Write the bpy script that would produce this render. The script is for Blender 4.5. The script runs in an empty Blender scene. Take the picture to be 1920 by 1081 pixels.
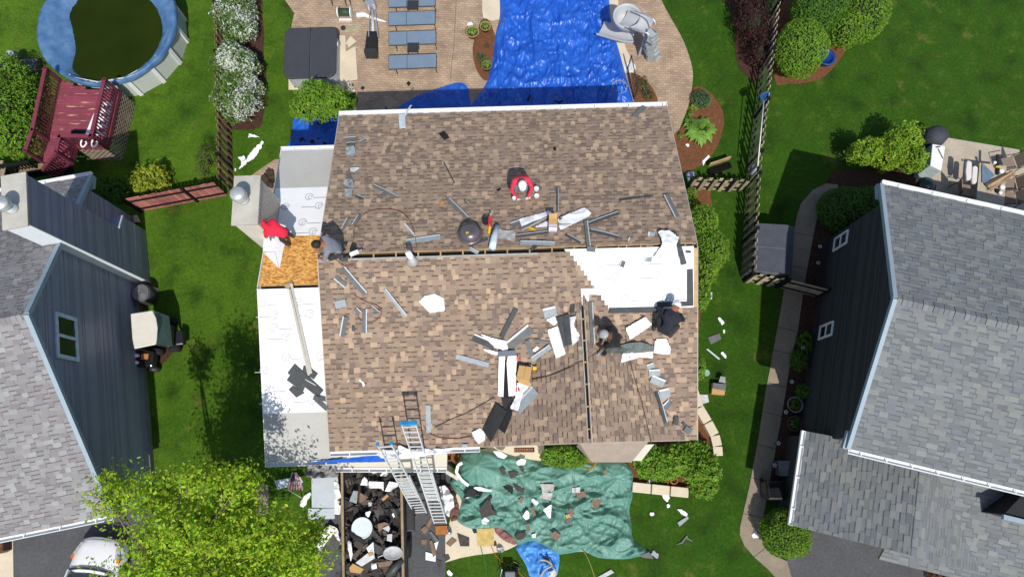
import bpy, bmesh, math, random
from mathutils import Vector, Matrix, noise
random.seed(7)
SC = bpy.context.scene
COL = SC.collection
# ---------------------------------------------------------------- camera, world, sun, exposure
FPX = 1300.0; TILT = math.atan(310/1300.0); CAMH = 25.8
cam_d = bpy.data.cameras.new("camera"); cam = bpy.data.objects.new("camera", cam_d); COL.objects.link(cam)
cam.location = (0, 0, CAMH); cam.rotation_euler = (TILT, 0, 0)
cam_d.sensor_width = 36.0; cam_d.lens = 36.0*FPX/1920; cam_d.clip_end = 500; cam_d.clip_start = .1
SC.camera = cam
SUN = Vector((.79, -3.7, 5.4)).normalized()
w = bpy.data.worlds.new("World"); SC.world = w; w.use_nodes = True
nt = w.node_tree; bg = nt.nodes['Background']
sky = nt.nodes.new('ShaderNodeTexSky'); sky.sky_type = 'NISHITA'; sky.sun_disc = False
sky.sun_elevation = math.asin(SUN.z); sky.sun_rotation = math.atan2(SUN.x, SUN.y)
nt.links.new(sky.outputs[0], bg.inputs[0]); bg.inputs[1].default_value = .125
sl = bpy.data.lights.new("sun", 'SUN'); sl.energy = 3.95; sl.angle = math.radians(.5); sl.color = (1, .955, .88)
so = bpy.data.objects.new("sun", sl); COL.objects.link(so); so.location = (5, -20, 40)
so.rotation_euler = SUN.to_track_quat('Z', 'Y').to_euler()
SC.view_settings.view_transform = 'Standard'; SC.view_settings.look = 'None'
SC.view_settings.exposure = .12; SC.view_settings.gamma = 1
# ---------------------------------------------------------------- photo pixel -> place
_c, _s = math.cos(TILT), math.sin(TILT)
def ray(px, py):
    x = (px-960)/FPX; y = (540.5-py)/FPX
    return Vector((x, y*_c+_s, y*_s-_c))
def P(px, py, z=0.):
    d = ray(px, py); t = (z-CAMH)/d.z
    return Vector((d.x*t, d.y*t, z))
def R(px, py, pl, h=0.):                    # pl = (a,b,c): z = a+b x+c y ; h = height above it
    d = ray(px, py); a, b, c = pl
    t = (a+h-CAMH)/(d.z-b*d.x-c*d.y)
    return Vector((d.x*t, d.y*t, CAMH+d.z*t))
FR = dict(A1=(0,0,3.002),A2=(380,0,4.503),A3=(600,0,4.505),A4=(860,0,3.002),A5=(1240,0,3.002),A6=(1560,200,4.003),A7=(0,300,3.002),A8=(420,230,4.503),
 B1=(440,400,4.503),B2=(620,280,4.503),B3=(840,280,4.503),B4=(1040,330,4.503),B5=(1040,520,4.503),B6=(780,560,4.003),B7=(480,640,4.503),B8=(560,830,4.325),
 C1=(820,820,4.143),C2=(1140,680,2.697),C3=(0,800,3.0),C4=(1360,320,3.603),C5=(1360,560,2.075),C6=(200,480,4.506),C7=(1500,320,3.379),C8=(680,720,3.8625),
 D1=(0,320,4.503),D2=(40,540,2.846),D3=(0,130,5.146),D4=(1480,780,3.591),D5=(0,880,5.377),D6=(1370,620,2.842),D7=(1700,240,6.755),D8=(1100,0,7.719),X=(0,0,1))
def px(fr, x, y):
    a = FR[fr]; return (a[0]+x/a[2], a[1]+y/a[2])
GRD = (0., 0., 0.)
def on(fr, pts, pl=GRD, h=0.):
    return [R(*px(fr, x, y), pl, h) for x, y in pts]
# ---------------------------------------------------------------- materials
def srgb(r, g, b):
    f = lambda v: (v/255/12.92) if v/255 <= .04045 else ((v/255+.055)/1.055)**2.4
    return (f(r), f(g), f(b))
_M = {}
def mat(name, col=(.5,.5,.5), rough=.75, var=.18, scale=6., bump=0., bscale=None, metal=0., spec=.4, col2=None, fine=.0, attr=False, trans=0., coat=0., sheen=0.):
    if name in _M: return _M[name]
    m = bpy.data.materials.new(name); m.use_nodes = True; n = m.node_tree; L = n.links.new
    b = n.nodes['Principled BSDF']; b.inputs['Roughness'].default_value = rough; b.inputs['Metallic'].default_value = metal
    b.inputs['Specular IOR Level'].default_value = spec
    if coat: b.inputs['Coat Weight'].default_value = coat
    g = n.nodes.new('ShaderNodeNewGeometry')
    nz = n.nodes.new('ShaderNodeTexNoise'); nz.inputs['Scale'].default_value = scale; nz.inputs['Detail'].default_value = 5
    L(g.outputs['Position'], nz.inputs['Vector'])
    mx = n.nodes.new('ShaderNodeMix'); mx.data_type = 'RGBA'
    c2 = col2 or tuple(min(1, c*(1+var)) for c in col); c1 = col if col2 else tuple(c*(1-var) for c in col)
    mx.inputs[6].default_value = (*c1, 1); mx.inputs[7].default_value = (*c2, 1)
    mr = n.nodes.new('ShaderNodeMapRange'); mr.inputs[1].default_value = .3; mr.inputs[2].default_value = .7
    L(nz.outputs[0], mr.inputs[0]); L(mr.outputs[0], mx.inputs[0])
    out = mx.outputs[2]
    if fine:
        n2 = n.nodes.new('ShaderNodeTexNoise'); n2.inputs['Scale'].default_value = scale*9; n2.inputs['Detail'].default_value = 3
        L(g.outputs['Position'], n2.inputs['Vector'])
        r2 = n.nodes.new('ShaderNodeMapRange'); r2.inputs[1].default_value = .3; r2.inputs[2].default_value = .7; r2.inputs[3].default_value = 1-fine; r2.inputs[4].default_value = 1+fine
        L(n2.outputs[0], r2.inputs[0])
        mm = n.nodes.new('ShaderNodeMix'); mm.data_type = 'RGBA'; mm.blend_type = 'MULTIPLY'; mm.inputs[0].default_value = 1
        L(out, mm.inputs[6]); L(r2.outputs[0], mm.inputs[7]); out = mm.outputs[2]
    if attr:
        at = n.nodes.new('ShaderNodeAttribute'); at.attribute_name = 'tint'
        mm = n.nodes.new('ShaderNodeMix'); mm.data_type = 'RGBA'; mm.blend_type = 'MULTIPLY'; mm.inputs[0].default_value = 1
        L(out, mm.inputs[6]); L(at.outputs['Color'], mm.inputs[7]); out = mm.outputs[2]
    L(out, b.inputs['Base Color'])
    if bump:
        bn = n.nodes.new('ShaderNodeTexNoise'); bn.inputs['Scale'].default_value = bscale or scale*4; bn.inputs['Detail'].default_value = 6
        L(g.outputs['Position'], bn.inputs['Vector'])
        bu = n.nodes.new('ShaderNodeBump'); bu.inputs['Strength'].default_value = bump; bu.inputs['Distance'].default_value = .05
        L(bn.outputs[0], bu.inputs['Height']); L(bu.outputs[0], b.inputs['Normal'])
    if trans:
        tr = n.nodes.new('ShaderNodeBsdfTranslucent'); L(out, tr.inputs['Color'])
        ms = n.nodes.new('ShaderNodeMixShader'); ms.inputs[0].default_value = trans
        L(b.outputs[0], ms.inputs[1]); L(tr.outputs[0], ms.inputs[2]); L(ms.outputs[0], n.nodes['Material Output'].inputs[0])
    _M[name] = m; return m
def S(r, g, b, k=1.): return tuple(c*k for c in srgb(r, g, b))
def lawn_mat():
    m = bpy.data.materials.new('lawn_grass'); m.use_nodes = True; n = m.node_tree; L = n.links.new; b = n.nodes['Principled BSDF']
    b.inputs['Roughness'].default_value = .9; b.inputs['Specular IOR Level'].default_value = .15
    g = n.nodes.new('ShaderNodeNewGeometry')
    def nz(sc, det=6, rough=.6):
        t = n.nodes.new('ShaderNodeTexNoise'); t.inputs['Scale'].default_value = sc; t.inputs['Detail'].default_value = det; t.inputs['Roughness'].default_value = rough
        L(g.outputs['Position'], t.inputs['Vector']); return t.outputs[0]
    def mr(x, a, b_, c=0, d=1):
        t = n.nodes.new('ShaderNodeMapRange'); L(x, t.inputs[0])
        for i, v in enumerate((a, b_, c, d)): t.inputs[i+1].default_value = v
        return t.outputs[0]
    def mix(f, a, b_, bt='MIX'):
        t = n.nodes.new('ShaderNodeMix'); t.data_type = 'RGBA'; t.blend_type = bt
        for i, v in ((0, f), (6, a), (7, b_)):
            if isinstance(v, (int, float)): t.inputs[i].default_value = v
            elif isinstance(v, tuple): t.inputs[i].default_value = (*v, 1)
            else: L(v, t.inputs[i])
        return t.outputs[2]
    sx = n.nodes.new('ShaderNodeSeparateXYZ'); L(g.outputs['Position'], sx.inputs[0])
    left = mr(sx.outputs[0], -15, 5, 0, 1)
    base = mix(left, S(104,142,34,.67), S(62,104,20,.62))
    base = mix(mr(nz(.5), .35, .7), base, S(72,116,26,.58))
    base = mix(mr(nz(2.2), .52, .78, 0, .75), base, S(124,150,52,.62))
    base = mix(mr(nz(1.1, 4), .5, .72, 0, .8), base, S(34,66,14,.6)); base = mix(mr(nz(.9, 5), .60, .74, 0, .55), base, S(150,146,70,.6))
    t = mr(nz(34, 4, .8), .25, .75, .45, 1.5)
    base = mix(1., base, t, 'MULTIPLY')
    t = mr(nz(9, 3, .7), .3, .7, .72, 1.28)
    base = mix(1., base, t, 'MULTIPLY')
    L(base, b.inputs['Base Color'])
    bu = n.nodes.new('ShaderNodeBump'); bu.inputs['Strength'].default_value = .9; bu.inputs['Distance'].default_value = .06
    L(nz(26, 6, .8), bu.inputs['Height']); L(bu.outputs[0], b.inputs['Normal'])
    return m
def brick_mat(name, c1, c2, mortar, bw=.21, rh=.105, mort=.006, rot=0., rough=.85):
    m = bpy.data.materials.new(name); m.use_nodes = True; n = m.node_tree; L = n.links.new; b = n.nodes['Principled BSDF']
    b.inputs['Roughness'].default_value = rough; b.inputs['Specular IOR Level'].default_value = .25
    g = n.nodes.new('ShaderNodeNewGeometry'); mp = n.nodes.new('ShaderNodeMapping'); mp.inputs['Rotation'].default_value = (0, 0, rot)
    L(g.outputs['Position'], mp.inputs[0])
    t = n.nodes.new('ShaderNodeTexBrick'); L(mp.outputs[0], t.inputs[0])
    t.inputs['Color1'].default_value = (*c1, 1); t.inputs['Color2'].default_value = (*c2, 1); t.inputs['Mortar'].default_value = (*mortar, 1)
    t.inputs['Scale'].default_value = 1; t.inputs['Mortar Size'].default_value = mort; t.inputs['Brick Width'].default_value = bw; t.inputs['Row Height'].default_value = rh
    nz = n.nodes.new('ShaderNodeTexNoise'); nz.inputs['Scale'].default_value = 1.3; nz.inputs['Detail'].default_value = 8; L(g.outputs['Position'], nz.inputs[0])
    r = n.nodes.new('ShaderNodeMapRange'); r.inputs[1].default_value = .3; r.inputs[2].default_value = .7; r.inputs[3].default_value = .78; r.inputs[4].default_value = 1.18; L(nz.outputs[0], r.inputs[0])
    mm = n.nodes.new('ShaderNodeMix'); mm.data_type = 'RGBA'; mm.blend_type = 'MULTIPLY'; mm.inputs[0].default_value = 1
    L(t.outputs[0], mm.inputs[6]); L(r.outputs[0], mm.inputs[7]); L(mm.outputs[2], b.inputs['Base Color'])
    bu = n.nodes.new('ShaderNodeBump'); bu.inputs['Strength'].default_value = .3; bu.inputs['Distance'].default_value = .01; bu.invert = True
    L(t.outputs[1], bu.inputs['Height']); L(bu.outputs[0], b.inputs['Normal'])
    return m
def osb_mat():
    m = bpy.data.materials.new('strand_board'); m.use_nodes = True; n = m.node_tree; L = n.links.new; b = n.nodes['Principled BSDF']; b.inputs['Roughness'].default_value = .8
    g = n.nodes.new('ShaderNodeNewGeometry'); mp = n.nodes.new('ShaderNodeMapping'); mp.inputs['Scale'].default_value = (14, 34, 20); mp.inputs['Rotation'].default_value = (0, 0, .3)
    L(g.outputs['Position'], mp.inputs[0]); v = n.nodes.new('ShaderNodeTexVoronoi'); v.inputs['Scale'].default_value = 1; L(mp.outputs[0], v.inputs[0])
    cr = n.nodes.new('ShaderNodeValToRGB'); e = cr.color_ramp.elements
    e[0].color = (*S(150,96,40), 1); e[1].color = (*S(238,190,110), 1); k = e.new(.5); k.color = (*S(214,152,72), 1)
    sp = n.nodes.new('ShaderNodeSeparateColor'); L(v.outputs['Color'], sp.inputs[0]); L(sp.outputs[0], cr.inputs[0]); L(cr.outputs[0], b.inputs['Base Color'])
    return m
# ---------------------------------------------------------------- object helpers
def tag(o, label=None, cat=None, group=None, kind=None):
    if label: o['label'] = label
    if cat: o['category'] = cat
    if group: o['group'] = group
    if kind: o['kind'] = kind
    return o
def thing(name, label, cat, loc=(0,0,0), group=None):
    o = bpy.data.objects.new(name, None); COL.objects.link(o); o.location = loc; o.empty_display_size = .2
    return tag(o, label, cat, group)
def dup(o, loc=None, rotz=None, label=None):
    c = o.copy(); COL.objects.link(c)
    if loc is not None: c.location = loc
    if rotz is not None: c.rotation_euler = (0, 0, rotz)
    if label: c['label'] = label
    for ch in list(o.children):
        k = ch.copy(); COL.objects.link(k); k.parent = c
        for g in list(ch.children):
            q = g.copy(); COL.objects.link(q); q.parent = k
    return c
class MB:
    def __init__(s): s.v = []; s.f = []; s.m = []; s.t = []
    def face(s, pts, m=0, tint=None):
        i = len(s.v); s.v += [tuple(p) for p in pts]; s.f.append(tuple(range(i, i+len(pts)))); s.m.append(m); s.t.append(tint)
    def raw(s, vs, fs, m=0, tint=None):
        i = len(s.v); s.v += [tuple(p) for p in vs]
        for f in fs: s.f.append(tuple(i+k for k in f)); s.m.append(m); s.t.append(tint)
    def hexa(s, b, t, m=0, tint=None):        # 4 bottom + 4 top corners (ccw)
        s.raw(list(b)+list(t), [(3,2,1,0),(4,5,6,7),(0,1,5,4),(1,2,6,5),(2,3,7,6),(3,0,4,7)], m, tint)
    def box(s, x0, y0, z0, x1, y1, z1, m=0, M=None, tint=None):
        b = [Vector(p) for p in ((x0,y0,z0),(x1,y0,z0),(x1,y1,z0),(x0,y1,z0))]; t = [Vector(p) for p in ((x0,y0,z1),(x1,y0,z1),(x1,y1,z1),(x0,y1,z1))]
        if M is not None: b = [M @ p for p in b]; t = [M @ p for p in t]
        s.hexa(b, t, m, tint)
    def prism(s, pts, d, m=0, tint=None):     # polygon extruded by vector d
        n = len(pts); d = Vector(d); pts = [Vector(p) for p in pts]
        fs = [tuple(range(n-1, -1, -1)), tuple(range(n, 2*n))]+[(i, (i+1) % n, n+(i+1) % n, n+i) for i in range(n)]
        s.raw(pts+[p+d for p in pts], fs, m, tint)
    def beam(s, a, b, wd, ht, m=0, up=(0,0,1), tint=None):
        a = Vector(a); b = Vector(b); d = (b-a).normalized(); up = Vector(up)
        x = d.cross(up)
        if x.length < 1e-4: x = d.cross(Vector((0,1,0)))
        x = x.normalized()*wd/2; y = x.cross(d).normalized()*ht/2
        s.hexa([a-x-y, a+x-y, b+x-y, b-x-y], [a-x+y, a+x+y, b+x+y, b-x+y], m, tint)
    def tube(s, pts, r, n=8, m=0, cap=True, tint=None):
        pts = [Vector(p) for p in pts]; N = len(pts); rr = r if isinstance(r, (list, tuple)) else [r]*N
        vs = []; ref = None
        for i, p in enumerate(pts):
            d = (pts[min(i+1, N-1)]-pts[max(i-1, 0)]).normalized()
            if ref is None: ref = d.orthogonal().normalized()
            ref = (ref-d*ref.dot(d))
            ref = ref.normalized() if ref.length > 1e-5 else d.orthogonal().normalized()
            q = d.cross(ref)
            for k in range(n):
                a = 2*math.pi*k/n; vs.append(p+(ref*math.cos(a)+q*math.sin(a))*rr[i])
        fs = [(i*n+k, i*n+(k+1) % n, (i+1)*n+(k+1) % n, (i+1)*n+k) for i in range(N-1) for k in range(n)]
        if cap: fs += [tuple(range(n-1, -1, -1)), tuple((N-1)*n+k for k in range(n))]
        s.raw(vs, fs, m, tint)
    def lathe(s, c, prof, n=20, m=0, axis=None, sx=1., sy=1., tint=None):   # prof = [(r,z)...]
        c = Vector(c); vs = []
        for r, z in prof:
            for k in range(n):
                a = 2*math.pi*k/n; p = Vector((r*math.cos(a)*sx, r*math.sin(a)*sy, z)); vs.append(c+(axis @ p if axis else p))
        N = len(prof); fs = [(i*n+k, i*n+(k+1) % n, (i+1)*n+(k+1) % n, (i+1)*n+k) for i in range(N-1) for k in range(n)]
        fs += [tuple(range(n-1, -1, -1)), tuple((N-1)*n+k for k in range(n))]
        s.raw(vs, fs, m, tint)
    def build(s, name, mats, parent=None, smooth=False, label=None, cat=None, group=None, kind=None, base=None, bevel=0., wn=False):
        if not isinstance(mats, (list, tuple)): mats = [mats]
        if base is None:
            if parent is not None: base = Vector(parent['_o']) if '_o' in parent else parent.matrix_basis.translation.copy()
            elif kind == 'structure' or not s.v: base = Vector((0,0,0))
            else:
                xs = [v[0] for v in s.v]; ys = [v[1] for v in s.v]; zs = [v[2] for v in s.v]
                base = Vector(((min(xs)+max(xs))/2, (min(ys)+max(ys))/2, min(zs)))
        base = Vector(base)
        me = bpy.data.meshes.new(name); me.from_pydata([(v[0]-base.x, v[1]-base.y, v[2]-base.z) for v in s.v], [], s.f)
        for m in mats: me.materials.append(m)
        if len(mats) > 1: me.polygons.foreach_set('material_index', s.m)
        if any(t is not None for t in s.t):
            at = me.attributes.new('tint', 'FLOAT_COLOR', 'FACE'); buf = []
            for t in s.t: buf += [*(t or (1,1,1)), 1.]
            at.data.foreach_set('color', buf)
        if smooth: me.polygons.foreach_set('use_smooth', [True]*len(me.polygons))
        me.validate(); me.update()
        bm = bmesh.new(); bm.from_mesh(me); bmesh.ops.recalc_face_normals(bm, faces=bm.faces); bm.to_mesh(me); bm.free()
        o = bpy.data.objects.new(name, me); COL.objects.link(o)
        if parent is not None: o.parent = parent
        else: o.location = base
        if bevel:
            b = o.modifiers.new('bevel', 'BEVEL'); b.width = bevel; b.segments = 2; b.limit_method = 'ANGLE'; b.angle_limit = .7
        return tag(o, label, cat, group, kind)
def abs_parent(o):                             # remember a part's base so that sub-parts line up
    return o
def sub(mb, name, mats, part, **k):            # sub-part: its part sits at its thing's origin
    p = part.parent
    return mb.build(name, mats, parent=part, base=p.matrix_basis.translation.copy(), **k)
def catmull(pts, n=8, closed=False):
    pts = [Vector(p) for p in pts]; N = len(pts); out = []
    rng = range(N) if closed else range(N-1)
    for i in rng:
        p0 = pts[(i-1) % N] if closed or i > 0 else pts[i]; p1 = pts[i]; p2 = pts[(i+1) % N]; p3 = pts[(i+2) % N] if closed or i+2 < N else p2
        for k in range(n):
            t = k/n
            out.append(.5*((2*p1)+(p2-p0)*t+(2*p0-5*p1+4*p2-p3)*t*t+(3*p1-p0-3*p2+p3)*t**3))
    if not closed: out.append(pts[-1])
    return out
def sheet(name, fr, pts, z, m, kind='structure', smooth=True, thick=.05, n=6):
    ps = [px(fr, *p) for p in pts]
    if smooth: ps = [(q.x, q.y) for q in catmull([(a, b, 0) for a, b in ps], n, True)]
    mb = MB(); mb.prism([P(a, b, z)-Vector((0,0,thick)) for a, b in ps], (0, 0, thick))
    return mb.build(name, m, kind=kind)
# ---------------------------------------------------------------- lapped courses (shingles, siding) clipped to convex polygons
def courses(name, m, parent, O, U, V, poly, step, pal, seed=1, tab=(.14,.34), teeth=.5, lo=.010, tooth=.012, band=None, keep=None, sub_of=None, gap=0., run=None):
    rnd = random.Random(seed); O = Vector(O); U = Vector(U).normalized(); V = Vector(V).normalized(); N = U.cross(V)
    bm = bmesh.new(); tl = bm.faces.layers.float_color.new('tint')
    us = [p[0] for p in poly]; vs = [p[1] for p in poly]; u0, u1, v1 = min(us), max(us), max(vs); v = min(vs); k = 0
    def quad(a, col):
        f = bm.faces.new([bm.verts.new(O+U*p[0]+V*p[1]+N*p[2]) for p in a]); f[tl] = (*col, 1)
    while v < v1:
        w1 = v+step
        spans = [(u0, u1)] if keep is None else keep(k, v+step/2)
        for a, b in spans:
            a = max(a, u0); b = min(b, u1); u = a; raised = rnd.random() < .5
            while u < b-1e-4:
                e = b if run else min(b, u+rnd.uniform(*tab))
                if b-e < .05: e = b
                c = rnd.choice(pal) if raised or len(pal) < 4 else rnd.choice(pal[:4]); j = rnd.uniform(.9, 1.1); c = tuple(x*j for x in c)
                h = (lo if not run else lo*(1.1 if rnd.random() < .18 else .22))+(tooth if raised else 0)
                quad([(u, v, h), (e, v, h), (e, w1+.01, .003 if not raised else .012), (u, w1+.01, .003 if not raised else .012)], c)
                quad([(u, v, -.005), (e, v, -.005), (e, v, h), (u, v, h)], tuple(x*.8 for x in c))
                if raised:
                    quad([(u, v, 0), (u, v, h), (u, w1, .012), (u, w1, 0)], c); quad([(e, v, h), (e, v, 0), (e, w1, 0), (e, w1, .012)], c)
                elif band and rnd.random() < .92:
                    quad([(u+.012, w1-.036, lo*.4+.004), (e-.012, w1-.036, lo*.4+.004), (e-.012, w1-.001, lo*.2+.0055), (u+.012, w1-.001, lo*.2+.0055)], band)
                u = e; raised = (not raised) if rnd.random() < .85 else raised
        v = w1; k += 1
    n = len(poly); cx = sum(us)/n; cy = sum(vs)/n
    for i in range(n):
        a, b = poly[i], poly[(i+1) % n]; e = Vector((b[0]-a[0], b[1]-a[1])); nn = Vector((e.y, -e.x))
        if nn.dot(Vector((cx-a[0], cy-a[1]))) > 0: nn = -nn
        bmesh.ops.bisect_plane(bm, geom=bm.verts[:]+bm.edges[:]+bm.faces[:], plane_co=O+U*a[0]+V*a[1], plane_no=(U*nn.x+V*nn.y), clear_outer=True)
    base = parent.matrix_basis.translation if sub_of is None else sub_of.parent.matrix_basis.translation
    bmesh.ops.translate(bm, verts=bm.verts[:], vec=-base)
    me = bpy.data.meshes.new(name); bm.to_mesh(me); bm.free(); me.materials.append(m)
    o = bpy.data.objects.new(name, me); COL.objects.link(o); o.parent = sub_of if sub_of is not None else parent
    return o
# ---------------------------------------------------------------- foliage
LEAF = lambda name, rgb=(.1,.2,.05), tr=.35: mat(name, rgb, .55, .25, 3., attr=True, trans=tr, spec=.3)
def foliage(blobs, n, leaf, seed, hue=.25, shell=.55, wild=.25, up=.3, flat=1., nscale=1.2, gaps=.0, bright=1., tintf=None, low=-.55):
    rnd = random.Random(seed); mb = MB(); tot = sum((b[1][0]*b[1][1]*b[1][2])**.667 for b in blobs); off = Vector((seed*3.1, seed*1.7, 0))
    for c, r in blobs:
        c = Vector(c); k = int(n*((r[0]*r[1]*r[2])**.667)/tot); i = 0; tries = 0
        while i < k and tries < k*6:
            tries += 1
            d = Vector((rnd.gauss(0,1), rnd.gauss(0,1), rnd.gauss(0,1))).normalized()
            if d.z < low: continue
            q = d*1.7*nscale+c*nscale+off
            s = 1+wild*noise.noise(q)*1.2+wild*.6*noise.noise(q*2.7)
            rr = shell+(1-shell)*rnd.random()**.6
            p = c+Vector((d.x*r[0], d.y*r[1], d.z*r[2]))*s*rr
            g = noise.noise(p*2.6*nscale+off)
            if gaps and g < -.55+gaps: continue
            i += 1
            nr = (d*.8+Vector((rnd.uniform(-1,1), rnd.uniform(-1,1), rnd.uniform(-.6,1)))*.9+Vector((0,0,up))).normalized()
            t = nr.orthogonal().normalized(); t = Matrix.Rotation(rnd.uniform(0, 6.28), 3, nr) @ t; b = nr.cross(t)
            l = leaf*rnd.uniform(.6, 1.35); wd = l*rnd.uniform(.4, .65)
            j = bright*(1+hue*rnd.uniform(-1, 1)+.25*g); yel = 1+.28*rnd.uniform(-1, 1)
            col = tintf(rnd, p, d) if tintf else None
            if col is None: col = (j*yel, j, j*(1-.3*rnd.random()))
            mb.face([p-t*l*.5, p+b*wd*.5+nr*l*.08, p+t*l*.5, p-b*wd*.5+nr*l*.08], 0, col)
    return mb
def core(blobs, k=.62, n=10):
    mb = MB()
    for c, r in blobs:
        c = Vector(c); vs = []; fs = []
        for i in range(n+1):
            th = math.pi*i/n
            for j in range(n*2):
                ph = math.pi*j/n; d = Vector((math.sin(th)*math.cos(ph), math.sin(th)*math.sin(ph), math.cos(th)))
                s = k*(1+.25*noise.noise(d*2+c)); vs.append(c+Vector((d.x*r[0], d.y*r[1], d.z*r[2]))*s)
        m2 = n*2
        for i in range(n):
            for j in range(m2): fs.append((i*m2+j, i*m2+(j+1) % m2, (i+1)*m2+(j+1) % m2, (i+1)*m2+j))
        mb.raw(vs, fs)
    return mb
def shrub(name, label, cat, blobs, n, leaf, m, seed, group=None, stem=True, corek=.6, bark=None, **k):
    cx = sum(b[0][0] for b in blobs)/len(blobs); cy = sum(b[0][1] for b in blobs)/len(blobs)
    t = thing(name, label, cat, (cx, cy, 0), group)
    f = foliage(blobs, n, leaf, seed, **k)
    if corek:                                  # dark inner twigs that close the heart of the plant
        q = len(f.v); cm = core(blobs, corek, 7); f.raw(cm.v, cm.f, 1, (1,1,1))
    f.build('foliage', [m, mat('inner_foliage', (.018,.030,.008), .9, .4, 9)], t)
    if stem:
        b = MB(); rnd = random.Random(seed)
        for c, r in blobs:
            c = Vector(c)
            for i in range(3):
                e = c+Vector((rnd.uniform(-.4,.4)*r[0], rnd.uniform(-.4,.4)*r[1], r[2]*.5)); s0 = Vector((c.x*.5+cx*.5+rnd.uniform(-.1,.1), c.y*.5+cy*.5+rnd.uniform(-.1,.1), 0))
                b.tube([s0, s0.lerp(e, .5)+Vector((rnd.uniform(-.1,.1), rnd.uniform(-.1,.1), 0)), e], [.035, .022, .008], 6)
        b.build('stem', bark or mat('shrub_bark', (.10,.07,.05), .9, .3), t, smooth=True)
    return t
# ---------------------------------------------------------------- common materials
m_lawn = lawn_mat()
m_mulch = mat('bark_mulch', S(112,72,44,.8), .95, .5, 14, bump=1., bscale=60, fine=.6, col2=S(150,98,62,.8))
m_dmulch = mat('dark_mulch', S(66,42,34,.8), .95, .5, 14, bump=1., bscale=60, fine=.6, col2=S(100,66,52,.8))
m_asph = mat('asphalt', S(92,93,96,.75), .9, .14, 1.2, bump=.3, bscale=150, fine=.16)
m_conc = mat('concrete', S(196,184,164,.72), .9, .12, 1.6, bump=.15, bscale=80, fine=.08)
m_conc2 = mat('grey_concrete', S(160,146,126,.72), .9, .13, 1.6, bump=.15, bscale=80, fine=.1)
m_walk = mat('cream_concrete', S(226,212,186,.78), .9, .08, 1.6, bump=.1, bscale=80, fine=.05)
m_white = mat('white_paint', (.74,.75,.75), .45, .05, 3)
m_black = mat('black_void', (.008,.008,.008), .9, .2)
m_shb = mat('brown_shingle', (1,1,1), .9, .10, 45, bump=.25, bscale=160, attr=True, fine=.12, spec=.2)
m_shl = mat('pale_shingle', (1,1,1), .9, .08, 45, bump=.25, bscale=160, attr=True, fine=.1, spec=.2)
m_shr = mat('slate_shingle', (1,1,1), .9, .10, 45, bump=.25, bscale=160, attr=True, fine=.1, spec=.2)
m_deck = mat('roof_board', S(206,176,130,.7), .85, .2, 6, fine=.1)
m_osb = osb_mat()
m_memb = mat('white_membrane', (.80,.81,.82), .6, .03, 2, bump=.25, bscale=5)
m_felt = mat('grey_felt', S(206,204,198,.72), .85, .05, 1.5, bump=.12, bscale=9, fine=.03)
m_ink = mat('grey_print', (.34,.34,.37), .8, .1)
m_strip = mat('starter_strip', S(128,130,130,.62), .85, .16, 5, fine=.18, bump=.2, bscale=90)
m_dstrip = mat('dark_strip', S(92,96,97,.6), .85, .18, 5, fine=.2, bump=.2, bscale=90)
m_pale = mat('pale_seal', S(218,224,226,.75), .5, .1, 8)
m_wood = mat('bare_wood', S(196,164,122,.7), .85, .25, 4, fine=.15)
m_fence = mat('weathered_fence', S(186,170,146,.8), .9, .28, 3, fine=.2)
m_bfence = mat('brown_fence', S(160,126,98,.75), .9, .3, 3, fine=.2)
m_rfence = mat('red_fence', S(186,118,112,.8), .9, .25, 3, fine=.2)
m_red = mat('red_deck_paint', S(128,54,70,.75), .75, .14, 3, fine=.1)
m_glass = mat('window_glass', (.012,.016,.016), .08, .2, 2, spec=.6)
m_slate = mat('slate_siding', S(158,158,182,.74), .42, .05, 2, spec=.5)
m_dark = mat('charcoal_siding', S(84,88,94,.55), .7, .05, 2, spec=.3)
m_beige = mat('beige_siding', S(222,216,202,.85), .6, .05, 2)
m_alu = mat('aluminium', (.62,.64,.66), .35, .08, 6, metal=.7)
m_galv = mat('galvanised_cap', S(214,210,196,.66), .5, .12, 2.5, fine=.05, spec=.5)
m_trimb = mat('blue_grey_trim', S(160,178,190,.75), .6, .06, 2)
# ---------------------------------------------------------------- ground
mb = MB(); g = 60
mb.face([(-g,-g,0),(g,-g,0),(g,g,0),(-g,g,0)]); mb.build('lawn', m_lawn, kind='structure')
sheet('asphalt_driveway', 'X', [(23,985),(22,1060),(20,1150),(330,1150),(318,1040),(300,960),(240,940),(120,960)], .006, m_asph, smooth=False)
sheet('asphalt_driveway', 'X', [(596,840),(850,840),(836,1000),(834,1150),(590,1150)], .006, m_asph, smooth=False)
sheet('asphalt_driveway', 'X', [(1478,1150),(1476,1048),(1500,940),(1760,990),(1748,1050),(1746,1150)], .006, m_asph, smooth=False)
sheet('concrete_walk', 'X', [(-60,1000),(24,1000),(26,1150),(-60,1150)], .010, m_walk, smooth=False)
m_pav = brick_mat('tan_pavers', S(202,174,146,.72), S(178,154,132,.70), S(160,138,116,.66), .21, .105, .008, .05)
sheet('paver_patio', 'X', [(572,-50),(552,25),(546,60),(552,120),(640,165),(672,187),(672,330),(1200,330),(1262,262),(1290,200),(1298,160),(1298,127),(1283,80),(1263,43),(1240,0),(1225,-50)], .012, m_pav, n=3)
sheet('paver_patio', 'A8', [(180,480),(330,375),(430,310),(520,310),(520,620),(300,620)], .010, m_pav, smooth=False)
sheet('concrete_pad', 'A2', [(725,660),(725,755),(1000,760),(1195,750),(1195,600),(1100,560)], .05, m_walk, smooth=False, thick=.06)
sheet('pool_coping', 'A4', [(133,-60),(133,60),(140,105),(190,118),(222,108),(420,330),(940,410),(985,410),(990,370),(940,270),(915,160),(900,40),(895,-60)], .02, m_walk, smooth=False)
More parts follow.
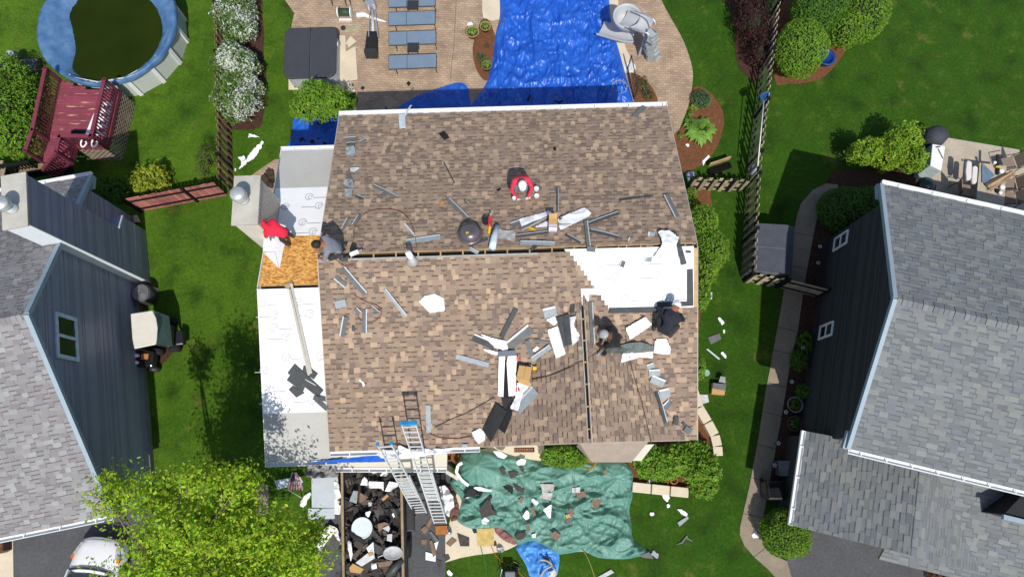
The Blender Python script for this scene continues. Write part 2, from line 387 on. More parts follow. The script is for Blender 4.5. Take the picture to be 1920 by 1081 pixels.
sheet('mulch_bed', 'A4', [(130,112),(165,110),(195,170),(212,240),(195,330),(170,430),(148,452),(105,400),(80,310),(85,230),(110,160)], .04, m_mulch)
sheet('mulch_bed', 'A4', [(975,412),(1050,450),(1105,520),(1122,590),(1100,640),(1000,620),(985,520)], .04, m_mulch)
sheet('mulch_bed', 'A5', [(190,488),(265,512),(322,580),(352,655),(342,750),(300,850),(230,925),(130,962),(60,900),(60,780),(120,710),(165,640),(165,560)], .04, m_mulch)
sheet('mulch_bed', 'X', [(1270,345),(1332,358),(1340,440),(1352,500),(1330,530),(1318,560),(1306,640),(1300,700),(1230,700),(1230,345)], .03, m_mulch, smooth=False)
sheet('mulch_bed', 'X', [(1120,830),(1180,905),(1280,920),(1325,895),(1340,840),(1330,790),(1296,735),(1240,735)], .06, m_mulch, smooth=False)
sheet('mulch_bed', 'A2', [(130,-60),(470,-60),(500,120),(516,280),(512,450),(535,600),(528,800),(512,960),(460,1080),(250,1090),(150,1060),(130,600)], .03, m_dmulch)  # mulch coloured dark to paint in the shade under the shrubs
sheet('mulch_bed', 'A5', [(350,-60),(395,60),(415,150),(415,280),(440,380),(490,430),(530,470),(580,300),(640,100),(680,-60)], .03, m_dmulch)
sheet('mulch_bed', 'A5', [(640,458),(720,470),(810,465),(900,440),(965,385),(1032,290),(1005,225),(900,170),(760,-60),(660,-60),(630,200)], .03, m_mulch)
sheet('mulch_bed', 'X', [(1560,320),(1740,310),(1760,370),(1650,420),(1551,452),(1529,597),(1500,770),(1480,900),(1470,945),(1437,937),(1465,778),(1496,620),(1515,495),(1530,400)], .02, m_dmulch, smooth=False)
sheet('mulch_bed', 'A7', [(735,690),(860,690),(880,760),(760,870),(740,870)], .02, m_mulch, smooth=False)
sheet('mulch_bed', 'A7', [(745,1040),(960,1060),(930,1130),(850,1170),(800,1200),(760,1200)], .015, m_dmulch)
sheet('mulch_bed', 'X', [(1735,1040),(1860,1060),(1900,1150),(1740,1150)], .02, m_mulch, smooth=False)
SW_L = [(1571,346),(1549,344),(1524,356),(1502,381),(1495,403),(1489,433),(1481,490),(1471,539),(1457,620),(1446,680),(1437,725),(1423,817),(1405,912),(1388,985),(1387,1001),(1396,1022),(1415,1044),(1440,1066),(1480,1110)]
SW_R = [(1492,1110),(1476,1051),(1445,1038),(1430,1012),(1428,985),(1437,937),(1453,849),(1466,778),(1483,673),(1496,620),(1506,550),(1515,495),(1527,431),(1533,403),(1545,373),(1571,354)]
sheet('sidewalk', 'X', SW_L+SW_R, .035, m_conc2, smooth=False)
mb = MB()                                  # joints tooled across the walk
for a, b in (((1488,436),(1526,442)),((1480,497),(1514,505)),((1458,612),(1496,622)),((1448,655),(1486,664)),((1438,716),(1475,726)),((1429,770),(1466,780)),((1420,832),(1455,841)),((1402,893),(1446,903)),((1394,962),(1436,972)),((1414,1043),(1436,1026))):
    mb.beam(P(*a, .0365), P(*b, .0365), .02, .004)
mb.build('sidewalk_joint', mat('joint', (.06,.055,.05), .9), kind='structure')
sheet('garden_path', 'C1', [(62,770),(100,640),(120,500),(200,330),(300,100),(462,60),(830,60),(830,190),(700,300),(640,600),(618,835),(540,872),(430,895),(300,910),(180,932),(62,967)], .02, m_walk, smooth=False)
sheet('rear_terrace', 'D7', [(130,60),(490,118),(1430,275),(1430,420),(1600,500),(1600,1200),(100,1200),(120,640),(380,190)], .05, m_conc, smooth=False, thick=.1)
# ---------------------------------------------------------------- houses
class Gable:                                # O = eave corner, u along the ridge, v up the front slope
    def __init__(s, O, ang, L, D, ze, zr):
        s.O = Vector((O[0], O[1], 0)); a = math.radians(ang); s.U = Vector((math.cos(a), math.sin(a), 0)); s.V = Vector((-math.sin(a), math.cos(a), 0))
        s.L, s.D, s.ze, s.zr = L, D, ze, zr; s.p = (zr-ze)/(D/2)
        sl = s.p; k = s.O.dot(s.V)
        s.front = (ze-sl*k, sl*s.V.x, sl*s.V.y); s.back = (ze+sl*(D+k), -sl*s.V.x, -sl*s.V.y)
        s.sl = math.hypot(D/2, zr-ze)       # slope length
        s.VF = (s.V*(D/2)+Vector((0,0,zr-ze))).normalized(); s.VB = (-s.V*(D/2)+Vector((0,0,zr-ze))).normalized()
    def M(s, u, v, z): return s.O+s.U*u+s.V*v+Vector((0,0,z))
    def uv(s, p): q = Vector(p)-s.O; return q.dot(s.U), q.dot(s.V)
    def zf(s, v): return s.ze+s.p*min(v, s.D-v)
    def walls(s, name, m, parent, inset=.35, l=None, ends=(.3,.3)):
        mb = MB(); z = s.ze-.2+s.p*inset; a = ends[0]; b = s.L-ends[1]; h = s.zr-.2
        mb.prism([s.M(a,inset,0), s.M(a,s.D-inset,0), s.M(a,s.D-inset,z), s.M(a,s.D/2,h), s.M(a,inset,z)], s.U*(b-a))
        return mb.build(name, m, parent)
    def deck(s, name, m, parent, t=.14, gap=0.):
        mb = MB(); dz = Vector((0,0,-t))
        for sg in (0, 1):
            v0, v1 = (0, s.D/2-gap) if sg == 0 else (s.D, s.D/2+gap)
            c = [s.M(0,v0,s.zf(v0)), s.M(s.L,v0,s.zf(v0)), s.M(s.L,v1,s.zf(v1)), s.M(0,v1,s.zf(v1))]
            if sg: c = [c[1], c[0], c[3], c[2]]
            mb.hexa([p+dz for p in c], c)
        return mb.build(name, m, parent)
def gutter(name, parent, a, b, out, m, wd=.13, ht=.10, step=1.1, z=0., cap=True):
    a = Vector(a); b = Vector(b); out = Vector(out).normalized(); U = (b-a).normalized(); mb = MB(); L = (b-a).length
    def bx(o0, o1, z0, z1, u0=0, u1=None):
        u1 = L if u1 is None else u1; q = []
        for z_ in (z0, z1):
            q.append([a+U*u0+out*o0+Vector((0,0,z_)), a+U*u1+out*o0+Vector((0,0,z_)), a+U*u1+out*o1+Vector((0,0,z_)), a+U*u0+out*o1+Vector((0,0,z_))])
        mb.hexa(q[0], q[1])
    bx(.004, .016, -ht, 0); bx(.016, wd, -ht, -ht+.012); bx(wd, wd+.022, -ht, .012)
    bx(.016, wd, -ht+.012, 0, 0, .012); bx(.016, wd, -ht+.012, 0, L-.012, L)
    k = step*.5
    while k < L: bx(.016, wd, -.012, .004, k, k+.035); k += step
    return mb.build(name, m, parent)
def onpl(p, Q, N):
    d = ray(*p); C = Vector((0,0,CAMH)); t = (Vector(Q)-C).dot(N)/d.dot(N); return C+d*t
def window(parent, Q, N, fr, pts, mf, split='v', fw=.09):
    N = Vector(N).normalized(); c = [onpl(px(fr, *p), Q, N) for p in pts]     # bl, br, tr, tl in wall order
    x = ((c[1]-c[0])+(c[2]-c[3])); x.z = 0; x.normalize(); z = Vector((0,0,1)); ctr = sum(c, Vector())/4
    hw = ((c[1]-c[0]).length+(c[2]-c[3]).length)/4; hh = abs((c[2].z+c[3].z-c[0].z-c[1].z))/4
    def pn(mb, a0, a1, b0, b1, d0, d1):
        q = [[ctr+x*a+z*b+N*d for a, b in ((a0,b0),(a1,b0),(a1,b1),(a0,b1))] for d in (d0, d1)]; mb.hexa(q[0], q[1])
    f = MB(); pn(f,-hw,hw,-hh,-hh+fw,.0,.05); pn(f,-hw,hw,hh-fw,hh,.0,.05); pn(f,-hw,-hw+fw,-hh+fw,hh-fw,.0,.05); pn(f,hw-fw,hw,-hh+fw,hh-fw,.0,.05)
    if split == 'v': pn(f,-fw*.4,fw*.4,-hh+fw,hh-fw,.0,.047)
    else: pn(f,-hw+fw,hw-fw,-fw*.4,fw*.4,.0,.047)
    fo = f.build('window', mf, parent)
    g = MB(); pn(g,-hw+fw,hw-fw,-hh+fw,hh-fw,-.01,.018); sub(g, 'pane', m_glass, fo)
    return fo
def siding(name, m, parent, O, U, poly, step, col, lo=.014):
    return courses(name, m, parent, O, U, (0,0,1), poly, step, [col], 3, run=True, lo=lo, tooth=0)
# ---- house being re-roofed
HM = Gable((-5.22,.07), 1.8, 10.55, 10.5, 5.4, 7.3)
MF, MBK = HM.front, HM.back
house = thing('brown_roof_house', 'two storey house with brown shingle roof being replaced, white membrane and bare boards showing', 'house', HM.M(5, 5, 0))
HM.walls('wall', m_beige, house, .45, ends=(.35,.3))
HM.deck('roof_deck', m_deck, house, gap=.07)
BR = [S(*[v*.88+.12*sum(c)/3*(1.03,1.0,.90)[i] for i, v in enumerate(c)], 1.0) for c in ((158,135,116),(153,131,113),(150,129,112),(146,125,109),(176,151,127),(165,141,119),(130,112,99),(122,106,96),(182,155,129),(140,120,105))]
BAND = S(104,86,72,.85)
UCr, VT = 7.3, 4.15; ZG = HM.zf(VT); UL, UR = 4.35, 10.30
HG = HM.sl-.07
hp = HM.front
def stair(k, v):                            # bare membrane at the right: courses step back up the slope
    y0 = R(1140, 579, MF); v0 = (HM.uv(y0)[1])*HM.sl/(HM.D/2)
    if v < v0: return [(0, HM.L)]
    a = HM.uv(R(1142,578,MF))[0]; b = HM.uv(R(1064,470,MF))[0]; t = (v-v0)/(HM.sl-v0)
    return [(0, a+(b-a)*t)]
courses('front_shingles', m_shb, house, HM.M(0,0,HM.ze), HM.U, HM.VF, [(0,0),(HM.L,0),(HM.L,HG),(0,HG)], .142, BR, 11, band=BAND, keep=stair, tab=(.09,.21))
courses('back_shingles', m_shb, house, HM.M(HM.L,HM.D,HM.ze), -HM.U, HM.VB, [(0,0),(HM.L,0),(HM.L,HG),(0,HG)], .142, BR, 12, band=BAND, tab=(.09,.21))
# cross gable: left and right slopes, clipped to the valleys
pg = (ZG-HM.ze)/(UCr-UL)
def gslope(name, sgn, seed):
    ue = UL if sgn > 0 else UR; run = abs(UCr-ue); sl = math.hypot(run, ZG-HM.ze)-.03
    V = (HM.U*sgn*run+Vector((0,0,ZG-HM.ze))).normalized()
    if sgn > 0: O, U = HM.M(ue, VT, HM.ze), -HM.V
    else: O, U = HM.M(ue, 0, HM.ze), HM.V
    if sgn > 0: poly = [(VT,0),(VT,sl),(0,sl)]; poly = [(VT+.0,0),(VT,sl),(0.0,sl)]
    else: poly = [(0,0),(VT,sl),(0,sl)]
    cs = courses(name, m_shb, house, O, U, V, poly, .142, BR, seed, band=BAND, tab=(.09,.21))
    mb = MB(); a = HM.M(ue,0,HM.ze); b = HM.M(UCr-.03*sgn,0,ZG-.03*pg); c = HM.M(UCr-.03*sgn,VT-.02,ZG-.03*pg)
    mb.prism([a, b, c], (0,0,-.10)); mb.build('gable_deck', m_deck, house)
gslope('gable_shingles', 1, 13); gslope('gable_shingles', -1, 14)
mb = MB(); mb.prism([HM.M(UL+.3,.12,2.4), HM.M(UR-.3,.12,2.4), HM.M(UR-.3,.12,HM.ze-.05), HM.M(UCr,.12,ZG-.2), HM.M(UL+.3,.12,HM.ze-.05)], HM.V*.5); mb.build('gable_wall', m_beige, house)
def GL(u): return HM.ze+pg*((u-UL) if u < UCr else (UR-u)*(UCr-UL)/(UR-UCr))
k = pg; _g = HM.O.dot(HM.U)
GLp = (HM.ze-k*(UL+_g), k*HM.U.x, k*HM.U.y); k2 = (ZG-HM.ze)/(UR-UCr); GRp = (HM.ze+k2*(UR+_g), -k2*HM.U.x, -k2*HM.U.y)
# ridge slots: dark attic, rafters across, white flashing edges
mb = MB(); mb.beam(HM.M(.1,HM.D/2,HM.zr-.16), HM.M(HM.L-.1,HM.D/2,HM.zr-.16), .16, .05); mb.beam(HM.M(UCr,.1,ZG-.14), HM.M(UCr,VT-.1,ZG-.14), .10, .05); mb.build('attic_gap', m_black, house)
mb = MB()
for i in range(17): u = .3+i*.62; mb.beam(HM.M(u,HM.D/2-.085,HM.zr-.045), HM.M(u,HM.D/2+.085,HM.zr-.045), .04, .05)
mb.beam(HM.M(0,HM.D/2+.085,HM.zr-.015), HM.M(HM.L,HM.D/2+.085,HM.zr-.015), .022, .03)
for i in range(7): v = .35+i*.6; mb.beam(HM.M(UCr-.05,v,ZG-.06), HM.M(UCr+.05,v,ZG-.06), .04, .04)
mb.build('rafter', m_wood, house)
mb = MB(); mb.beam(HM.M(0,HM.D/2-.10,HM.zr-.020), HM.M(6.1,HM.D/2-.10,HM.zr-.020), .05, .03)
for d in (-.055, .055): mb.beam(HM.M(UCr+d,.02,ZG-.012), HM.M(UCr+d,VT-.55,ZG-.012), .022, .03)
mb.build('ridge_flashing', mat('flashing', S(190,188,182,.7), .6, .15, 9), house)
gutter('gutter', house, HM.M(-.02,HM.D,HM.ze+.02), HM.M(HM.L+.02,HM.D,HM.ze+.02), HM.V, m_white)
gutter('gutter', house, HM.M(0,0,HM.ze-.02), HM.M(UL-.05,0,HM.ze-.02), -HM.V, m_white)
gutter('gutter', house, HM.M(UR,0,HM.ze-.02), HM.M(UR,.95,HM.ze-.02), HM.U, m_white, step=.4)
mb = MB()
for d0, d1 in (((0,0),(0,HM.D/2)),((0,HM.D),(0,HM.D/2)),((HM.L,0),(HM.L,HM.D/2)),((HM.L,HM.D),(HM.L,HM.D/2))):
    mb = MB(); o = -.012 if d0[0] == 0 else .012
    mb.beam(HM.M(d0[0]+o,d0[1],HM.zf(d0[1])-.07), HM.M(d1[0]+o,d1[1],HM.zf(d1[1])-.07), .02, .15); mb.build('rake_board', mat('rake_trim', S(196,188,176,.75), .6, .08), house)
mb = MB(); mb.beam(HM.M(UL,-.012,HM.ze-.08), HM.M(UCr,-.012,ZG-.08), .02, .14); mb.build('rake_board', mat('rake_trim'), house); mb = MB(); mb.beam(HM.M(UR,-.012,HM.ze-.08), HM.M(UCr,-.012,ZG-.08), .02, .14)
mb.build('rake_board', mat('rake_trim', S(196,188,176,.75), .6, .08), house)
def swirl(mb, c, U, V, N, r, m=1, line=1.):
    for rr, cc in ((r, (0,0)), (r*.5, (.25*r,-.2*r))):
        pts = [c+U*(cc[0]+rr*math.cos(a))+V*(cc[1]+rr*math.sin(a)) for a in [i*2*math.pi/14 for i in range(12 if rr == r else 14)]]
        for i in range(len(pts)-1): mb.beam(pts[i]+N*.003, pts[i+1]+N*.003, .019, .003, m, N)
    if line:
        a = c+U*(r*1.1*line)-V*r*.35; b = c+U*(r*4.6*line)-V*r*.35; mb.beam(a+N*.003, b+N*.003, .024, .003, m, N)
def membrane(name, pts_px, pl, swirls, m, lay=.012, parent=None, h=.0):
    top = [R(*p, pl, lay+h) for p in pts_px]; n = (top[1]-top[0]).cross(top[2]-top[0]).normalized()
    if n.z < 0: n = -n
    mb = MB(); mb.prism([p-Vector((0,0,lay)) for p in top], (0,0,lay))
    U = Vector((1,.03,0)); U = (U-n*U.dot(n)).normalized(); V = n.cross(U)
    for s in swirls: swirl(mb, R(*s[:2], pl, lay+h), U, V, n, s[2] if len(s) > 2 else .13, 1, s[3] if len(s) > 3 else 1.)
    return mb.build(name, [m, m_ink], parent)
membrane('roof_membrane', [(1058,467),(1301,461),(1301,577),(1136,581)], MF, [px('B4',390,740),px('B4',515,855)+(.13,-1),px('B4',750,730),px('B4',870,845)+(.13,-1),px('B4',600,1040),px('B4',950,1035)], m_memb, .004, house)
mb = MB(); A = [R(*p, MF, .012) for p in px and [(1142,577),(1232,575),(1232,586),(1140,587)]]; mb.prism(A, (0,0,.012)); A = [R(*p, MF, .012) for p in [(1232,566),(1300,565),(1300,573),(1232,576)]]; mb.prism(A, (0,0,.012)); A = [R(*p, MF, .012) for p in [(1288,505),(1299,504),(1300,565),(1288,566)]]; mb.prism(A, (0,0,.012)); mb.build('starter_course', m_dstrip, house)
mb = MB(); A = [R(*p, MF, .02) for p in [(1089,541),(1140,540),(1140,552),(1105,552),(1102,592),(1104,632),(1096,632),(1091,570)]]; mb.prism(A, (0,0,.012)); mb.build('valley_flashing', m_memb, house)
# ---- lower wing at the left
WG = Gable((-7.16,-.22), 1.8, 2.2, 9.75, 5.0, 6.4)
WF, WB = WG.front, WG.back
WG.walls('wing_wall', m_beige, house, .4, ends=(.3,0)); WG.deck('wing_deck', m_deck, house, gap=.05)
mb = MB(); mb.beam(WG.M(.05,WG.D/2,WG.zr-.14), WG.M(2.1,WG.D/2,WG.zr-.14), .14, .05); mb.build('wing_attic_gap', m_black, house)
mb = MB()
for u in (.06,.85,1.75): mb.beam(WG.M(u,WG.D/2-.065,WG.zr-.035), WG.M(u,WG.D/2+.065,WG.zr-.035), .05, .05)
mb.build('wing_rafter', m_wood, house)
gutter('wing_gutter', house, WG.M(-.02,WG.D,WG.ze+.01), WG.M(1.75,WG.D,WG.ze+.01), WG.V, m_white, step=.8); gutter('wing_gutter', house, WG.M(-.02,0,WG.ze-.01), WG.M(2.1,0,WG.ze-.01), -WG.V, m_white, step=.7)
for v0 in (0, WG.D): mb = MB(); mb.beam(WG.M(-.012,v0,WG.ze-.06), WG.M(-.012,WG.D/2,WG.zr-.06), .02, .16); mb.build('wing_rake_trim', m_white, house)
def wsheet(name, u0, u1, v0, v1, m, h, sw=()):
    pl = WF if v1 <= WG.D/2 else WB; mb = MB()
    c = [WG.M(u,v,WG.zf(v)+h-.004) for u, v in ((u0,v0),(u1,v0),(u1,v1),(u0,v1))]; mb.prism(c, (0,0,.005))
    n = (c[1]-c[0]).cross(c[2]-c[0]).normalized(); n = n if n.z > 0 else -n; U = WG.U; V = n.cross(U)
    for s in sw: swirl(mb, R(*px(*s[:3]), pl, h+.002), U, V, n, .12, 1, s[3])
    return mb.build(name, [m, m_ink], house)
vv = lambda x, y, pl: WG.uv(R(x, y, pl))[1]
wsheet('felt_sheet', .0, 2.2, vv(560,352,WB), WG.D, m_felt, .006)
wsheet('wing_membrane', .02, 2.2, vv(520,443,WB), vv(560,352,WB), m_memb, .010, [('A8',720,625,1),('A8',520,708,-.8),('A8',803,700,-1),('A8',665,840,1),('A8',752,918,-1)])
wsheet('strand_board', .03, 2.2, WG.D/2+.05, vv(520,443,WB), m_osb, .006)
wsheet('felt_sheet', .0, 2.2, .0, vv(560,773,WF), m_felt, .006)
wsheet('wing_membrane', -.01, 2.2, vv(560,773,WF), WG.D/2-.05, m_memb, .010, [('B1',235,760,1),('B1',340,858,-1),('B1',535,752,1),('B1',635,848,-.8),('B1',435,1045,-1),('B1',330,965,1),('B7',258,135,1),('B7',70,245,-.5),('B7',82,412,1),('B7',188,508,-1),('B7',548,125,1),('B7',478,492,-1)])
# folded corner of membrane left by the worker
mb = MB(); A = on('B1', [(245,330),(340,325),(375,465)], WB, .03); mb.prism(A, (0,0,.012)); A = on('B1', [(250,180),(405,180),(435,240),(412,300),(380,465),(330,335),(238,320)], WB, .014); mb.prism(A, (0,0,.006)); mb.build('membrane_flap', m_memb, house)
# chimney of this house
def chimney(parent, cap_z, c, base_mat, cap_mat, U, pipe, side_mat=None, south_mat=None):
    pass
A = [P(442,333,7.5), P(480,331,7.5), P(480,416,7.5), P(440,419,7.5)]
cu, cv = HM.U, HM.V; ctr = sum(A, Vector())/4; hw, hd = .32, .68
CH = lambda a, b, z: Vector((ctr.x,ctr.y,0))+cu*a+cv*b+Vector((0,0,z))
mb = MB(); mb.hexa([CH(-hw,-hd,0),CH(hw,-hd,0),CH(hw,hd,0),CH(-hw,hd,0)], [CH(-hw,-hd,7.42),CH(hw,-hd,7.42),CH(hw,hd,7.42),CH(-hw,hd,7.42)])
chm = mb.build('chimney', m_beige, house)
mb = MB()
for i in range(60):
    b = -hd+.02+i*.0225
    if i % 4 == 0: mb.beam(CH(hw+.006,b+.02,5.4), CH(hw+.006,b+.02,7.40), .02, .012)
sub(mb, 'chimney_batten', mat('batten', S(170,164,150,.75), .6), chm)
mb = MB(); e = .05
mb.hexa([CH(-hw-e,-hd-e,7.42),CH(hw+e,-hd-e,7.42),CH(hw+e,hd+e,7.42),CH(-hw-e,hd+e,7.42)], [CH(-hw-e,-hd-e,7.48),CH(hw+e,-hd-e,7.48),CH(hw+e,hd+e,7.48),CH(-hw-e,hd+e,7.48)])
mb.hexa([CH(-hw-.02,-hd-.02,7.48),CH(hw+.02,-hd-.02,7.48),CH(hw+.02,hd+.02,7.48),CH(-hw-.02,hd+.02,7.48)], [CH(-.1,.1,7.52),CH(.1,.1,7.52),CH(.1,.2,7.52),CH(-.1,.2,7.52)])
sub(mb, 'chimney_cap', m_galv, chm)
mb = MB(); q = P(*px('A8',172,655),7.5); mb.lathe(q, [(.13,0),(.16,.02),(.13,.05),(.13,.30)], 20); mb.lathe(q, [(.19,.30),(.21,.33),(.21,.52),(.19,.56),(.08,.60),(.0,.605)], 22); sub(mb, 'flue_pipe', mat('flue_metal', (.55,.56,.56), .4, .12, 8, metal=.5), chm, smooth=True)
# garage ledge under the eave and bay window roof at the front
mb = MB(); a = P(622,857,2.75); b = P(838,857,2.75)
mb.box(a.x, -.42, 2.55, b.x, .35, 2.72); ld = mb.build('garage_ledge', m_beige, house)
gutter('ledge_gutter', house, (b.x,-.42,2.74), (a.x,-.42,2.74), (0,-1,0), m_white, step=.55)
mb = MB(); mb.box(a.x+.1, .24, 0, b.x-.1, .32, 2.3); mb.build('garage_door', mat('garage_door', (.5,.49,.46), .6), house)
bt = [P(x, y, 3.0) for x, y in ((1083,836),(1211,833))]; bb = [P(x, y, 2.6) for x, y in ((1184,866),(1110,866))]
mb = MB(); mb.raw([bt[0]+Vector((0,.1,.5)), bt[1]+Vector((0,.1,.5)), bb[0], bb[1], bt[0]-Vector((0,0,.4)), bt[1]-Vector((0,0,.4)), bb[0]-Vector((0,0,.12)), bb[1]-Vector((0,0,.12))], [(0,3,2,1),(4,5,6,7),(0,4,7,3),(3,7,6,2),(2,6,5,1),(1,5,4,0)])
mb.build('bay_roof', mat('bay_roof', S(176,160,146,.72), .9, .1, 3, fine=.1), house)
mb = MB(); mb.prism([P(1092,836,0), P(1112,862,0), P(1180,862,0), P(1202,834,0)], (0,0,2.4)); mb.build('bay_window', m_beige, house)
# ---- slate blue house at the left
fr_, bk_ = P(214,964,3.3), P(165,330,3.3)
LA = 11.3; aU = Vector((math.cos(math.radians(LA)), math.sin(math.radians(LA)), 0)); aV = Vector((-aU.y, aU.x, 0))
LD = (bk_-fr_).dot(aV); LO = fr_-aU*11.04; LHs = Gable((LO.x, LO.y), LA, 11, LD, 3.3, 6.9)
lh = thing('slate_blue_house', 'slate blue sided house with pale grey shingle roof and tall chimney at the left', 'house', LHs.M(8, LD/2, 0))
LHs.walls('wall', m_slate, lh, .35, ends=(.3,.30)); LHs.deck('roof_deck', m_deck, lh, .12)
PL = [S(*c, .52) for c in ((188,185,186),(183,179,180),(190,188,188),(182,178,180),(202,202,202),(174,168,171),(197,198,198))]
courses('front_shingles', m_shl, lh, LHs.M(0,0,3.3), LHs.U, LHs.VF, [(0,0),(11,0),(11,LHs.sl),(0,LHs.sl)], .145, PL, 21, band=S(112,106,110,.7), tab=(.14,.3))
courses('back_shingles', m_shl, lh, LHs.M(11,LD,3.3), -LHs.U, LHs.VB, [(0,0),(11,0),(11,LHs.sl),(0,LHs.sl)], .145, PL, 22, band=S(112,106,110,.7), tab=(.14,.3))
mb = MB()
for i in range(72):
    u = .05+i*.15; mb.prism([LHs.M(u,LD/2-.17,LHs.zf(LD/2-.17)+.02), LHs.M(u,LD/2,6.9+.035), LHs.M(u,LD/2+.17,LHs.zf(LD/2+.17)+.02), LHs.M(u,LD/2,6.9)], LHs.U*.142, 0, random.Random(i).choice(PL))
mb.build('ridge_cap', m_shl, lh)
wx = 11-.30; Wq = LHs.M(wx,0,0); hz = lambda v: LHs.zf(v)-.15
siding('siding', m_slate, lh, LHs.M(wx+.004,.35,0), LHs.V, [(0,.25),(LD-.7,.25),(LD-.7,hz(.35)),((LD-.7)/2,hz(LD/2)),(0,hz(.35))], .115, (1,1,1))
for v0 in (0, LD): mb = MB(); mb.beam(LHs.M(10.98,v0,LHs.ze-.05), LHs.M(10.98,LD/2,LHs.zr-.05), .13, .14); mb.build('rake_board', m_trimb, lh)
mb = MB(); mb.hexa([LHs.M(wx-.02,.35,0),LHs.M(wx+.05,.35,0),LHs.M(wx+.05,LD-.35,0),LHs.M(wx-.02,LD-.35,0)], [LHs.M(wx-.02,.35,.28),LHs.M(wx+.05,.35,.28),LHs.M(wx+.05,LD-.35,.28),LHs.M(wx-.02,LD-.35,.28)]); mb.build('foundation', mat('foundation', (.16,.16,.14), .9), lh)
gutter('gutter', lh, LHs.M(0,0,3.3), LHs.M(11,0,3.3), -LHs.V, m_white); gutter('gutter', lh, LHs.M(0,LD,3.3), LHs.M(11,LD,3.3), LHs.V, m_white)
mb = MB(); mb.beam(LHs.M(10.9,LD+.02,3.12), LHs.M(10.9,LD-.45,3.24), .25, .16); mb.build('eave_return', m_trimb, lh)
window(lh, LHs.M(wx+.02,0,0), LHs.U, 'D2', [(303,392),(290,157),(172,127),(187,372)], mat('window_white', S(206,220,232,.85), .5), 'v', .12)
# its chimney chase: blue boards on the east face, south face coloured pale for the sun on its siding
b0 = P(273,530,0)+LHs.U*.16; b1 = b0+LHs.V*1.55; zc = 6.9
def ch(u, v, z): return b0+LHs.U*u+LHs.V*v+Vector((0,0,z))
mb = MB(); mb.hexa([ch(-.62,0,0),ch(0,0,0),ch(0,1.55,0),ch(-.62,1.55,0)], [ch(-.62,0,zc),ch(0,0,zc),ch(0,1.55,zc),ch(-.62,1.55,zc)])
mb.hexa([ch(-.62,1.55,0),ch(0,1.55,0),ch(0,2.1,0),ch(-.62,2.1,0)], [ch(-.62,1.55,2.05),ch(0,1.55,2.05),ch(0,2.1,1.75),ch(-.62,2.1,1.75)])
lch = mb.build('chimney', m_slate, lh)
c1 = courses('chimney_siding', m_slate, lh, ch(.003,0,0), LHs.V, (0,0,1), [(0.02,.05),(1.55,.05),(1.55,zc-.06),(.02,zc-.06)], .115, [(1,1,1)], 3, run=True, lo=.014, tooth=0, sub_of=lch)
c1 = courses('chimney_siding', m_slate, lh, ch(.003,0,0), LHs.V, (0,0,1), [(1.56,.05),(2.1,.05),(2.1,1.7),(1.56,2.0)], .115, [(1,1,1)], 3, run=True, lo=.014, tooth=0, sub_of=lch)
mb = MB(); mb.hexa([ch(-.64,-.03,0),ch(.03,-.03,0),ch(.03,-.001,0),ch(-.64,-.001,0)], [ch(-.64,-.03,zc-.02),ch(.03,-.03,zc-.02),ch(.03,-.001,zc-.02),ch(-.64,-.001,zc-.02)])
mb.beam(ch(.0,1.55,2.0), ch(.0,1.55,.0+2.0)+LHs.V*.56+Vector((0,0,-.3)), .1, .06)
sub(mb, 'chimney_sun_face_and_trim', mat('painted_sun_and_trim', (.70,.74,.76), .55, .05), lch)  # pale sheet over the south face paints in sunlight; shoulder trim shares it
mb = MB(); e = .05; mb.hexa([ch(-.62-e,-e-.03,zc),ch(e,-e-.03,zc),ch(e,1.55+e,zc),ch(-.62-e,1.55+e,zc)], [ch(-.62-e,-e-.03,zc+.06),ch(e,-e-.03,zc+.06),ch(e,1.55+e,zc+.06),ch(-.62-e,1.55+e,zc+.06)]); sub(mb, 'chimney_cap', m_galv, lch)
mb = MB(); q = P(*px('A7',70,275),zc+.06); mb.lathe(q, [(.17,0),(.19,.02),(.15,.04),(.15,.32)], 20); mb.lathe(q, [(.20,.32),(.22,.34),(.22,.50),(.20,.54),(.0,.60)], 22); sub(mb, 'flue_pipe', mat('flue_metal'), lch, smooth=True)
# ---- grey roofed house at the right
fr_, bk_ = P(1588,840,4.7), P(1665,345,4.9)
RA = -13.6; aU = Vector((math.cos(math.radians(RA)), math.sin(math.radians(RA)), 0)); aV = Vector((-aU.y, aU.x, 0))
RD = (bk_-fr_).dot(aV); RHs = Gable((fr_.x, fr_.y), RA, 12, RD, 4.8, 6.5)
rh = thing('grey_roof_house', 'charcoal sided house with slate grey shingle roof and attached garage at the right', 'house', RHs.M(4, RD/2, 0))
RHs.walls('wall', m_dark, rh, .4, ends=(.32,.3)); RHs.deck('roof_deck', m_deck, rh, .12)
PR = [S(*c, .62) for c in ((150,154,155),(146,151,152),(154,158,158),(143,147,150),(160,163,161),(136,140,142),(156,159,154),(141,146,151))]
courses('front_shingles', m_shr, rh, RHs.M(0,0,4.8), RHs.U, RHs.VF, [(0,0),(12,0),(12,RHs.sl),(0,RHs.sl)], .145, PR, 31, band=S(110,116,122,.7), tab=(.16,.36))
courses('back_shingles', m_shr, rh, RHs.M(12,RD,4.8), -RHs.U, RHs.VB, [(0,0),(12,0),(12,RHs.sl),(0,RHs.sl)], .145, PR, 32, band=S(110,116,122,.7), tab=(.16,.36))
mb = MB()
for i in range(80):
    u = .05+i*.148; r_ = random.Random(i); t = r_.choice(PR); o = .02+.012*(i % 2)+.004*(i % 3)
    mb.prism([RHs.M(u,RD/2-.16,RHs.zf(RD/2-.16)+o), RHs.M(u,RD/2,6.5+o+.015), RHs.M(u,RD/2+.16,RHs.zf(RD/2+.16)+o), RHs.M(u,RD/2,6.5)], RHs.U*.136, 0, t)
mb.build('ridge_cap', m_shr, rh)
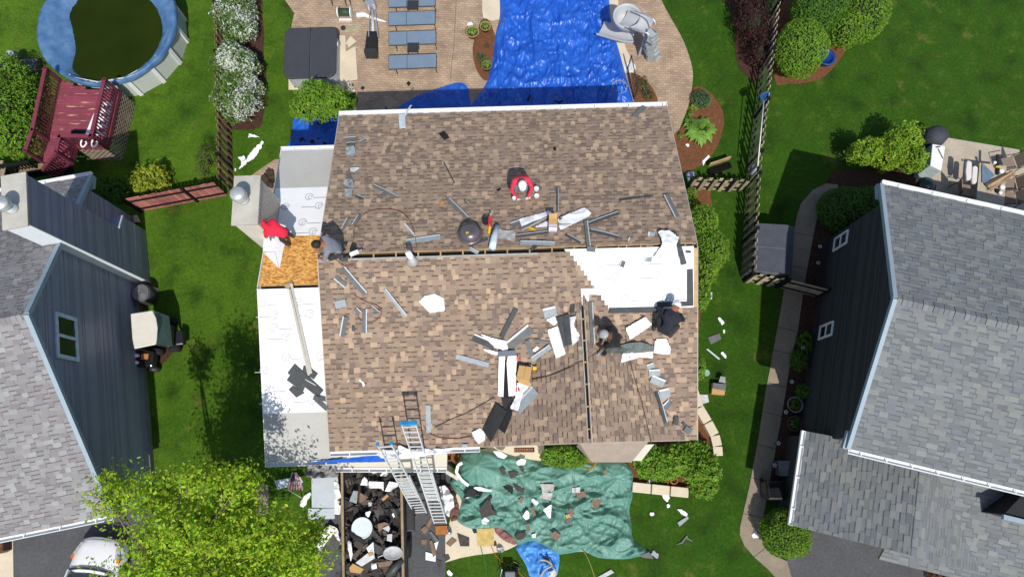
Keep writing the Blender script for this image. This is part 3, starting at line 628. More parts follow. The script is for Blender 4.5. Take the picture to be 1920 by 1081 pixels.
siding('siding', m_dark, rh, RHs.M(.315,RD-.4,0), -RHs.V, [(0,.2),(RD-.8,.2),(RD-.8,RHs.zf(.4)-.15),((RD-.8)/2,RHs.zf(RD/2)-.15),(0,RHs.zf(.4)-.15)], .115, (1,1,1), .004)
for v0 in (0, RD): mb = MB(); mb.beam(RHs.M(-.005,v0,RHs.ze-.05), RHs.M(-.005,RD/2,RHs.zr-.05), .12, .15); mb.build('rake_board', m_trimb, rh)
mb = MB()
mb.beam(RHs.M(.02,RD+.02,4.62), RHs.M(.02,RD-.5,4.78), .25, .16); mb.beam(RHs.M(-.02,-.02,4.66), RHs.M(.02,.5,4.78), .25, .16)
mb.build('eave_return', m_trimb, rh)
gutter('gutter', rh, RHs.M(0,0,4.8), RHs.M(12,0,4.8), -RHs.V, m_white, step=.75); gutter('gutter', rh, RHs.M(0,RD,4.82), RHs.M(12,RD,4.82), RHs.V, m_white)
for pts in ([(225,432),(210,522),(300,455),(313,368)], [(132,988),(120,1077),(205,1040),(220,945)]):
    c = [onpl(px('C7',*p), RHs.M(.29,0,0), -RHs.U) for p in pts]
    window(rh, RHs.M(.29,0,0), -RHs.U, 'C7', pts, m_white, 'h', .07)
# garage wing: low gable running towards the street
ga = P(1512,808,2.6); gb = P(1487,985,2.6); rr0 = P(1725,878,4.0); rr1 = P(1708,1035,4.0)
gv = (ga-gb); gv.z = 0; gl = gv.length; gv.normalize(); gu = Vector((gv.y, -gv.x, 0)); hw = (rr1-gb).dot(gu); zr_ = 4.0
def gm(u, v, z): return Vector((gb.x,gb.y,0))+gu*u+gv*v+Vector((0,0,z))
VS = (gu*hw+Vector((0,0,zr_-2.6))).normalized(); gs = math.hypot(hw, zr_-2.6); VS2 = (-gu*hw+Vector((0,0,zr_-2.6))).normalized()
courses('garage_shingles', m_shr, rh, gm(0,gl,2.6), -gv, VS, [(0,0),(gl,0),(gl,gs),(0,gs)], .145, PR, 33, band=S(110,116,122,.7), tab=(.16,.36))
courses('garage_shingles', m_shr, rh, gm(hw*2,0,2.6), gv, VS2, [(0,0),(gl,0),(gl,gs),(0,gs)], .145, PR, 34, band=S(110,116,122,.7), tab=(.16,.36))
mb = MB()
c = [gm(0,0,2.6),gm(0,gl,2.6),gm(hw,gl,zr_),gm(hw,0,zr_)]; mb.hexa([p-Vector((0,0,.12)) for p in c], c)
c = [gm(2*hw,0,2.6),gm(hw,0,zr_),gm(hw,gl,zr_),gm(2*hw,gl,2.6)]; mb.hexa([p-Vector((0,0,.12)) for p in c], c); mb.build('garage_deck', m_deck, rh)
mb = MB()
for i in range(13):
    v = -.02+i*.27; mb.prism([gm(hw-.02,v,zr_+.02), gm(hw,v,zr_+.035), gm(hw+.22,v,zr_-.22*(zr_-2.6)/hw+.02), gm(hw,v,zr_-.02)], gv*.25, 0, random.Random(i+9).choice(PR))
mb.build('ridge_cap', m_shr, rh)
mb = MB(); mb.prism([gm(.4,.3,0), gm(2*hw-.4,.3,0), gm(2*hw-.4,.3,2.55), gm(hw,.3,zr_-.2), gm(.4,.3,2.55)], gv*(gl-.3)); mb.build('garage_wall', m_dark, rh)
gutter('gutter', rh, gm(0,gl,2.6), gm(0,0,2.6), -gu, m_white, step=1.0)
# entry roof that meets the garage roof in a valley, with a near-black box above it painting in the wall's shade
e0 = P(1790,1062,2.6); eu = gu; zt = 3.9
eo = gm(hw+1.1, -.35, 2.45)
def em(u, v, z): return Vector((eo.x,eo.y,0))+gu*u+gv*v+Vector((0,0,z))
ds = math.hypot(3.4, 1.4); VE = (gv*3.4+Vector((0,0,1.4))).normalized()
courses('entry_shingles', m_shr, rh, em(0,0,2.45), gu, VE, [(-1.2,.0),(6,0),(6,ds),(-.6,ds)], .145, PR, 35, band=S(110,116,122,.7), tab=(.16,.36))
mb = MB(); c = [em(-1.2,0,2.45),em(6,0,2.45),em(6,3.4,3.85),em(-.6,3.4,3.85)]; mb.hexa([p-Vector((0,0,.1)) for p in c], [p-Vector((0,0,.004)) for p in c]); mb.build('entry_deck', m_deck, rh)
gutter('gutter', rh, em(2.2,0,2.47), em(6,0,2.47), -gv, m_white, step=.8)
wa = P(1882,964,3.9)
mb = MB(); mb.prism([P(1882,964,4.35)-Vector((0,0,1.6)), wa+gu*3-Vector((0,0,1.15)), P(1990,940,2.75), P(1866,905,2.75)], (0,0,1.6)); mb.build('entry_dormer', mat('dormer_painted_shade', (.02,.021,.023), .9), rh)  # near-black colour stands in for shade on this wall
mb = MB(); mb.beam(P(1880,968,4.4), P(1880,968,4.4)+gu*3, .14, .1); mb.build('dormer_trim', m_trimb, rh)
# ---------------------------------------------------------------- garden structures and plants, north side
def mpp(p): return (p.y*_s-(p.z-CAMH)*_c)/FPX
def blob(x, y, z, rx, ry, rz):
    c = P(x, y, z); k = mpp(c); return (c, (rx*k, ry*k, rz))
def inpoly(p, poly):
    x, y = p; r = False; j = len(poly)-1
    for i in range(len(poly)):
        a, b = poly[i], poly[j]
        if (a[1] > y) != (b[1] > y) and x < (b[0]-a[0])*(y-a[1])/(b[1]-a[1])+a[0]: r = not r
        j = i
    return r
def near(p, poly):
    best = None
    for i in range(len(poly)):
        a = Vector(poly[i]); b = Vector(poly[(i+1) % len(poly)]); d = b-a; t = max(0, min(1, (Vector(p)-a).dot(d)/max(d.length_squared, 1e-9))); q = a+d*t; l = (Vector(p)-q).length
        if best is None or l < best[0]: best = (l, q)
    return best
def ridge(p, sc, seed, k=1.6):
    q = Vector((p[0]*sc, p[1]*sc, seed)); q += Vector((noise.noise(q*.7+Vector((9,0,0))), noise.noise(q*.7+Vector((0,9,0))), 0))*.5
    v = abs(noise.noise(q)); return max(0, 1-3.2*v)**1.3
def cloth(mb, poly, hf, cell, th=.006, zf=None, m=0):        # poly = world xy ring, hf(x,y) height
    xs = [p[0] for p in poly]; ys = [p[1] for p in poly]; nx = int((max(xs)-min(xs))/cell)+2; ny = int((max(ys)-min(ys))/cell)+2
    x0, y0 = min(xs)-cell*.5, min(ys)-cell*.5; ins = {}
    for i in range(nx+1):
        for j in range(ny+1): ins[i, j] = inpoly((x0+i*cell, y0+j*cell), poly)
    idx = {}; vs = []; fs = []
    def vert(i, j):
        if (i, j) in idx: return idx[i, j]
        x, y = x0+i*cell, y0+j*cell
        edge = not ins[i, j]
        if edge: q = near((x, y), poly)[1]; x, y = q.x, q.y
        z = hf(x, y)
        idx[i, j] = len(vs); vs.append((x, y, z)); return idx[i, j]
    for i in range(nx):
        for j in range(ny):
            c = [(i,j),(i+1,j),(i+1,j+1),(i,j+1)]
            if sum(ins[k] for k in c) >= 2: fs.append([vert(*k) for k in c])
    mb.raw(vs, fs, m)
def tarp_mat(name, col, col2, rough=.4, bump=.6, sc=5., spec=.5):
    m = mat(name, col, rough, col2=col2, scale=2.2, spec=spec)
    n = m.node_tree; L = n.links.new; b = n.nodes['Principled BSDF']; g = n.nodes.new('ShaderNodeNewGeometry')
    w_ = n.nodes.new('ShaderNodeTexNoise'); w_.inputs['Scale'].default_value = sc; w_.inputs['Detail'].default_value = 4; w_.inputs['Distortion'].default_value = 1.2
    w_.noise_type = 'RIDGED_MULTIFRACTAL' if hasattr(w_, 'noise_type') else w_.noise_type
    L(g.outputs['Position'], w_.inputs['Vector']); bu = n.nodes.new('ShaderNodeBump'); bu.inputs['Strength'].default_value = bump; bu.inputs['Distance'].default_value = .04
    L(w_.outputs[0], bu.inputs['Height']); L(bu.outputs[0], b.inputs['Normal']); return m
m_blue = tarp_mat('blue_tarp', S(24,80,180,.92), S(42,104,206,.92), .36, .35, 9)
m_green = tarp_mat('green_tarp', S(88,142,126,.77), S(112,160,146,.78), .5, .25, 9)
m_cover = tarp_mat('pool_cover', S(62,100,146,.85), S(98,134,172,.85), .4, .3, 5)
def ring(fr, pts, n=5, smooth=True):
    q = [px(fr, *p) for p in pts]
    if smooth: q = [(v.x, v.y) for v in catmull([(a, b, 0) for a, b in q], n, True)]
    return [(v.x, v.y) for v in (P(a, b, 0) for a, b in q)]
# --- tarps behind the house
tb = ring('A4', [(235,-60),(300,-70),(500,-60),(700,-60),(830,-60),(850,70),(868,170),(905,300),(940,430),(985,590),(985,680),(600,690),(100,700),(70,610),(110,540),(160,460),(190,330),(205,210),(232,90)], 4)
def hb(x, y):
    e = near((x, y), tb)[0]; k = min(1, e/.25)
    fold = ridge((x*1.5, y*.3), 1.3, 3.)*.13+ridge((x*1.2, y*.35), 2.9, 23.)*.07                     # long folds that run towards the house
    return .03+k*(fold+ridge((x, y), .8, 7.)*.12+ridge((x*.4+y*.9, y*.3-x*.6), 2., 1.)*.07+ridge((x*.9-y*.5,x*.3+y*.25), 3.4, 31.)*.06+ridge((x,y*.5), 5.5, 37.)*.03+.006*noise.noise((x*6, y*6, 1)))
mb = MB(); cloth(mb, tb, hb, .04); mb.build('tarp', m_blue, smooth=True, label='large creased blue tarp spread over the in-ground pool behind the house', cat='tarp')
tb2 = ring('A3', [(570,985),(700,880),(830,810),(960,760),(1100,715),(1170,700),(1215,708),(1250,740),(1258,800),(1256,1000),(900,1060),(500,1060)], 3)
def hb2(x, y): e = near((x, y), tb2)[0]; return .03+min(1, e/.2)*(.12*ridge((x, y), .9, 4.)+.08*ridge((x, y), 2.4, 5.)+.04*ridge((x,y),4.5,2.))
mb = MB(); cloth(mb, tb2, hb2, .06); mb.build('tarp', m_blue, smooth=True, label='small blue tarp lying on pavers along the back wall left of the big pool tarp', cat='tarp')
tb3 = ring('A8', [(595,-40),(700,-60),(960,-60),(1000,60),(960,260),(560,240),(580,110)], 3)
mb = MB(); cloth(mb, tb3, lambda x, y: .03+min(1, near((x, y), tb3)[0]/.2)*(.09*ridge((x, y), 1.3, 8.)+.06*ridge((x, y), 3., 2.)), .05); mb.build('tarp', m_blue, smooth=True, label='blue tarp on the ground under the bright green tree beside the back corner', cat='tarp')
def scrap(fr, pts, label, cat, m, z=.03, th=.012, crumple=0., name=None, pl=GRD, group=None, h=None, extra=None, cell=.05):
    q = on(fr, pts, pl, z if h is None else h); mb = MB()
    if crumple:
        ri = [(p.x, p.y) for p in q]; a, b, c = pl; s_ = len(label)*.37
        if len(ri) >= 3:
            cloth(mb, ri, lambda x, y: a+b*x+c*y+(z if h is None else h)+crumple*(.8*ridge((x, y), 2.2, s_)+.5*ridge((x, y), 6., s_+3)), cell)
        return mb.build(name or cat.replace(' ', '_'), m, smooth=True, label=label, cat=cat, group=group)
    mb.prism([p-Vector((0,0,th)) for p in q], (0,0,th))
    if extra: extra(mb, q)
    return mb.build(name or cat.replace(' ', '_'), m, label=label, cat=cat, group=group)
m_bscrap = mat('black_felt_scrap', (.012,.012,.013), .9, .3)
for i, (pts, lab) in enumerate([([(500,605),(570,530),(600,575),(545,610)], 'large black felt scrap on the shaded blue tarp by the gutter'), ([(730,510),(765,500),(770,522),(740,538)], 'small black scrap on the shaded blue pool tarp'), ([(384,560),(400,530),(405,535),(394,570)], 'thin black splinter on the shaded blue tarp left of the large black scrap'), ([(783,580),(800,590),(812,605),(795,602)], 'black sliver on the pool tarp beside the gutter near its right end')]):
    scrap('A4', pts, lab, 'scrap', m_bscrap, .16, .01, name='felt_scrap')
for pts, lab in (([(690,945),(740,880),(775,905),(720,960)], 'black scrap with a white edge on the small blue tarp'), ([(728,705),(745,685),(770,700),(750,730)], 'dark leaf shaped shingle scrap on sunlit patio'), ([(340,745),(360,725),(380,742),(362,762)], 'dark scrap on patio near the hot tub'), ([(455,965),(480,945),(505,955),(500,985)], 'dark scrap in the shade of the house on the patio'), ([(552,905),(562,903),(568,955),(560,958)], 'thin dark shingle sliver in the patio shade')):
    scrap('A3', pts, lab, 'scrap', m_bscrap, .10 if 'small blue' in lab else .02, .012, name='felt_scrap')
for i, (x, y, r) in enumerate(((660,150,30),(745,155,25),(800,120,22),(850,160,34),(915,180,18),(655,195,14))):
    a = random.Random(i); scrap('A8', [(x+r*math.cos(t)*a.uniform(.6,1.1), y+r*math.sin(t)*a.uniform(.6,1.2)) for t in (0,1,2,3,4,5)], ['dark crumpled scrap at the left on the corner blue tarp','narrow dark scrap in the middle of the corner blue tarp','dark scrap nearest the tree on the corner blue tarp','largest dark scrap on the corner blue tarp','dark scrap against the roof edge on the corner blue tarp','small pale scrap by the gutter on the corner blue tarp'][i], 'scrap', m_bscrap if i < 5 else m_memb, .12, .02, name='felt_scrap')
# --- fences
def fence(name, label, a, b, h, m, pick=.12, gap=.03, shadow=True, cat='fence', post=2.2, cap=.0, slant=False):
    a = Vector(a); b = Vector(b); L = (b-a).length; d = (b-a)/L; nrm = Vector((-d.y, d.x, 0)); t = thing(name, label, cat, (a+b)/2)
    mb = MB(); k = 0; n = int(L/(pick+gap))
    for i in range(n):
        o = a+d*(i+.5)*(pick+gap); r_ = random.Random(i+int(L*10)); side = 1 if i % 2 or not shadow else -1
        c = o+nrm*(.035*side+.006*r_.uniform(-1,1)); w2 = d*pick/2; th = nrm*.011; hh = h+.03*r_.uniform(-1,1)
        j = r_.uniform(.72, 1.2)
        mb.hexa([c-w2-th, c+w2-th, c+w2+th, c-w2+th], [c-w2-th+Vector((0,0,hh)), c+w2-th+Vector((0,0,hh)), c+w2+th+Vector((0,0,hh)), c-w2+th+Vector((0,0,hh))], 0, (j, j*r_.uniform(.95,1.03), j*r_.uniform(.9,1.05)))
    mb.build('picket_panel', m, t)
    for z in (.3, h-.25):
        mb = MB(); mb.beam(a+Vector((0,0,z)), b+Vector((0,0,z)), .04, .09); mb.build('rail', m, t)
    i = 0.
    while i <= L+.01:
        mb = MB(); o = a+d*i; mb.beam(o, o+Vector((0,0,h+.05)), .10, .10, up=d); mb.beam(o+Vector((0,0,h+.05)), o+Vector((0,0,h+.08)), .13, .13, up=d); mb.build('post', m, t); i += post
    return t
for k_, c_ in (('weathered_fence', (140,128,110)), ('brown_fence', (136,106,80)), ('red_fence', (158,104,98))):
    m_ = bpy.data.materials[k_]; n = m_.node_tree; at = n.nodes.new('ShaderNodeAttribute'); at.attribute_name = 'tint'
    b = n.nodes['Principled BSDF']; src = b.inputs['Base Color'].links[0].from_socket; mm = n.nodes.new('ShaderNodeMix'); mm.data_type = 'RGBA'; mm.blend_type = 'MULTIPLY'; mm.inputs[0].default_value = 1
    n.links.new(src, mm.inputs[6]); n.links.new(at.outputs['Color'], mm.inputs[7]); n.links.new(mm.outputs[2], b.inputs['Base Color'])
def untint(o): pass
fence('wooden_fence', 'brown shadowbox fence behind the white flowering shrubs', P(427,-40), P(436,360), 1.4, m_bfence)
fence('wooden_fence', 'faded red picket fence joining the slate blue house to the brown fence', P(266,397), P(428,367), 1.3, m_rfence, .135, .012, False)
fence('wooden_fence', 'long weathered grey fence dividing the right lawns, with a pool net on it', P(1447,-40), P(1400,345), 1.5, m_fence, .12, .05)
fence('wooden_fence', 'weathered fence stretch along the left side of the small grey storage shed', P(1400,352), P(1391,523), 1.5, m_fence, .12, .05)
fence('wooden_fence', 'short weathered fence between the brown house and the long fence', P(1286,355), P(1394,358), 1.1, m_fence, .14, .06, post=1.6)
fence('wooden_fence', 'short weathered fence in front of the storage shed', P(1395,527), P(1455,537), 1.1, m_fence, .14, .06, post=1.2)
gt = thing('wooden_gate', 'closed grey board gate across the sidewalk by the charcoal house', 'gate', P(1490,545))
a, b = P(1458,538), P(1530,556); d = (b-a).normalized()
mb = MB(); n_ = 9
for i in range(n_):
    o = a+(b-a)*((i+.5)/n_); w2 = d*((b-a).length/n_*.48); th = Vector((-d.y,d.x,0))*.012; j = random.Random(i).uniform(.8,1.1)
    mb.hexa([o-w2-th,o+w2-th,o+w2+th,o-w2+th], [p+Vector((0,0,1.15)) for p in (o-w2-th,o+w2-th,o+w2+th,o-w2+th)], 0, (j,j,j))
mb.build('board_panel', m_fence, gt)
for z in (.25, .95):
    mb = MB(); mb.beam(a+Vector((0,-.03,z)), b+Vector((0,-.03,z)), .04, .09); mb.build('rail', m_fence, gt)
for o in (a, b):
    mb = MB(); mb.beam(o, o+Vector((0,0,1.25)), .1, .1, up=d); mb.build('post', m_fence, gt)
# --- flowering shrubs
lf = LEAF('flowering_leaf', (.13,.22,.055))
def flower(bias):
    def f(rnd, p, d):
        g = noise.noise(p*1.4+Vector((bias*5,0,0)))+.35*d.x+.25*noise.noise(p*4)
        if rnd.random() < max(.05, min(.8, .30+g*.9)): w_ = rnd.uniform(4.2, 5.6); return (w_, w_*.62, w_*2.25)
        return None
    return f
for i, (lab, bl) in enumerate([('white flowering shrub at the far end of the brown fence row', [blob(440,18,.9,40,44,.9), blob(446,50,.8,36,34,.8)]), ('middle white flowering shrub along the brown fence', [blob(442,122,1.,44,36,.95)]), ('nearest white flowering shrub along the brown fence', [blob(443,188,.95,42,44,.9), blob(455,160,.9,36,30,.85)])]):
    shrub('flowering_shrub', lab, 'shrub', bl, 6500, .10, lf, 40+i, group='white flowering shrubs along the fence', tintf=flower(i), wild=.22, hue=.3)
# --- trees and bushes
lg = LEAF('bright_leaf', (.16,.30,.028)); ld_ = LEAF('deep_leaf', (.085,.20,.022)); lime = LEAF('lime_leaf', (.22,.36,.03)); lp = LEAF('plum_leaf', (.055,.022,.022)); lh_ = LEAF('hosta_leaf', (.20,.38,.06)); lgr = LEAF('sedum_leaf', (.10,.21,.10))
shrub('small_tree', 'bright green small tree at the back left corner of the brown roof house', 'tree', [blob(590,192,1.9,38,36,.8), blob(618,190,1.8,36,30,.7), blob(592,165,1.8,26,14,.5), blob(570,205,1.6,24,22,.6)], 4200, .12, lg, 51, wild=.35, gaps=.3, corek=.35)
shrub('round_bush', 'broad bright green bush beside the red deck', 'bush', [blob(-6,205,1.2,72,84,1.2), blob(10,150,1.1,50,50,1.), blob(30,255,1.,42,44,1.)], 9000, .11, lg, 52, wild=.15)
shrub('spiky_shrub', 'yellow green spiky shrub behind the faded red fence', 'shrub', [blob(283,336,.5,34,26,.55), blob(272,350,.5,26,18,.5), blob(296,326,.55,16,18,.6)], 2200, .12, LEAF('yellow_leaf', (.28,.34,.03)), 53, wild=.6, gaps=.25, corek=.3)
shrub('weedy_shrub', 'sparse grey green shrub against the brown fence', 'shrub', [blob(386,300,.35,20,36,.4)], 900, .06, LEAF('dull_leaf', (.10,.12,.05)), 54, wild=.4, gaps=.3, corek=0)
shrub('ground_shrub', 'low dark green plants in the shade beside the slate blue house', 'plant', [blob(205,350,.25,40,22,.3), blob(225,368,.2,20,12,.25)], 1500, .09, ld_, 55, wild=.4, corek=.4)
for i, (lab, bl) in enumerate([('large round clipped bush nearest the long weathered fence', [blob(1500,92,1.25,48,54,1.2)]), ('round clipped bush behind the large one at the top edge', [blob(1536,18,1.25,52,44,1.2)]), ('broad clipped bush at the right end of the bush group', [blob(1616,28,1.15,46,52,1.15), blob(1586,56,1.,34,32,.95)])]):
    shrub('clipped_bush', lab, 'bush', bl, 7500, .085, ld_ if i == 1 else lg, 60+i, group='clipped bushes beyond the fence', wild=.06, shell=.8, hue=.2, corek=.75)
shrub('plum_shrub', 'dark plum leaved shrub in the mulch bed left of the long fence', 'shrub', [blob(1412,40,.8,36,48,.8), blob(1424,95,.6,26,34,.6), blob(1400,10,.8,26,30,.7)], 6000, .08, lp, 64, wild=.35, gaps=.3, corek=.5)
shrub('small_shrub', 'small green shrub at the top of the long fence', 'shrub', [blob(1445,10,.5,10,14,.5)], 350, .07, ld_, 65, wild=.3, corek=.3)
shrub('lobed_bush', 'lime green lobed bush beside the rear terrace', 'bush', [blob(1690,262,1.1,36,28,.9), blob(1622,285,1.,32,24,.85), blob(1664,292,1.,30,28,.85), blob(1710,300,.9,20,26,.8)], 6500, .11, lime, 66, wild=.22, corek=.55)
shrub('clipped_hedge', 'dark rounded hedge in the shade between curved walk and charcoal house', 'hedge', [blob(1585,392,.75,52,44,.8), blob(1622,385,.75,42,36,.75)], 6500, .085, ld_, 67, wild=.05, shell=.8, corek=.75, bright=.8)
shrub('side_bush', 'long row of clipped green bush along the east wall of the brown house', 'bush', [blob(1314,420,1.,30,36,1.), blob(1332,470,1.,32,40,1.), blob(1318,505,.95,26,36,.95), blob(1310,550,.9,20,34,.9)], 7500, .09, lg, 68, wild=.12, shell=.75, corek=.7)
shrub('side_bush', 'small bright bush against the middle of the east wall', 'bush', [blob(1308,688,.6,14,26,.6)], 900, .08, lg, 69, wild=.15, corek=.6)
shrub('side_bush', 'small green bush beside the short fence at the brown house corner', 'bush', [blob(1294,372,.5,14,20,.5)], 700, .08, lg, 70, wild=.2, corek=.5)
shrub('sedum_plant', 'blue green mounded sedum in the round mulch bed', 'plant', [blob(1315,186,.22,19,19,.26)], 900, .055, lgr, 71, wild=.05, shell=.85, corek=.7)
shrub('golden_plant', 'pale yellow green plant beside the mounded sedum', 'plant', [blob(1304,200,.1,10,7,.15)], 160, .07, lime, 72, wild=.3, corek=0)
def rosette(name, label, c, r, n, m, seed, h=.35, lw=.35, cat='plant', rows=3):
    t = MB(); rnd = random.Random(seed)
    for i in range(n):
        a = i*2.399+rnd.uniform(-.2,.2); k = (.35+.65*(i/n)); l = r*k; w_ = l*lw; d = Vector((math.cos(a), math.sin(a), 0)); q = Vector((-d.y, d.x, 0)); z0 = h*(1-.6*k)
        b0_ = c+d*.02; m1 = c+d*l*.55+Vector((0,0,z0+h*.35)); e = c+d*l+Vector((0,0,z0*.6)); j = rnd.uniform(.75,1.25)
        t.face([b0_, m1-q*w_*.5, m1+Vector((0,0,.02))], 0, (j*1.05,j,j)); t.face([b0_, m1+Vector((0,0,.02)), m1+q*w_*.5], 0, (j,j*.9,j)); t.face([m1-q*w_*.5, e, m1+Vector((0,0,.02))], 0, (j*1.1,j*1.1,j)); t.face([m1+Vector((0,0,.02)), e, m1+q*w_*.5], 0, (j*.9,j*.9,j))
    return t.build(name, m, label=label, cat=cat, base=c)
rosette('hosta_plant', 'large broad leaved hosta in the round mulch bed', P(*px('A5',218,745)), .75, 60, lh_, 1, .42, .42)
for x, y, lab in ((145,697,'small hosta at the left edge of the round mulch bed'),(105,765,'tiny leafy plant in the round bed by the roof corner'),(160,645,'tiny green plant in the round bed below the sedum')):
    rosette('hosta_plant', lab, P(*px('A5',x,y)), .28 if x == 145 else .18, 16, lh_, x, .2, .4)
rosette('agave_plant', 'spiky blue green plant in the leaf shaped mulch bed', P(*px('A3',1360,500)), .32, 30, lgr, 5, .25, .16)
rosette('small_plant', 'small wispy plant in the leaf shaped mulch bed', P(*px('A3',1410,400)), .22, 14, LEAF('dull_leaf'), 6, .15, .14)
shrub('grass_clump', 'low green plants in the mulch bed beside the black pool gate', 'plant', [blob(1205,160,.12,12,18,.16), blob(1215,178,.1,10,12,.14)], 500, .07, LEAF('dull_leaf'), 73, wild=.4, corek=0)
# potted plants
m_pot = mat('clay_pot', S(170,150,96,.7), .8, .15)
def pot(label, c, r, m, h=.28, leaf=lh_, n=26, soil=True):
    t = thing('potted_plant', label, 'plant pot', c); mb = MB(); mb.lathe(c, [(r*.7,0),(r,h),(r*1.06,h),(r*1.06,h+.03),(r*.88,h+.03),(r*.86,h-.04)], 20); mb.build('pot', m, t, smooth=True)
    if n: rosette('leaves', None, c+Vector((0,0,h-.02)), r*1.0, n, leaf, int(c.x*10), .16, .3, None).parent = t; o = [k for k in t.children if k.name.startswith('leaves')][0]; o.location = (0,0,h-.02); [o.pop(k, None) for k in ('label','category') if k in o]
    mb = MB(); mb.lathe(c+Vector((0,0,h-.05)), [(r*.85,0),(r*.85,.02)], 16); mb.build('soil', m_dmulch, t); return t
pot('potted plant on patio pavers left of the mulch bed tip', P(*px('A3',1290,302)), .27, m_pot)
pot('potted plant at the far tip of the leaf shaped mulch bed', P(*px('A3',1398,255)), .22, m_pot)
pot('potted plant half buried at the near end of the leaf shaped mulch bed', P(*px('A3',1410,580)), .22, mat('green_pot', S(120,130,70,.7), .8))
# --- above-ground pool at the upper left
pc = P(201,43,1.3); pr = 2.68; pool = thing('above_ground_pool', 'round above ground pool with blue cover slumped around dark green water', 'pool', (pc.x,pc.y,0))
NP = 16; pp = lambda r, a, z: Vector((pc.x+r*math.cos(a), pc.y+r*math.sin(a), z))
mb = MB()
for i in range(NP): a0, a1 = 2*math.pi*i/NP, 2*math.pi*(i+1)/NP; mb.hexa([pp(pr-.1,a0,0),pp(pr-.1,a1,0),pp(pr-.04,a1,0),pp(pr-.04,a0,0)], [pp(pr-.1,a0,1.28),pp(pr-.1,a1,1.28),pp(pr-.04,a1,1.28),pp(pr-.04,a0,1.28)])
mb.build('wall', mat('pool_wall', S(206,212,206,.8), .5, .04), pool)
for i in range(NP):
    a0 = 2*math.pi*i/NP; mb = MB(); mb.beam(pp(pr-.02,a0,0), pp(pr-.02,a0,1.3), .16, .06, up=pp(1,a0,0)-pp(0,a0,0)); mb.build('upright', m_white, pool)
wring = [P(*px('A1',x,y),1.0) for x, y in [(395,85),(440,10),(520,-45),(650,-70),(790,-40),(880,50),(915,150),(905,230),(850,330),(760,410),(660,452),(560,458),(470,440),(410,385),(428,280),(412,170)]]
wr = catmull(wring, 6, True); nW = len(wr)
mb = MB(); rows = 10; vs = []
for k in range(rows+1):
    t = k/rows
    for i, q in enumerate(wr):
        a = math.atan2(q.y-pc.y, q.x-pc.x); o = pp(pr+.06, a, 1.34); v = q.lerp(o, min(1, t*1.12)); v.z = 1.0+.34*min(1, t*1.35)**.8
        v.z += .05*ridge((a*3+t, t*1.5), 1.7, 2.)*math.sin(math.pi*min(1,t))+.03*noise.noise((a*14, t*3, 0))+.05*ridge((a*6, t*.8), 2., 4.)*(1 if t < .95 else 0)
        if k == rows: v = pp(pr+.05+.03*noise.noise((a*6,1,1)), a, 1.10+.10*noise.noise((a*4,3,1)))
        vs.append(v)
mb.raw(vs, [(k*nW+i, k*nW+(i+1) % nW, (k+1)*nW+(i+1) % nW, (k+1)*nW+i) for k in range(rows) for i in range(nW)]); mb.build('cover', m_cover, pool, smooth=True)
mb = MB(); mb.face([(p.x+(p.x-pc.x)*.04, p.y+(p.y-pc.y)*.04, 1.015) for p in wr]); mb.build('water', mat('green_water', S(42,58,6,.5), .3, .2, .8, col2=S(54,68,8,.5), spec=.12), pool)
# red deck beside it
dk = thing('pool_deck', 'weathered dark red wooden deck with railings beside the round pool', 'deck', P(*px('D3',780,450)))
fl = [P(*px('D3',*p),1.2) for p in [(590,95),(720,150),(830,180),(1150,190),(1025,755),(720,748),(690,900),(410,880),(470,690)]]
m_redw = mat('red_deck_paint'); 
def planks(name, ring_, d, m, parent, wd=.14, th=.035, seed=1):
    bm = bmesh.new(); tl = bm.faces.layers.float_color.new('tint'); base = parent.matrix_basis.translation; d = Vector(d).normalized(); q = Vector((-d.y, d.x, 0)); o = ring_[0]
    us = [(p-o).dot(d) for p in ring_]; vs_ = [(p-o).dot(q) for p in ring_]; rnd = random.Random(seed); v = min(vs_)
    while v < max(vs_):
        # span of the plank inside the outline
        m_ = v+wd/2; hits = []
        for i in range(len(ring_)):
            a0, b0_ = vs_[i], vs_[(i+1) % len(ring_)]; 
            if (a0 > m_) != (b0_ > m_): t = (m_-a0)/(b0_-a0); hits.append(us[i]+(us[(i+1) % len(ring_)]-us[i])*t)
        hits.sort()
        for k in range(0, len(hits)-1, 2):
            j = rnd.uniform(.85,1.12); mbx = [o+d*u+q*w_+Vector((0,0,z)) for z in (-th, 0) for u, w_ in ((hits[k],v+.004),(hits[k+1],v+.004),(hits[k+1],v+wd-.004),(hits[k],v+wd-.004))]
            vv_ = [bm.verts.new(p-base) for p in mbx]
            for f in ((3,2,1,0),(4,5,6,7),(0,1,5,4),(1,2,6,5),(2,3,7,6),(3,0,4,7)): fc = bm.faces.new([vv_[x] for x in f]); fc[tl] = (j,j*rnd.uniform(.96,1.04),j,1)
        v += wd
    me = bpy.data.meshes.new(name); bm.to_mesh(me); bm.free(); me.materials.append(m); ob = bpy.data.objects.new(name, me); COL.objects.link(ob); ob.parent = parent; return ob
m_redp = mat('worn_red_plank', S(150,70,86,.72), .8, .12, 3, attr=True, fine=.12)
n = m_redp.node_tree; b = n.nodes['Principled BSDF']; src = b.inputs['Base Color'].links[0].from_socket
nz = n.nodes.new('ShaderNodeTexNoise'); nz.inputs['Scale'].default_value = 1.; nz.inputs['Detail'].default_value = 6; mp = n.nodes.new('ShaderNodeMapping'); mp.inputs['Scale'].default_value = (1.6,11,4); g_ = n.nodes.new('ShaderNodeNewGeometry'); n.links.new(g_.outputs['Position'], mp.inputs[0]); n.links.new(mp.outputs[0], nz.inputs[0])
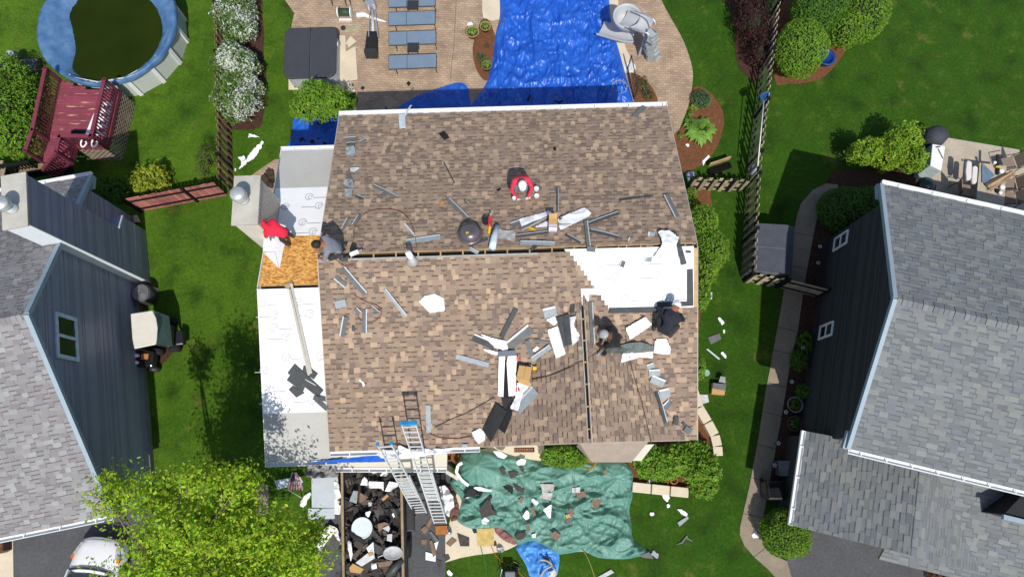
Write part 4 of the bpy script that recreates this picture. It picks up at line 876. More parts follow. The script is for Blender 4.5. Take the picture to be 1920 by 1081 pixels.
r_ = n.nodes.new('ShaderNodeMapRange'); r_.inputs[1].default_value = .62; r_.inputs[2].default_value = .68; n.links.new(nz.outputs[0], r_.inputs[0]); mm = n.nodes.new('ShaderNodeMix'); mm.data_type = 'RGBA'; mm.inputs[7].default_value = (*S(226,180,150,.7),1); n.links.new(r_.outputs[0], mm.inputs[0]); n.links.new(src, mm.inputs[6]); n.links.new(mm.outputs[2], b.inputs['Base Color'])
planks('floor', fl, (fl[4]-fl[5]), m_redp, dk)
def railing(parent, fr, pts, z0, h, m, step=.13, name='railing'):
    q = [P(*px(fr, *p), z0) for p in pts]; mb = MB()
    for a, b in zip(q, q[1:]):
        L = (b-a).length; up = Vector((0,0,1)); mb.beam(a+up*h, b+up*h, .14, .04); mb.beam(a+up*(h-.07), b+up*(h-.07), .04, .08); mb.beam(a+up*.1, b+up*.1, .04, .08)
        for i in range(int(L/step)+1): o = a+(b-a)*min(1, (i*step)/L); mb.beam(o+up*.08, o+up*(h-.05), .04, .04, up=(b-a))
        for o in (a, b): mb.beam(o-up*.1, o+up*(h+.02), .09, .09, up=(b-a))
    return mb.build(name, m, parent)
railing(dk, 'D3', [(590,110),(470,690),(405,890)], 1.2, .95, m_red); railing(dk, 'D3', [(1140,215),(1020,745)], 1.2, .95, m_red); railing(dk, 'D3', [(1010,752),(722,745)], 1.2, .95, m_red); railing(dk, 'D3', [(722,755),(690,900)], 1.2, .95, m_red)
mb = MB()
for i in range(4):
    z = 1.0-i*.25; o = [P(*px('D3',*p), z) for p in ((420+0*i,890+i*28),(700,905+i*28),(705,935+i*28),(425,920+i*28))]; mb.prism([p-Vector((0,0,.04)) for p in o], (0,0,.04))
mb.build('stair', m_redp, dk)
q0, q1 = P(*px('D3',690,905),1.2), P(*px('D3',560,1060),.4); mb = MB(); mb.beam(q0+Vector((0,0,.95)), q1+Vector((0,0,.95)), .14, .04); mb.beam(q0+Vector((0,0,.1)), q1+Vector((0,0,.1)), .04, .08)
for i in range(9): o = q0.lerp(q1, i/8); mb.beam(o, o+Vector((0,0,.95)), .04, .04, up=(q1-q0))
mb.build('stair_railing', m_red, dk)
def lattice(parent, a, b, z0, z1, m):
    a = Vector(a); b = Vector(b); L = (b-a).length; d = (b-a)/L; H_ = z1-z0; mb = MB(); k = -H_
    nr = Vector((-d.y,d.x,0))*.006
    while k < L:
        for s_ in (1, -1):
            u0, u1 = (k, k+H_) if s_ > 0 else (k+H_, k); za, zb = z0, z1
            pa, pb = [u0, za], [u1, zb]
            def cl(p, q_):
                if p[0] < 0: t = (0-p[0])/(q_[0]-p[0]); return [0, p[1]+(q_[1]-p[1])*t]
                if p[0] > L: t = (L-p[0])/(q_[0]-p[0]); return [L, p[1]+(q_[1]-p[1])*t]
                return p
            pa, pb = cl(pa, pb), cl(pb, pa)
            if abs(pa[0]-pb[0]) > .02: mb.beam(a+d*pa[0]+Vector((0,0,pa[1]))+nr*s_, b*0+a+d*pb[0]+Vector((0,0,pb[1]))+nr*s_, .008, .045, up=Vector((0,0,1)))
        k += .2
    return mb.build('lattice_skirt', m, parent)
m_lat = mat('lattice', S(186,164,148,.7), .85, .2, 5)
dg = lambda x, y: Vector(P(*px('D3',x,y),1.2)-Vector((0,0,1.2)))
lattice(dk, dg(1150,195), dg(1025,755), 0, 1.12, m_lat); lattice(dk, dg(1025,758), dg(724,750), 0, 1.12, m_lat)
mb = MB(); mb.beam(dg(1150,190)+Vector((0,0,1.1)), dg(1025,755)+Vector((0,0,1.1)), .04, .18); mb.beam(dg(1025,755)+Vector((0,0,1.1)), dg(722,748)+Vector((0,0,1.1)), .04, .18); mb.beam(dg(722,748)+Vector((0,0,1.1)), dg(690,900)+Vector((0,0,1.1)), .04, .18); mb.build('skirt_board', m_red, dk)
pl_ = thing('pool_ladder', 'white plastic pool ladder stored along the right railing of the red deck', 'ladder', P(*px('D3',1040,480),1.22))
for o in (0, 1):
    q = [P(*px('D3',x+o*80,y),1.3) for x, y in ((1005,310),(960,480),(935,640))]; mb = MB(); mb.tube(q, .035, 8); mb.build('side_rail', m_white, pl_, smooth=True)
for i in range(5):
    a, b = P(*px('D3',1000-i*14,330+i*72),1.3), P(*px('D3',1085-i*14,345+i*72),1.3); mb = MB(); mb.beam(a, b, .16, .05); mb.build('tread', m_white, pl_)
for i, x in enumerate((800, 905)):
    t = MB(); q = [P(*px('D3',x+dx,715+dy),2.1-dz) for dx, dy, dz in ((-10,-35,0),(-20,5,.05),(0,35,.1),(35,0,.12),(25,-20,.1))]; t.tube(catmull(q, 5), .03, 8); t.build('grab_handle', m_white, smooth=True, label=['white curved grab handle over the near deck railing, left one','white curved grab handle over the near deck railing, right one'][i], cat='handle', group='grab handles on the deck railing')
scrap('D3', [(915,400),(925,405),(855,625),(820,630)], 'white cloth strip hanging inside the red deck railing', 'cloth', m_memb, 1.26, .02)
scrap('D3', [(685,585),(825,590),(840,635),(675,640)], 'dark mat on the red deck by the near railing', 'mat', m_black, 1.215, .012, name='door_mat')
fp = thing('pool_pump', 'grey pool filter pump with a pale round lid beside the pool', 'pump', P(58,125)); c = P(58,128)
mb = MB(); mb.box(c.x-.45, c.y-.3, 0, c.x+.45, c.y+.25, .35); mb.build('housing', mat('pump_grey', (.07,.075,.08), .5, .15), fp, bevel=.03)
mb = MB(); mb.lathe(P(44,122), [(.22,0),(.24,.1),(.24,.65),(.2,.75),(.05,.8)], 18); mb.build('tank', mat('pump_grey'), fp, smooth=True)
mb = MB(); mb.lathe(P(44,122)+Vector((0,0,.8)), [(.17,0),(.18,.04),(.1,.09),(0,.1)], 16); mb.build('lid', mat('pale_lid', (.45,.46,.46), .4), fp, smooth=True)
scrap('D3', [(1195,400),(1262,430),(1240,520),(1178,470)], 'pale concrete paver leaning by the deck lattice', 'paver', m_conc, .08, .07, name='stepping_stone')
wd_ = thing('wooden_deck', 'pale wooden deck corner with railing at the left edge of the picture', 'deck', P(-10,330)); 
planks('floor', [P(*px('D3',*p),.75) for p in [(-200,870),(40,880),(62,1090),(-200,1100)]], (0,1,0), mat('pale_plank', S(176,160,132,.7), .85, .2, 3, attr=True, fine=.12), wd_, seed=5)
railing(wd_, 'D3', [(62,1040),(420,985)], .05, .9, mat('pale_plank'))
pb_ = thing('planter_box', 'long wooden planter box between the red stair and pale deck', 'planter', P(*px('D3',330,960)))
for a, b in (((190,945),(475,900)),((195,1030),(470,985)),((190,945),(195,1030)),((475,900),(470,985))):
    mb = MB(); mb.beam(P(*px('D3',*a),.3), P(*px('D3',*b),.3), .04, .5); mb.build('side_board', mat('pale_plank'), pb_)
mb = MB(); mb.prism([P(*px('D3',*p),.35) for p in ((195,948),(470,905),(466,982),(200,1025))], (0,0,.1)); mb.build('soil', mat('dry_soil', S(150,130,96,.7), .95, .2, 6), pb_)
# --- patio: hot tub, lounge chairs, tables, heater, hose reel
m_spa = mat('spa_cover', S(70,72,78,.7), .65, .08, 3, bump=.1, bscale=30)
ht = thing('hot_tub', 'square hot tub under a folded charcoal vinyl cover', 'hot tub', P(588,110))
cs = [P(*px('A2',x,y),.92) for x, y in ((690,255),(1130,225),(1120,650),(690,650))]
ctr = sum(cs, Vector())/4; ux = ((cs[1]+cs[2])-(cs[0]+cs[3])).normalized(); uy = Vector((-ux.y,ux.x,0)); hx, hy = (cs[1]-cs[0]).length/2, (cs[2]-cs[1]).length/2
def rrect(x0, y0, x1, y1, r, corners=(1,1,1,1), n=5):
    out = []
    for (cx, cy, a0), f in zip(((x1-r,y1-r,0),(x0+r,y1-r,90),(x0+r,y0+r,180),(x1-r,y0+r,270)), corners):
        if f: out += [(cx+r*math.cos(math.radians(a0+90*i/n)), cy+r*math.sin(math.radians(a0+90*i/n))) for i in range(n+1)]
        else: out.append((x1 if a0 in (0,270) else x0, y1 if a0 in (0,90) else y0))
    return out
W = lambda p, z: Vector((ctr.x,ctr.y,z))+ux*p[0]+uy*p[1]
mb = MB(); mb.prism([W(p,0.05) for p in rrect(-hx+.08,-hy+.06,hx-.06,hy-.06,.3)], (0,0,.78)); mb.build('cabinet', mat('spa_shell', S(196,200,206,.75), .45, .06), ht)
for s_, cr in ((0,(0,1,1,0)),(1,(1,0,0,1))):
    x0, x1 = (-hx, -.012) if s_ == 0 else (.012, hx)
    mb = MB(); mb.prism([W(p,.83) for p in rrect(x0,-hy,x1,hy,.32,cr)], (0,0,.11)); mb.build('cover_half', m_spa, ht, bevel=.03)
mb = MB(); mb.beam(W((hx+.01,hy*.3),.80), W((hx+.01,hy*.42),.80), .03, .07); mb.build('latch', m_white, ht)
for pts, lab in (([(1150,300),(1205,300),(1210,470),(1155,470)], 'narrow cream board leaning beside the hot tub'), ([(1205,365),(1250,305),(1300,350),(1235,400)], 'square cream tile tilted beside the hot tub'), ([(1150,470),(1290,390),(1308,670),(1200,690),(1155,600)], 'large cream cardboard sheet beside the hot tub'), ([(1195,705),(1250,690),(1290,770),(1240,790)], 'cream tile at the corner of the hot tub pad')):
    scrap('A2', pts, lab, 'board', m_walk, .09 if 'large' not in lab else .07, .02, name='cream_board')
m_sling = mat('blue_grey_sling', S(124,144,164,.75), .7, .06, 4); m_frame = mat('dark_frame', (.03,.032,.035), .5, .1)
def G(fr, x, y, z): p = P(*px(fr,x,y), z); return Vector((p.x,p.y,0))
lo = thing('sun_lounger', 'blue grey sling sun lounger nearest the house on the paver patio', 'sun lounger', G('A3',785,520,.34), 'sun loungers in a row on the patio')
def LP(x, y, z): return lo.location+Vector((x, y, z))
for x0, x1, nm in ((-.98,-.25,'backrest'),(-.23,.95,'seat')):
    mb = MB(); mb.hexa([LP(x0,-.30,.33),LP(x1,-.30,.33),LP(x1,.30,.33),LP(x0,.30,.33)], [LP(x0,-.30,.35),LP(x1,-.30,.35),LP(x1,.30,.35),LP(x0,.30,.35)]); mb.build(nm, m_sling, lo)
mb = MB()
for y in (-.32, .32): mb.tube([LP(-.98,y,.33), LP(.97,y,.33)], .022, 6)
for x in (-.98, -.24, .96): mb.tube([LP(x,-.32,.33), LP(x,.32,.33)], .018, 6)
mb.build('frame', m_frame, lo)
for x in (-.7, .93):
    for y in (-.33, .33): mb = MB(); mb.tube([LP(x,y,.33), LP(x+.02,y*1.12,0)], .02, 6); mb.build('leg', m_frame, lo)
for (x, y), lab in (((783,320),'blue grey sling sun lounger between the two black side tables, second from the house'),((778,155),'blue grey sling sun lounger third from the house on the patio'),((780,2),'blue grey sling sun lounger at the top edge of the picture')):
    dup(lo, G('A3',x,y,.34), .0, lab)
lo.rotation_euler = (0,0,.04)
for k in bpy.data.objects:
    if k.name.startswith('sun_lounger'): k.rotation_euler = (0,0,.04)
tb_ = thing('side_table', 'black woven side table between the loungers nearest the house', 'table', G('A3',785,402,.44), 'black side tables between the loungers')
def TP(x, y, z): return tb_.location+Vector((x, y, z))
mb = MB(); mb.hexa([TP(-.2,-.2,.40),TP(.2,-.2,.40),TP(.2,.2,.40),TP(-.2,.2,.40)], [TP(-.23,-.22,.44),TP(.23,-.22,.44),TP(.23,.22,.44),TP(-.23,.22,.44)])
for i in range(4): mb.beam(TP(-.23+.46*(i % 2)*1, -.22 if i < 2 else .22, .45), TP(.23 if i in (0,3) else -.23+.46*(i % 2), -.22 if i == 0 else .22, .45), .03, .02)
mb.build('table_top', m_frame, tb_)
for x in (-.2,.2):
    for y in (-.2,.2): mb = MB(); mb.tube([TP(x,y,.41), TP(x,y*1.1,0)], .018, 6); mb.build('leg', m_frame, tb_)
dup(tb_, G('A3',783,42,.44), 0, 'black woven side table between the two farthest loungers')
ch_ = thing('patio_chair', 'brown sling patio chair at the top edge of the patio, left one of two', 'chair', P(638,2), 'patio chairs at the top edge')
def CP(x, y, z): return ch_.location+Vector((x, y, z))
m_tsling = mat('taupe_sling', S(150,132,118,.7), .8, .08, 5)
mb = MB(); mb.hexa([CP(-.25,-.22,.42),CP(.25,-.22,.42),CP(.25,.25,.44),CP(-.25,.25,.44)], [CP(-.25,-.22,.44),CP(.25,-.22,.44),CP(.25,.25,.46),CP(-.25,.25,.46)]); mb.build('seat', m_tsling, ch_)
mb = MB(); mb.hexa([CP(-.25,.25,.5),CP(.25,.25,.5),CP(.25,.40,.95),CP(-.25,.40,.95)], [CP(-.25,.28,.5),CP(.25,.28,.5),CP(.25,.43,.95),CP(-.25,.43,.95)]); mb.build('backrest', m_tsling, ch_)
for x in (-.29,.29):
    mb = MB(); mb.tube([CP(x,-.26,0),CP(x,-.24,.62),CP(x,.26,.64)], .018, 6); mb.tube([CP(x,.36,0),CP(x,.27,.5),CP(x,.42,.97)], .018, 6); mb.build('side_frame', mat('bronze_frame', (.06,.045,.035), .5), ch_)
dup(ch_, P(671,0), .08, 'brown sling patio chair at the top edge of the patio, right one of two')
he = thing('patio_heater', 'pyramid patio heater with silver bars and black base on the pavers', 'heater', P(697,60))
def hp_(x, y, z): return P(*px('A3',x,y), z)
mb = MB(); a = [hp_(397,470,.02),hp_(495,470,.02),hp_(490,305,.06),hp_(410,305,.06)]; mb.hexa(a, [a[0]+Vector((0,0,.46)),a[1]+Vector((0,0,.46)),a[2]+Vector((0,0,.34)),a[3]+Vector((0,0,.34))]); mb.build('base', m_bscrap, he)
mb = MB(); a = [hp_(392,500,.0),hp_(495,500,.0),hp_(495,468,.0),hp_(392,468,.0)]; mb.hexa(a, [p+Vector((0,0,.5)) for p in a]); mb.build('burner_box', m_frame, he)
for x0, x1 in ((410,420),(490,465)):
    for z in (.08, .42): mb = MB(); mb.beam(hp_(x0,310,z), hp_(x1,90,.10+.6*z), .04, .04); mb.build('bar', m_alu, he)
mb = MB(); mb.tube([hp_(450,305,.25), hp_(443,90,.25)], .06, 12); mb.build('glass_tube', mat('frosted_glass', (.5,.53,.55), .15, .05), he, smooth=True)
mb = MB(); a = [hp_(388,82,.0),hp_(420,110,.0),hp_(488,100,.0),hp_(465,52,.0)]; mb.hexa(a, [p+Vector((0,0,.5)) for p in a]); mb.build('reflector', m_alu, he)
hr = thing('hose_reel', 'white garden hose reel with green hose on the patio beside the hot tub', 'hose reel', P(*px('A3',215,150)))
c = P(*px('A3',220,140))
mb = MB(); mb.tube([c+Vector((-.22,0,.3)), c+Vector((.25,0,.3))], .16, 16); mb.build('hose_coil', mat('dark_green_hose', (.03,.06,.03), .6), hr, smooth=True)
for x in (-.26, .27):
    mb = MB(); mb.lathe(c+Vector((x,0,.3)), [(.0,-.02),(.22,-.02),(.22,.02),(.0,.02)], 18, axis=Matrix.Rotation(math.pi/2, 3, 'Y')); mb.build('end_plate', m_white, hr)
mb = MB(); mb.box(c.x-.26, c.y-.25, 0, c.x+.27, c.y-.18, .12); mb.box(c.x-.26, c.y+.18, 0, c.x+.27, c.y+.25, .12); mb.build('foot', m_white, hr)
mb = MB(); q = [P(*px('A3',x,y),.02) for x, y in ((180,245),(230,262),(300,258),(335,225),(300,205),(240,215),(260,250),(310,245),(320,220),(280,200))]; mb.tube(catmull(q, 6), .013, 6); mb.build('hose', mat('pale_green_hose', (.30,.42,.26), .5), hr, smooth=True)
mb = MB(); mb.lathe(P(*px('A3',198,243)), [(.03,0),(.1,0),(.1,.08),(.03,.08)], 14); mb.build('wheel', m_frame, hr)
t = thing('folded_umbrella', 'folded white cloth umbrella lying across the patio heater foot', 'umbrella', P(*px('A3',420,150)))
mb = MB(); q = [P(*px('A3',x,y),.1) for x, y in ((310,130),(380,125),(420,145),(500,170),(560,185))]; mb.tube(q, [.12,.10,.07,.05,.02], 8); mb.build('canopy', m_memb, t, smooth=True)
mb = MB(); mb.tube([P(*px('A3',540,180),.1), P(*px('A3',568,190),.1)], .012, 6); mb.build('pole', m_alu, t)
def wire(label, fr, pts, z, r, m, pl=GRD, name='hose', cat='hose', zs=None):
    q = [R(*px(fr, x, y), pl, (zs[i] if zs else z)) for i, (x, y) in enumerate(pts)]; mb = MB(); mb.tube(catmull(q, 6), r, 5); return mb.build(name, m, smooth=True, label=label, cat=cat)
wire('thin brown cord running across the patio pavers towards the house', 'A3', [(1150,-5),(1140,200),(1130,400),(1110,560),(1103,690)], .02, .008, mat('brown_cord', (.12,.09,.07), .7), name='cord', cat='cord')
wire('small loop of pale cord by the potted plant on the patio', 'A3', [(1268,245),(1300,240),(1330,200),(1350,215),(1320,235)], .02, .012, mat('pale_cord', (.4,.36,.3), .7), name='cord', cat='cord')
mb = MB(); mb.lathe(P(*px('A3',1268,208)), [(.02,0),(.11,0),(.12,.02),(.03,.04)], 14); mb.build('skimmer_lid', m_white, label='small white round lid on the patio near the potted plants', cat='lid')
mb = MB(); c = P(*px('A4',963,380)); mb.lathe(c, [(.0,0),(.23,0),(.24,.03),(.2,.05),(0,.05)], 20); mb.build('skimmer_lid', m_white, label='white round skimmer lid on the cream pool coping', cat='lid')
# water slide
sl_ = thing('pool_slide', 'pale grey curved water slide with stepped rock ladder beside the tarp', 'slide', P(*px('D8',700,450)))
m_sl = mat('slide_grey', S(200,202,206,.74), .4, .04, 2)
def sweep(mb, path, r, rim=.05, n=9):
    N = len(path); vs = []
    for i, p in enumerate(path):
        d = path[min(i+1,N-1)]-path[max(i-1,0)]; d.z = 0; d.normalize(); s_ = Vector((-d.y,d.x,0))
        prof = [(-r-rim,.0),(-r-rim,.04),(-r,.05)]+[(-r*math.cos(math.pi*k/n), .05-.30*math.sin(math.pi*k/n)) for k in range(1,n)]+[(r,.05),(r+rim,.04),(r+rim,0)]
        und = [( (r+.02)*math.cos(math.pi*k/n), -.02-.31*math.sin(math.pi*k/n)) for k in range(1,n)]
        for a, z in prof+und: vs.append(p+s_*a+Vector((0,0,z)))
    k = len(vs)//N
    mb.raw(vs, [(i*k+j, i*k+(j+1) % k, (i+1)*k+(j+1) % k, (i+1)*k+j) for i in range(N-1) for j in range(k)])
pth = [P(*px('D8',x,y),z) for x, y, z in ((890,390,2.05),(800,340,2.0),(700,310,1.95),(600,275,1.85),(520,265,1.7))]
mb = MB(); sweep(mb, catmull(pth, 6), .34); mb.build('upper_flume', m_sl, sl_, smooth=True)
mb = MB(); c = P(*px('D8',575,275),1.72); mb.lathe(c, [(.10,-.32),(.30,-.28),(.42,-.15),(.47,.12),(.50,.22),(.56,.22),(.55,.10),(.48,-.2),(.3,-.36)], 28); mb.build('bowl', m_sl, sl_, smooth=True)
pth = [P(*px('D8',x,y),z) for x, y, z in ((470,330,1.35),(560,430,1.2),(690,470,1.05),(690,505,.95),(590,510,.85),(440,480,.7),(300,440,.55),(195,408,.45))]
mb = MB(); sweep(mb, catmull(pth[3:], 6), .30); mb.build('lower_flume', m_sl, sl_, smooth=True)
mb = MB()
for i in range(9):
    t_ = i/8; c = P(*px('D8', 935+45*t_, 490+340*t_), 0); z = 1.9*(1-t_)+.12; rr = random.Random(i)
    c = P(*px('D8', 935+45*t_+rr.uniform(-6,6), 480+350*t_), z); mb.prism([Vector((c.x+.24*math.cos(a)*rr.uniform(.7,1.15), c.y+.2*math.sin(a)*rr.uniform(.7,1.15), max(0,z-.55))) for a in (0,1,2,3,4,5)], (0,0,min(z,.55)))
mb.build('rock_steps', mat('rock_grey', S(176,184,186,.72), .7, .14, 4, bump=.4, bscale=12), sl_)
for o in (0, 1):
    q = [P(*px('D8',x,y),z) for x, y, z in (((720,170,2.5),(860,220,2.7),(980,300,2.7),(1000,420,2.4),(1030,520,1.7)) if o == 0 else ((620,400,2.5),(760,440,2.7),(900,500,2.7),(920,590,2.4),(950,660,1.6)))]
    mb = MB(); mb.tube(catmull(q, 6), .025, 8); mb.build('handrail', m_alu, sl_, smooth=True)
mb = MB()
for x, y, z in ((640,300,1.5),(430,520,.4),(880,420,1.9)): b_ = P(*px('D8',x,y),z); mb.tube([b_, Vector((b_.x,b_.y,0))], .04, 8)
mb.build('support_post', m_sl, sl_)
g2 = thing('pool_gate', 'black wire pool gate panel standing at the tarp edge', 'gate', P(*px('A4',960,470)))
a, b = P(*px('A4',950,390)), P(*px('A4',985,560)); up = Vector((0,0,1)); mb = MB()
for z in (.1, 1.0): mb.tube([a+up*z, b+up*z], .02, 6)
for o in (a, b): mb.tube([o, o+up*1.02], .025, 6)
mb.build('frame', m_frame, g2)
mb = MB()
for i in range(1, 12): o = a.lerp(b, i/12); mb.tube([o+up*.1, o+up], .008, 5)
mb.build('bar', m_frame, g2)
t = MB(); c = P(*px('A4',903,497),.15)
for i in range(9):
    an = i/9*2*math.pi; d = Vector((math.cos(an), math.sin(an), 0)); t.tube(catmull([c, c+d*.2+up*.02, c+d*.33+up*.15, c+d*.26+up*.28], 4), .012, 5)
t.tube([c+Vector((math.cos(k*.4)*.3, math.sin(k*.4)*.3, .12)) for k in range(17)], .012, 5)
t.build('wire_basket', mat('pale_wire', (.30,.36,.46), .4, .1), label='round wire plant basket on the blue tarp near the pool gate', cat='basket')
wb = thing('raised_plank_box', 'grey plank box lid leaning in the shade behind the short fence', 'box', P(1347,318))
mb = MB(); q = [P(*px('A5',*p),z) for p, z in (((262,955),.05),((385,915),.05),((395,945),.35),((275,990),.35))]; mb.prism(q, (0,0,.06)); mb.build('plank', m_fence, wb)
mb = MB(); q = [P(*px('A5',*p),z) for p, z in (((258,945),.0),((375,905),.0))]; mb.beam(q[0]+up*.3, q[1]+up*.3, .05, .25); mb.build('side_board', m_wood, wb)
t = MB(); t.lathe(P(*px('A5',163,992)), [(.0,0),(.18,0),(.2,.05),(.14,.2),(.0,.26)], 14); t.build('garden_ornament', mat('blue_white_ceramic', (.3,.36,.45), .3, .3, 12), smooth=True, label='pale blue garden ornament in the shade beside the short fence', cat='ornament')
t = MB(); t.lathe(P(*px('A5',510,965)), [(.0,0),(.2,.02),(.24,.2),(.15,.4),(0,.45)], 12); t.build('wire_bin', mat('grey_wire', (.2,.23,.27), .5, .3, 20), smooth=True, label='grey wire bin in the fence corner shade', cat='bin')
for i, (pts, lab) in enumerate((([(230,905),(265,873),(275,882),(245,915),(236,936)], 'white paper scrap at the lower edge of the round mulch bed'), ([(132,815),(150,808),(160,818),(148,832)], 'small white scrap on the round mulch bed'))): scrap('A5', pts, lab, 'paper', m_memb, .06, .02, .05, name='paper_scrap')
nt_ = thing('pool_net', 'blue pool net on a long white pole hung on the fence', 'pool net', P(1430,240))
q0, q1 = P(*px('A5',543,935),1.5), P(*px('A5',577,570),1.55)
mb = MB(); mb.tube([q0, q1], .02, 8); mb.build('pole', m_white, nt_, smooth=True)
ring_ = [P(*px('A5',x,y),1.55) for x, y in ((577,570),(558,545),(575,525),(600,520),(602,545),(588,562),(577,570))]; mb = MB(); mb.tube(catmull(ring_, 4), .028, 6); mb.build('net_frame', mat('net_blue', S(40,100,170,.8), .5), nt_, smooth=True)
mb = MB(); mb.face([p-Vector((0,0,.05)) for p in ring_[:-1]]); mb.build('net', mat('net_mesh', (.02,.05,.10), .8), nt_)
bp = thing('blue_planter', 'glazed blue planter under the large clipped bush', 'planter', P(*px('A5',905,350))); c = P(*px('A5',905,352))
mb = MB(); mb.lathe(c, [(.2,0),(.33,.2),(.36,.4),(.38,.42),(.30,.42),(.28,.3)], 20); mb.build('pot', mat('cobalt_glaze', S(34,70,150,.8), .25, .2, 8), bp, smooth=True)
# storage shed by the fence
ss = thing('storage_shed', 'low grey storage shed with lidded roof beside the weathered fence', 'shed', P(1450,470))
q = [P(*px('C4',*p),1.45) for p in ((215,335),(412,365),(392,690),(188,655))]; r2 = [P(*px('C4',*p),1.1) for p in ((470,378),(448,705))]
mb = MB(); mb.prism([Vector((p.x*.995+q[0].x*.005,p.y,0)) for p in (q[0],r2[0],r2[1],q[3])], (0,0,1.05)); mb.build('body', mat('shed_wall', (.12,.13,.14), .7), ss)
mb = MB(); mb.hexa([p-up*.3*(1 if i in (0,3) else 0)-up*.05 for i, p in enumerate(q)], [p-up*.3*(1 if i in (0,3) else 0) for i, p in enumerate(q)]); mb.hexa([q[1]-up*.05, r2[0]-up*.05, r2[1]-up*.05, q[2]-up*.05], [q[1], r2[0], r2[1], q[2]])
mb.build('roof', mat('shed_roof', S(98,104,116,.5), .8, .14, 3, fine=.15), ss)
mb = MB(); m1 = (q[0]+q[3])/2-up*.29; m2 = (q[1]+q[2])/2+up*.012; mb.beam(m1, m2, .03, .02); mb.build('roof_seam', mat('shed_wall'), ss)
# rear terrace furniture behind the right house
def tx(x, y, z=0.05): return P(*px('D7',x,y),z)
gr = thing('covered_grill', 'charcoal fabric covered grill at the lawn edge of the rear terrace', 'grill', tx(300,130))
mb = MB(); c = G('D7',395,80,1.)+Vector((0,0,.05)); mb.lathe(c, [(.40,0),(.43,.3),(.42,.75),(.38,1.0),(.2,1.12),(0,1.15)], 22, sx=1.05, sy=.95); mb.build('cover', mat('grill_cover', S(70,74,82,.7), .75, .15, 5, bump=.3, bscale=8), gr, smooth=True)
mb = MB(); 
for s_ in (-.4,.4): mb.tube([c+Vector((s_,-.2,0)), c+Vector((s_,-.2,-.04))], .06, 8)
mb.build('wheel', m_frame, gr)
kg = thing('kettle_grill', 'round black kettle grill by the terrace gutter', 'grill', tx(265,740)); c = G('D7',265,720,.95)+Vector((0,0,.05))
mb = MB(); mb.lathe(c+up*.45, [(.0,0),(.2,.05),(.32,.2),(.34,.34)], 24); mb.build('bowl', m_bscrap, kg, smooth=True)
mb = MB(); mb.lathe(c+up*.80, [(.345,0),(.33,.1),(.22,.22),(.05,.27),(0,.275)], 24); mb.build('lid', mat('enamel_black', (.012,.014,.022), .15, .2, 3, spec=.7), kg, smooth=True)
for a in (.5, 2.6, 4.7): mb = MB(); mb.tube([c+Vector((.2*math.cos(a),.2*math.sin(a),.5)), c+Vector((.33*math.cos(a),.33*math.sin(a),0))], .015, 6); mb.build('leg', m_alu, kg)
bx_ = thing('storage_bench', 'white lidded storage cart with broom on top at the terrace edge', 'storage box', tx(380,450))
a = [tx(190,330,.1),tx(330,205,.1),tx(430,570,.1),tx(200,540,.1)]
top = [tx(328,200,1.0),tx(492,230,1.0),tx(440,540,1.0),tx(300,470,1.0)]
base = [Vector((p.x-.12, p.y-.1, .05)) for p in top]
mb = MB(); mb.hexa([base[3],base[2],base[1],base[0]], [top[3]-up*.06,top[2]-up*.06,top[1]-up*.06,top[0]-up*.06]); mb.build('body', mat('cart_blue_white', S(206,222,222,.7), .5), bx_)
mb = MB(); mb.hexa([top[3]-up*.05,top[2]-up*.05,top[1]-up*.05,top[0]-up*.05], [top[3],top[2],top[1],top[0]]); mb.build('lid', m_white, bx_, bevel=.02)
mb = MB(); mb.tube([tx(375,245,1.04), tx(425,235,1.04)], .02, 6); mb.tube([tx(400,260,1.03), tx(460,385,1.03)], .012, 6); mb.build('broom', m_frame, label='small black handled brush lying on the white storage cart', cat='brush')
ta = thing('patio_table', 'long pale wood grained terrace table crowded with boards and tools', 'table', tx(1080,720)); tt = [tx(885,890,.74),tx(1235,990,.74),tx(1265,480,.74),tx(925,440,.74)]
ext = [tt[0]+(tt[0]-tt[3])*.15, tt[1]+(tt[1]-tt[2])*.15, tt[2], tt[3]]
mb = MB(); mb.hexa([p-up*.04 for p in ext], ext); mb.build('table_top', mat('table_wood', S(196,182,160,.72), .7, .12, 5, fine=.08), ta)
for p in ext: mb = MB(); q_ = p.lerp(sum(ext, Vector())/4, .12); mb.beam(q_-up*.04, Vector((q_.x,q_.y,.05)), .06, .06); mb.build('leg', m_frame, ta)
def tchair(label, fr_pt, rot):
    return dup(ch_, tx(*fr_pt), rot, label)
for pt, r_, lab in (((740,790),1.45,'patio chair with pale cushions at the left side of the terrace table'),((1290,450),-1.4,'taupe patio chair at the far right of the terrace table'),((1300,720),-1.5,'taupe patio chair in the middle right of the terrace table'),((1295,890),-1.55,'taupe patio chair at the near right of the terrace table by the gutter')):
    o = tchair(lab, pt, r_); g_ = G('D7',*pt,.5); o.location = (g_.x,g_.y,.05); o['group'] = 'chairs around the terrace table'
m_cush = mat('cushion_cream', S(228,224,218,.8), .85, .04, 4)
for pts, lab in (([(740,430),(775,425),(805,450),(800,640),(780,672),(735,668),(725,560)], 'long cream seat cushion leaning on the terrace chair, left one'), ([(815,500),(850,490),(880,510),(868,690),(850,718),(815,715),(800,690)], 'long cream seat cushion next to the table, right one')):
    q = [tx(*p,.78) for p in pts]; mb = MB(); mb.prism(q, (0,0,.12)); mb.build('cushion', m_cush, label=lab, cat='cushion', bevel=.03, group='cream cushions on the terrace')
q = [tx(*p,.76) for p in ((950,440),(1110,600),(1000,700),(950,690))]; mb = MB(); mb.prism(q, (0,0,.03)); mb.build('glass_sheet', mat('blue_sheet', S(120,140,164,.7), .3), label='blue grey tinted sheet lying on the terrace table', cat='sheet')
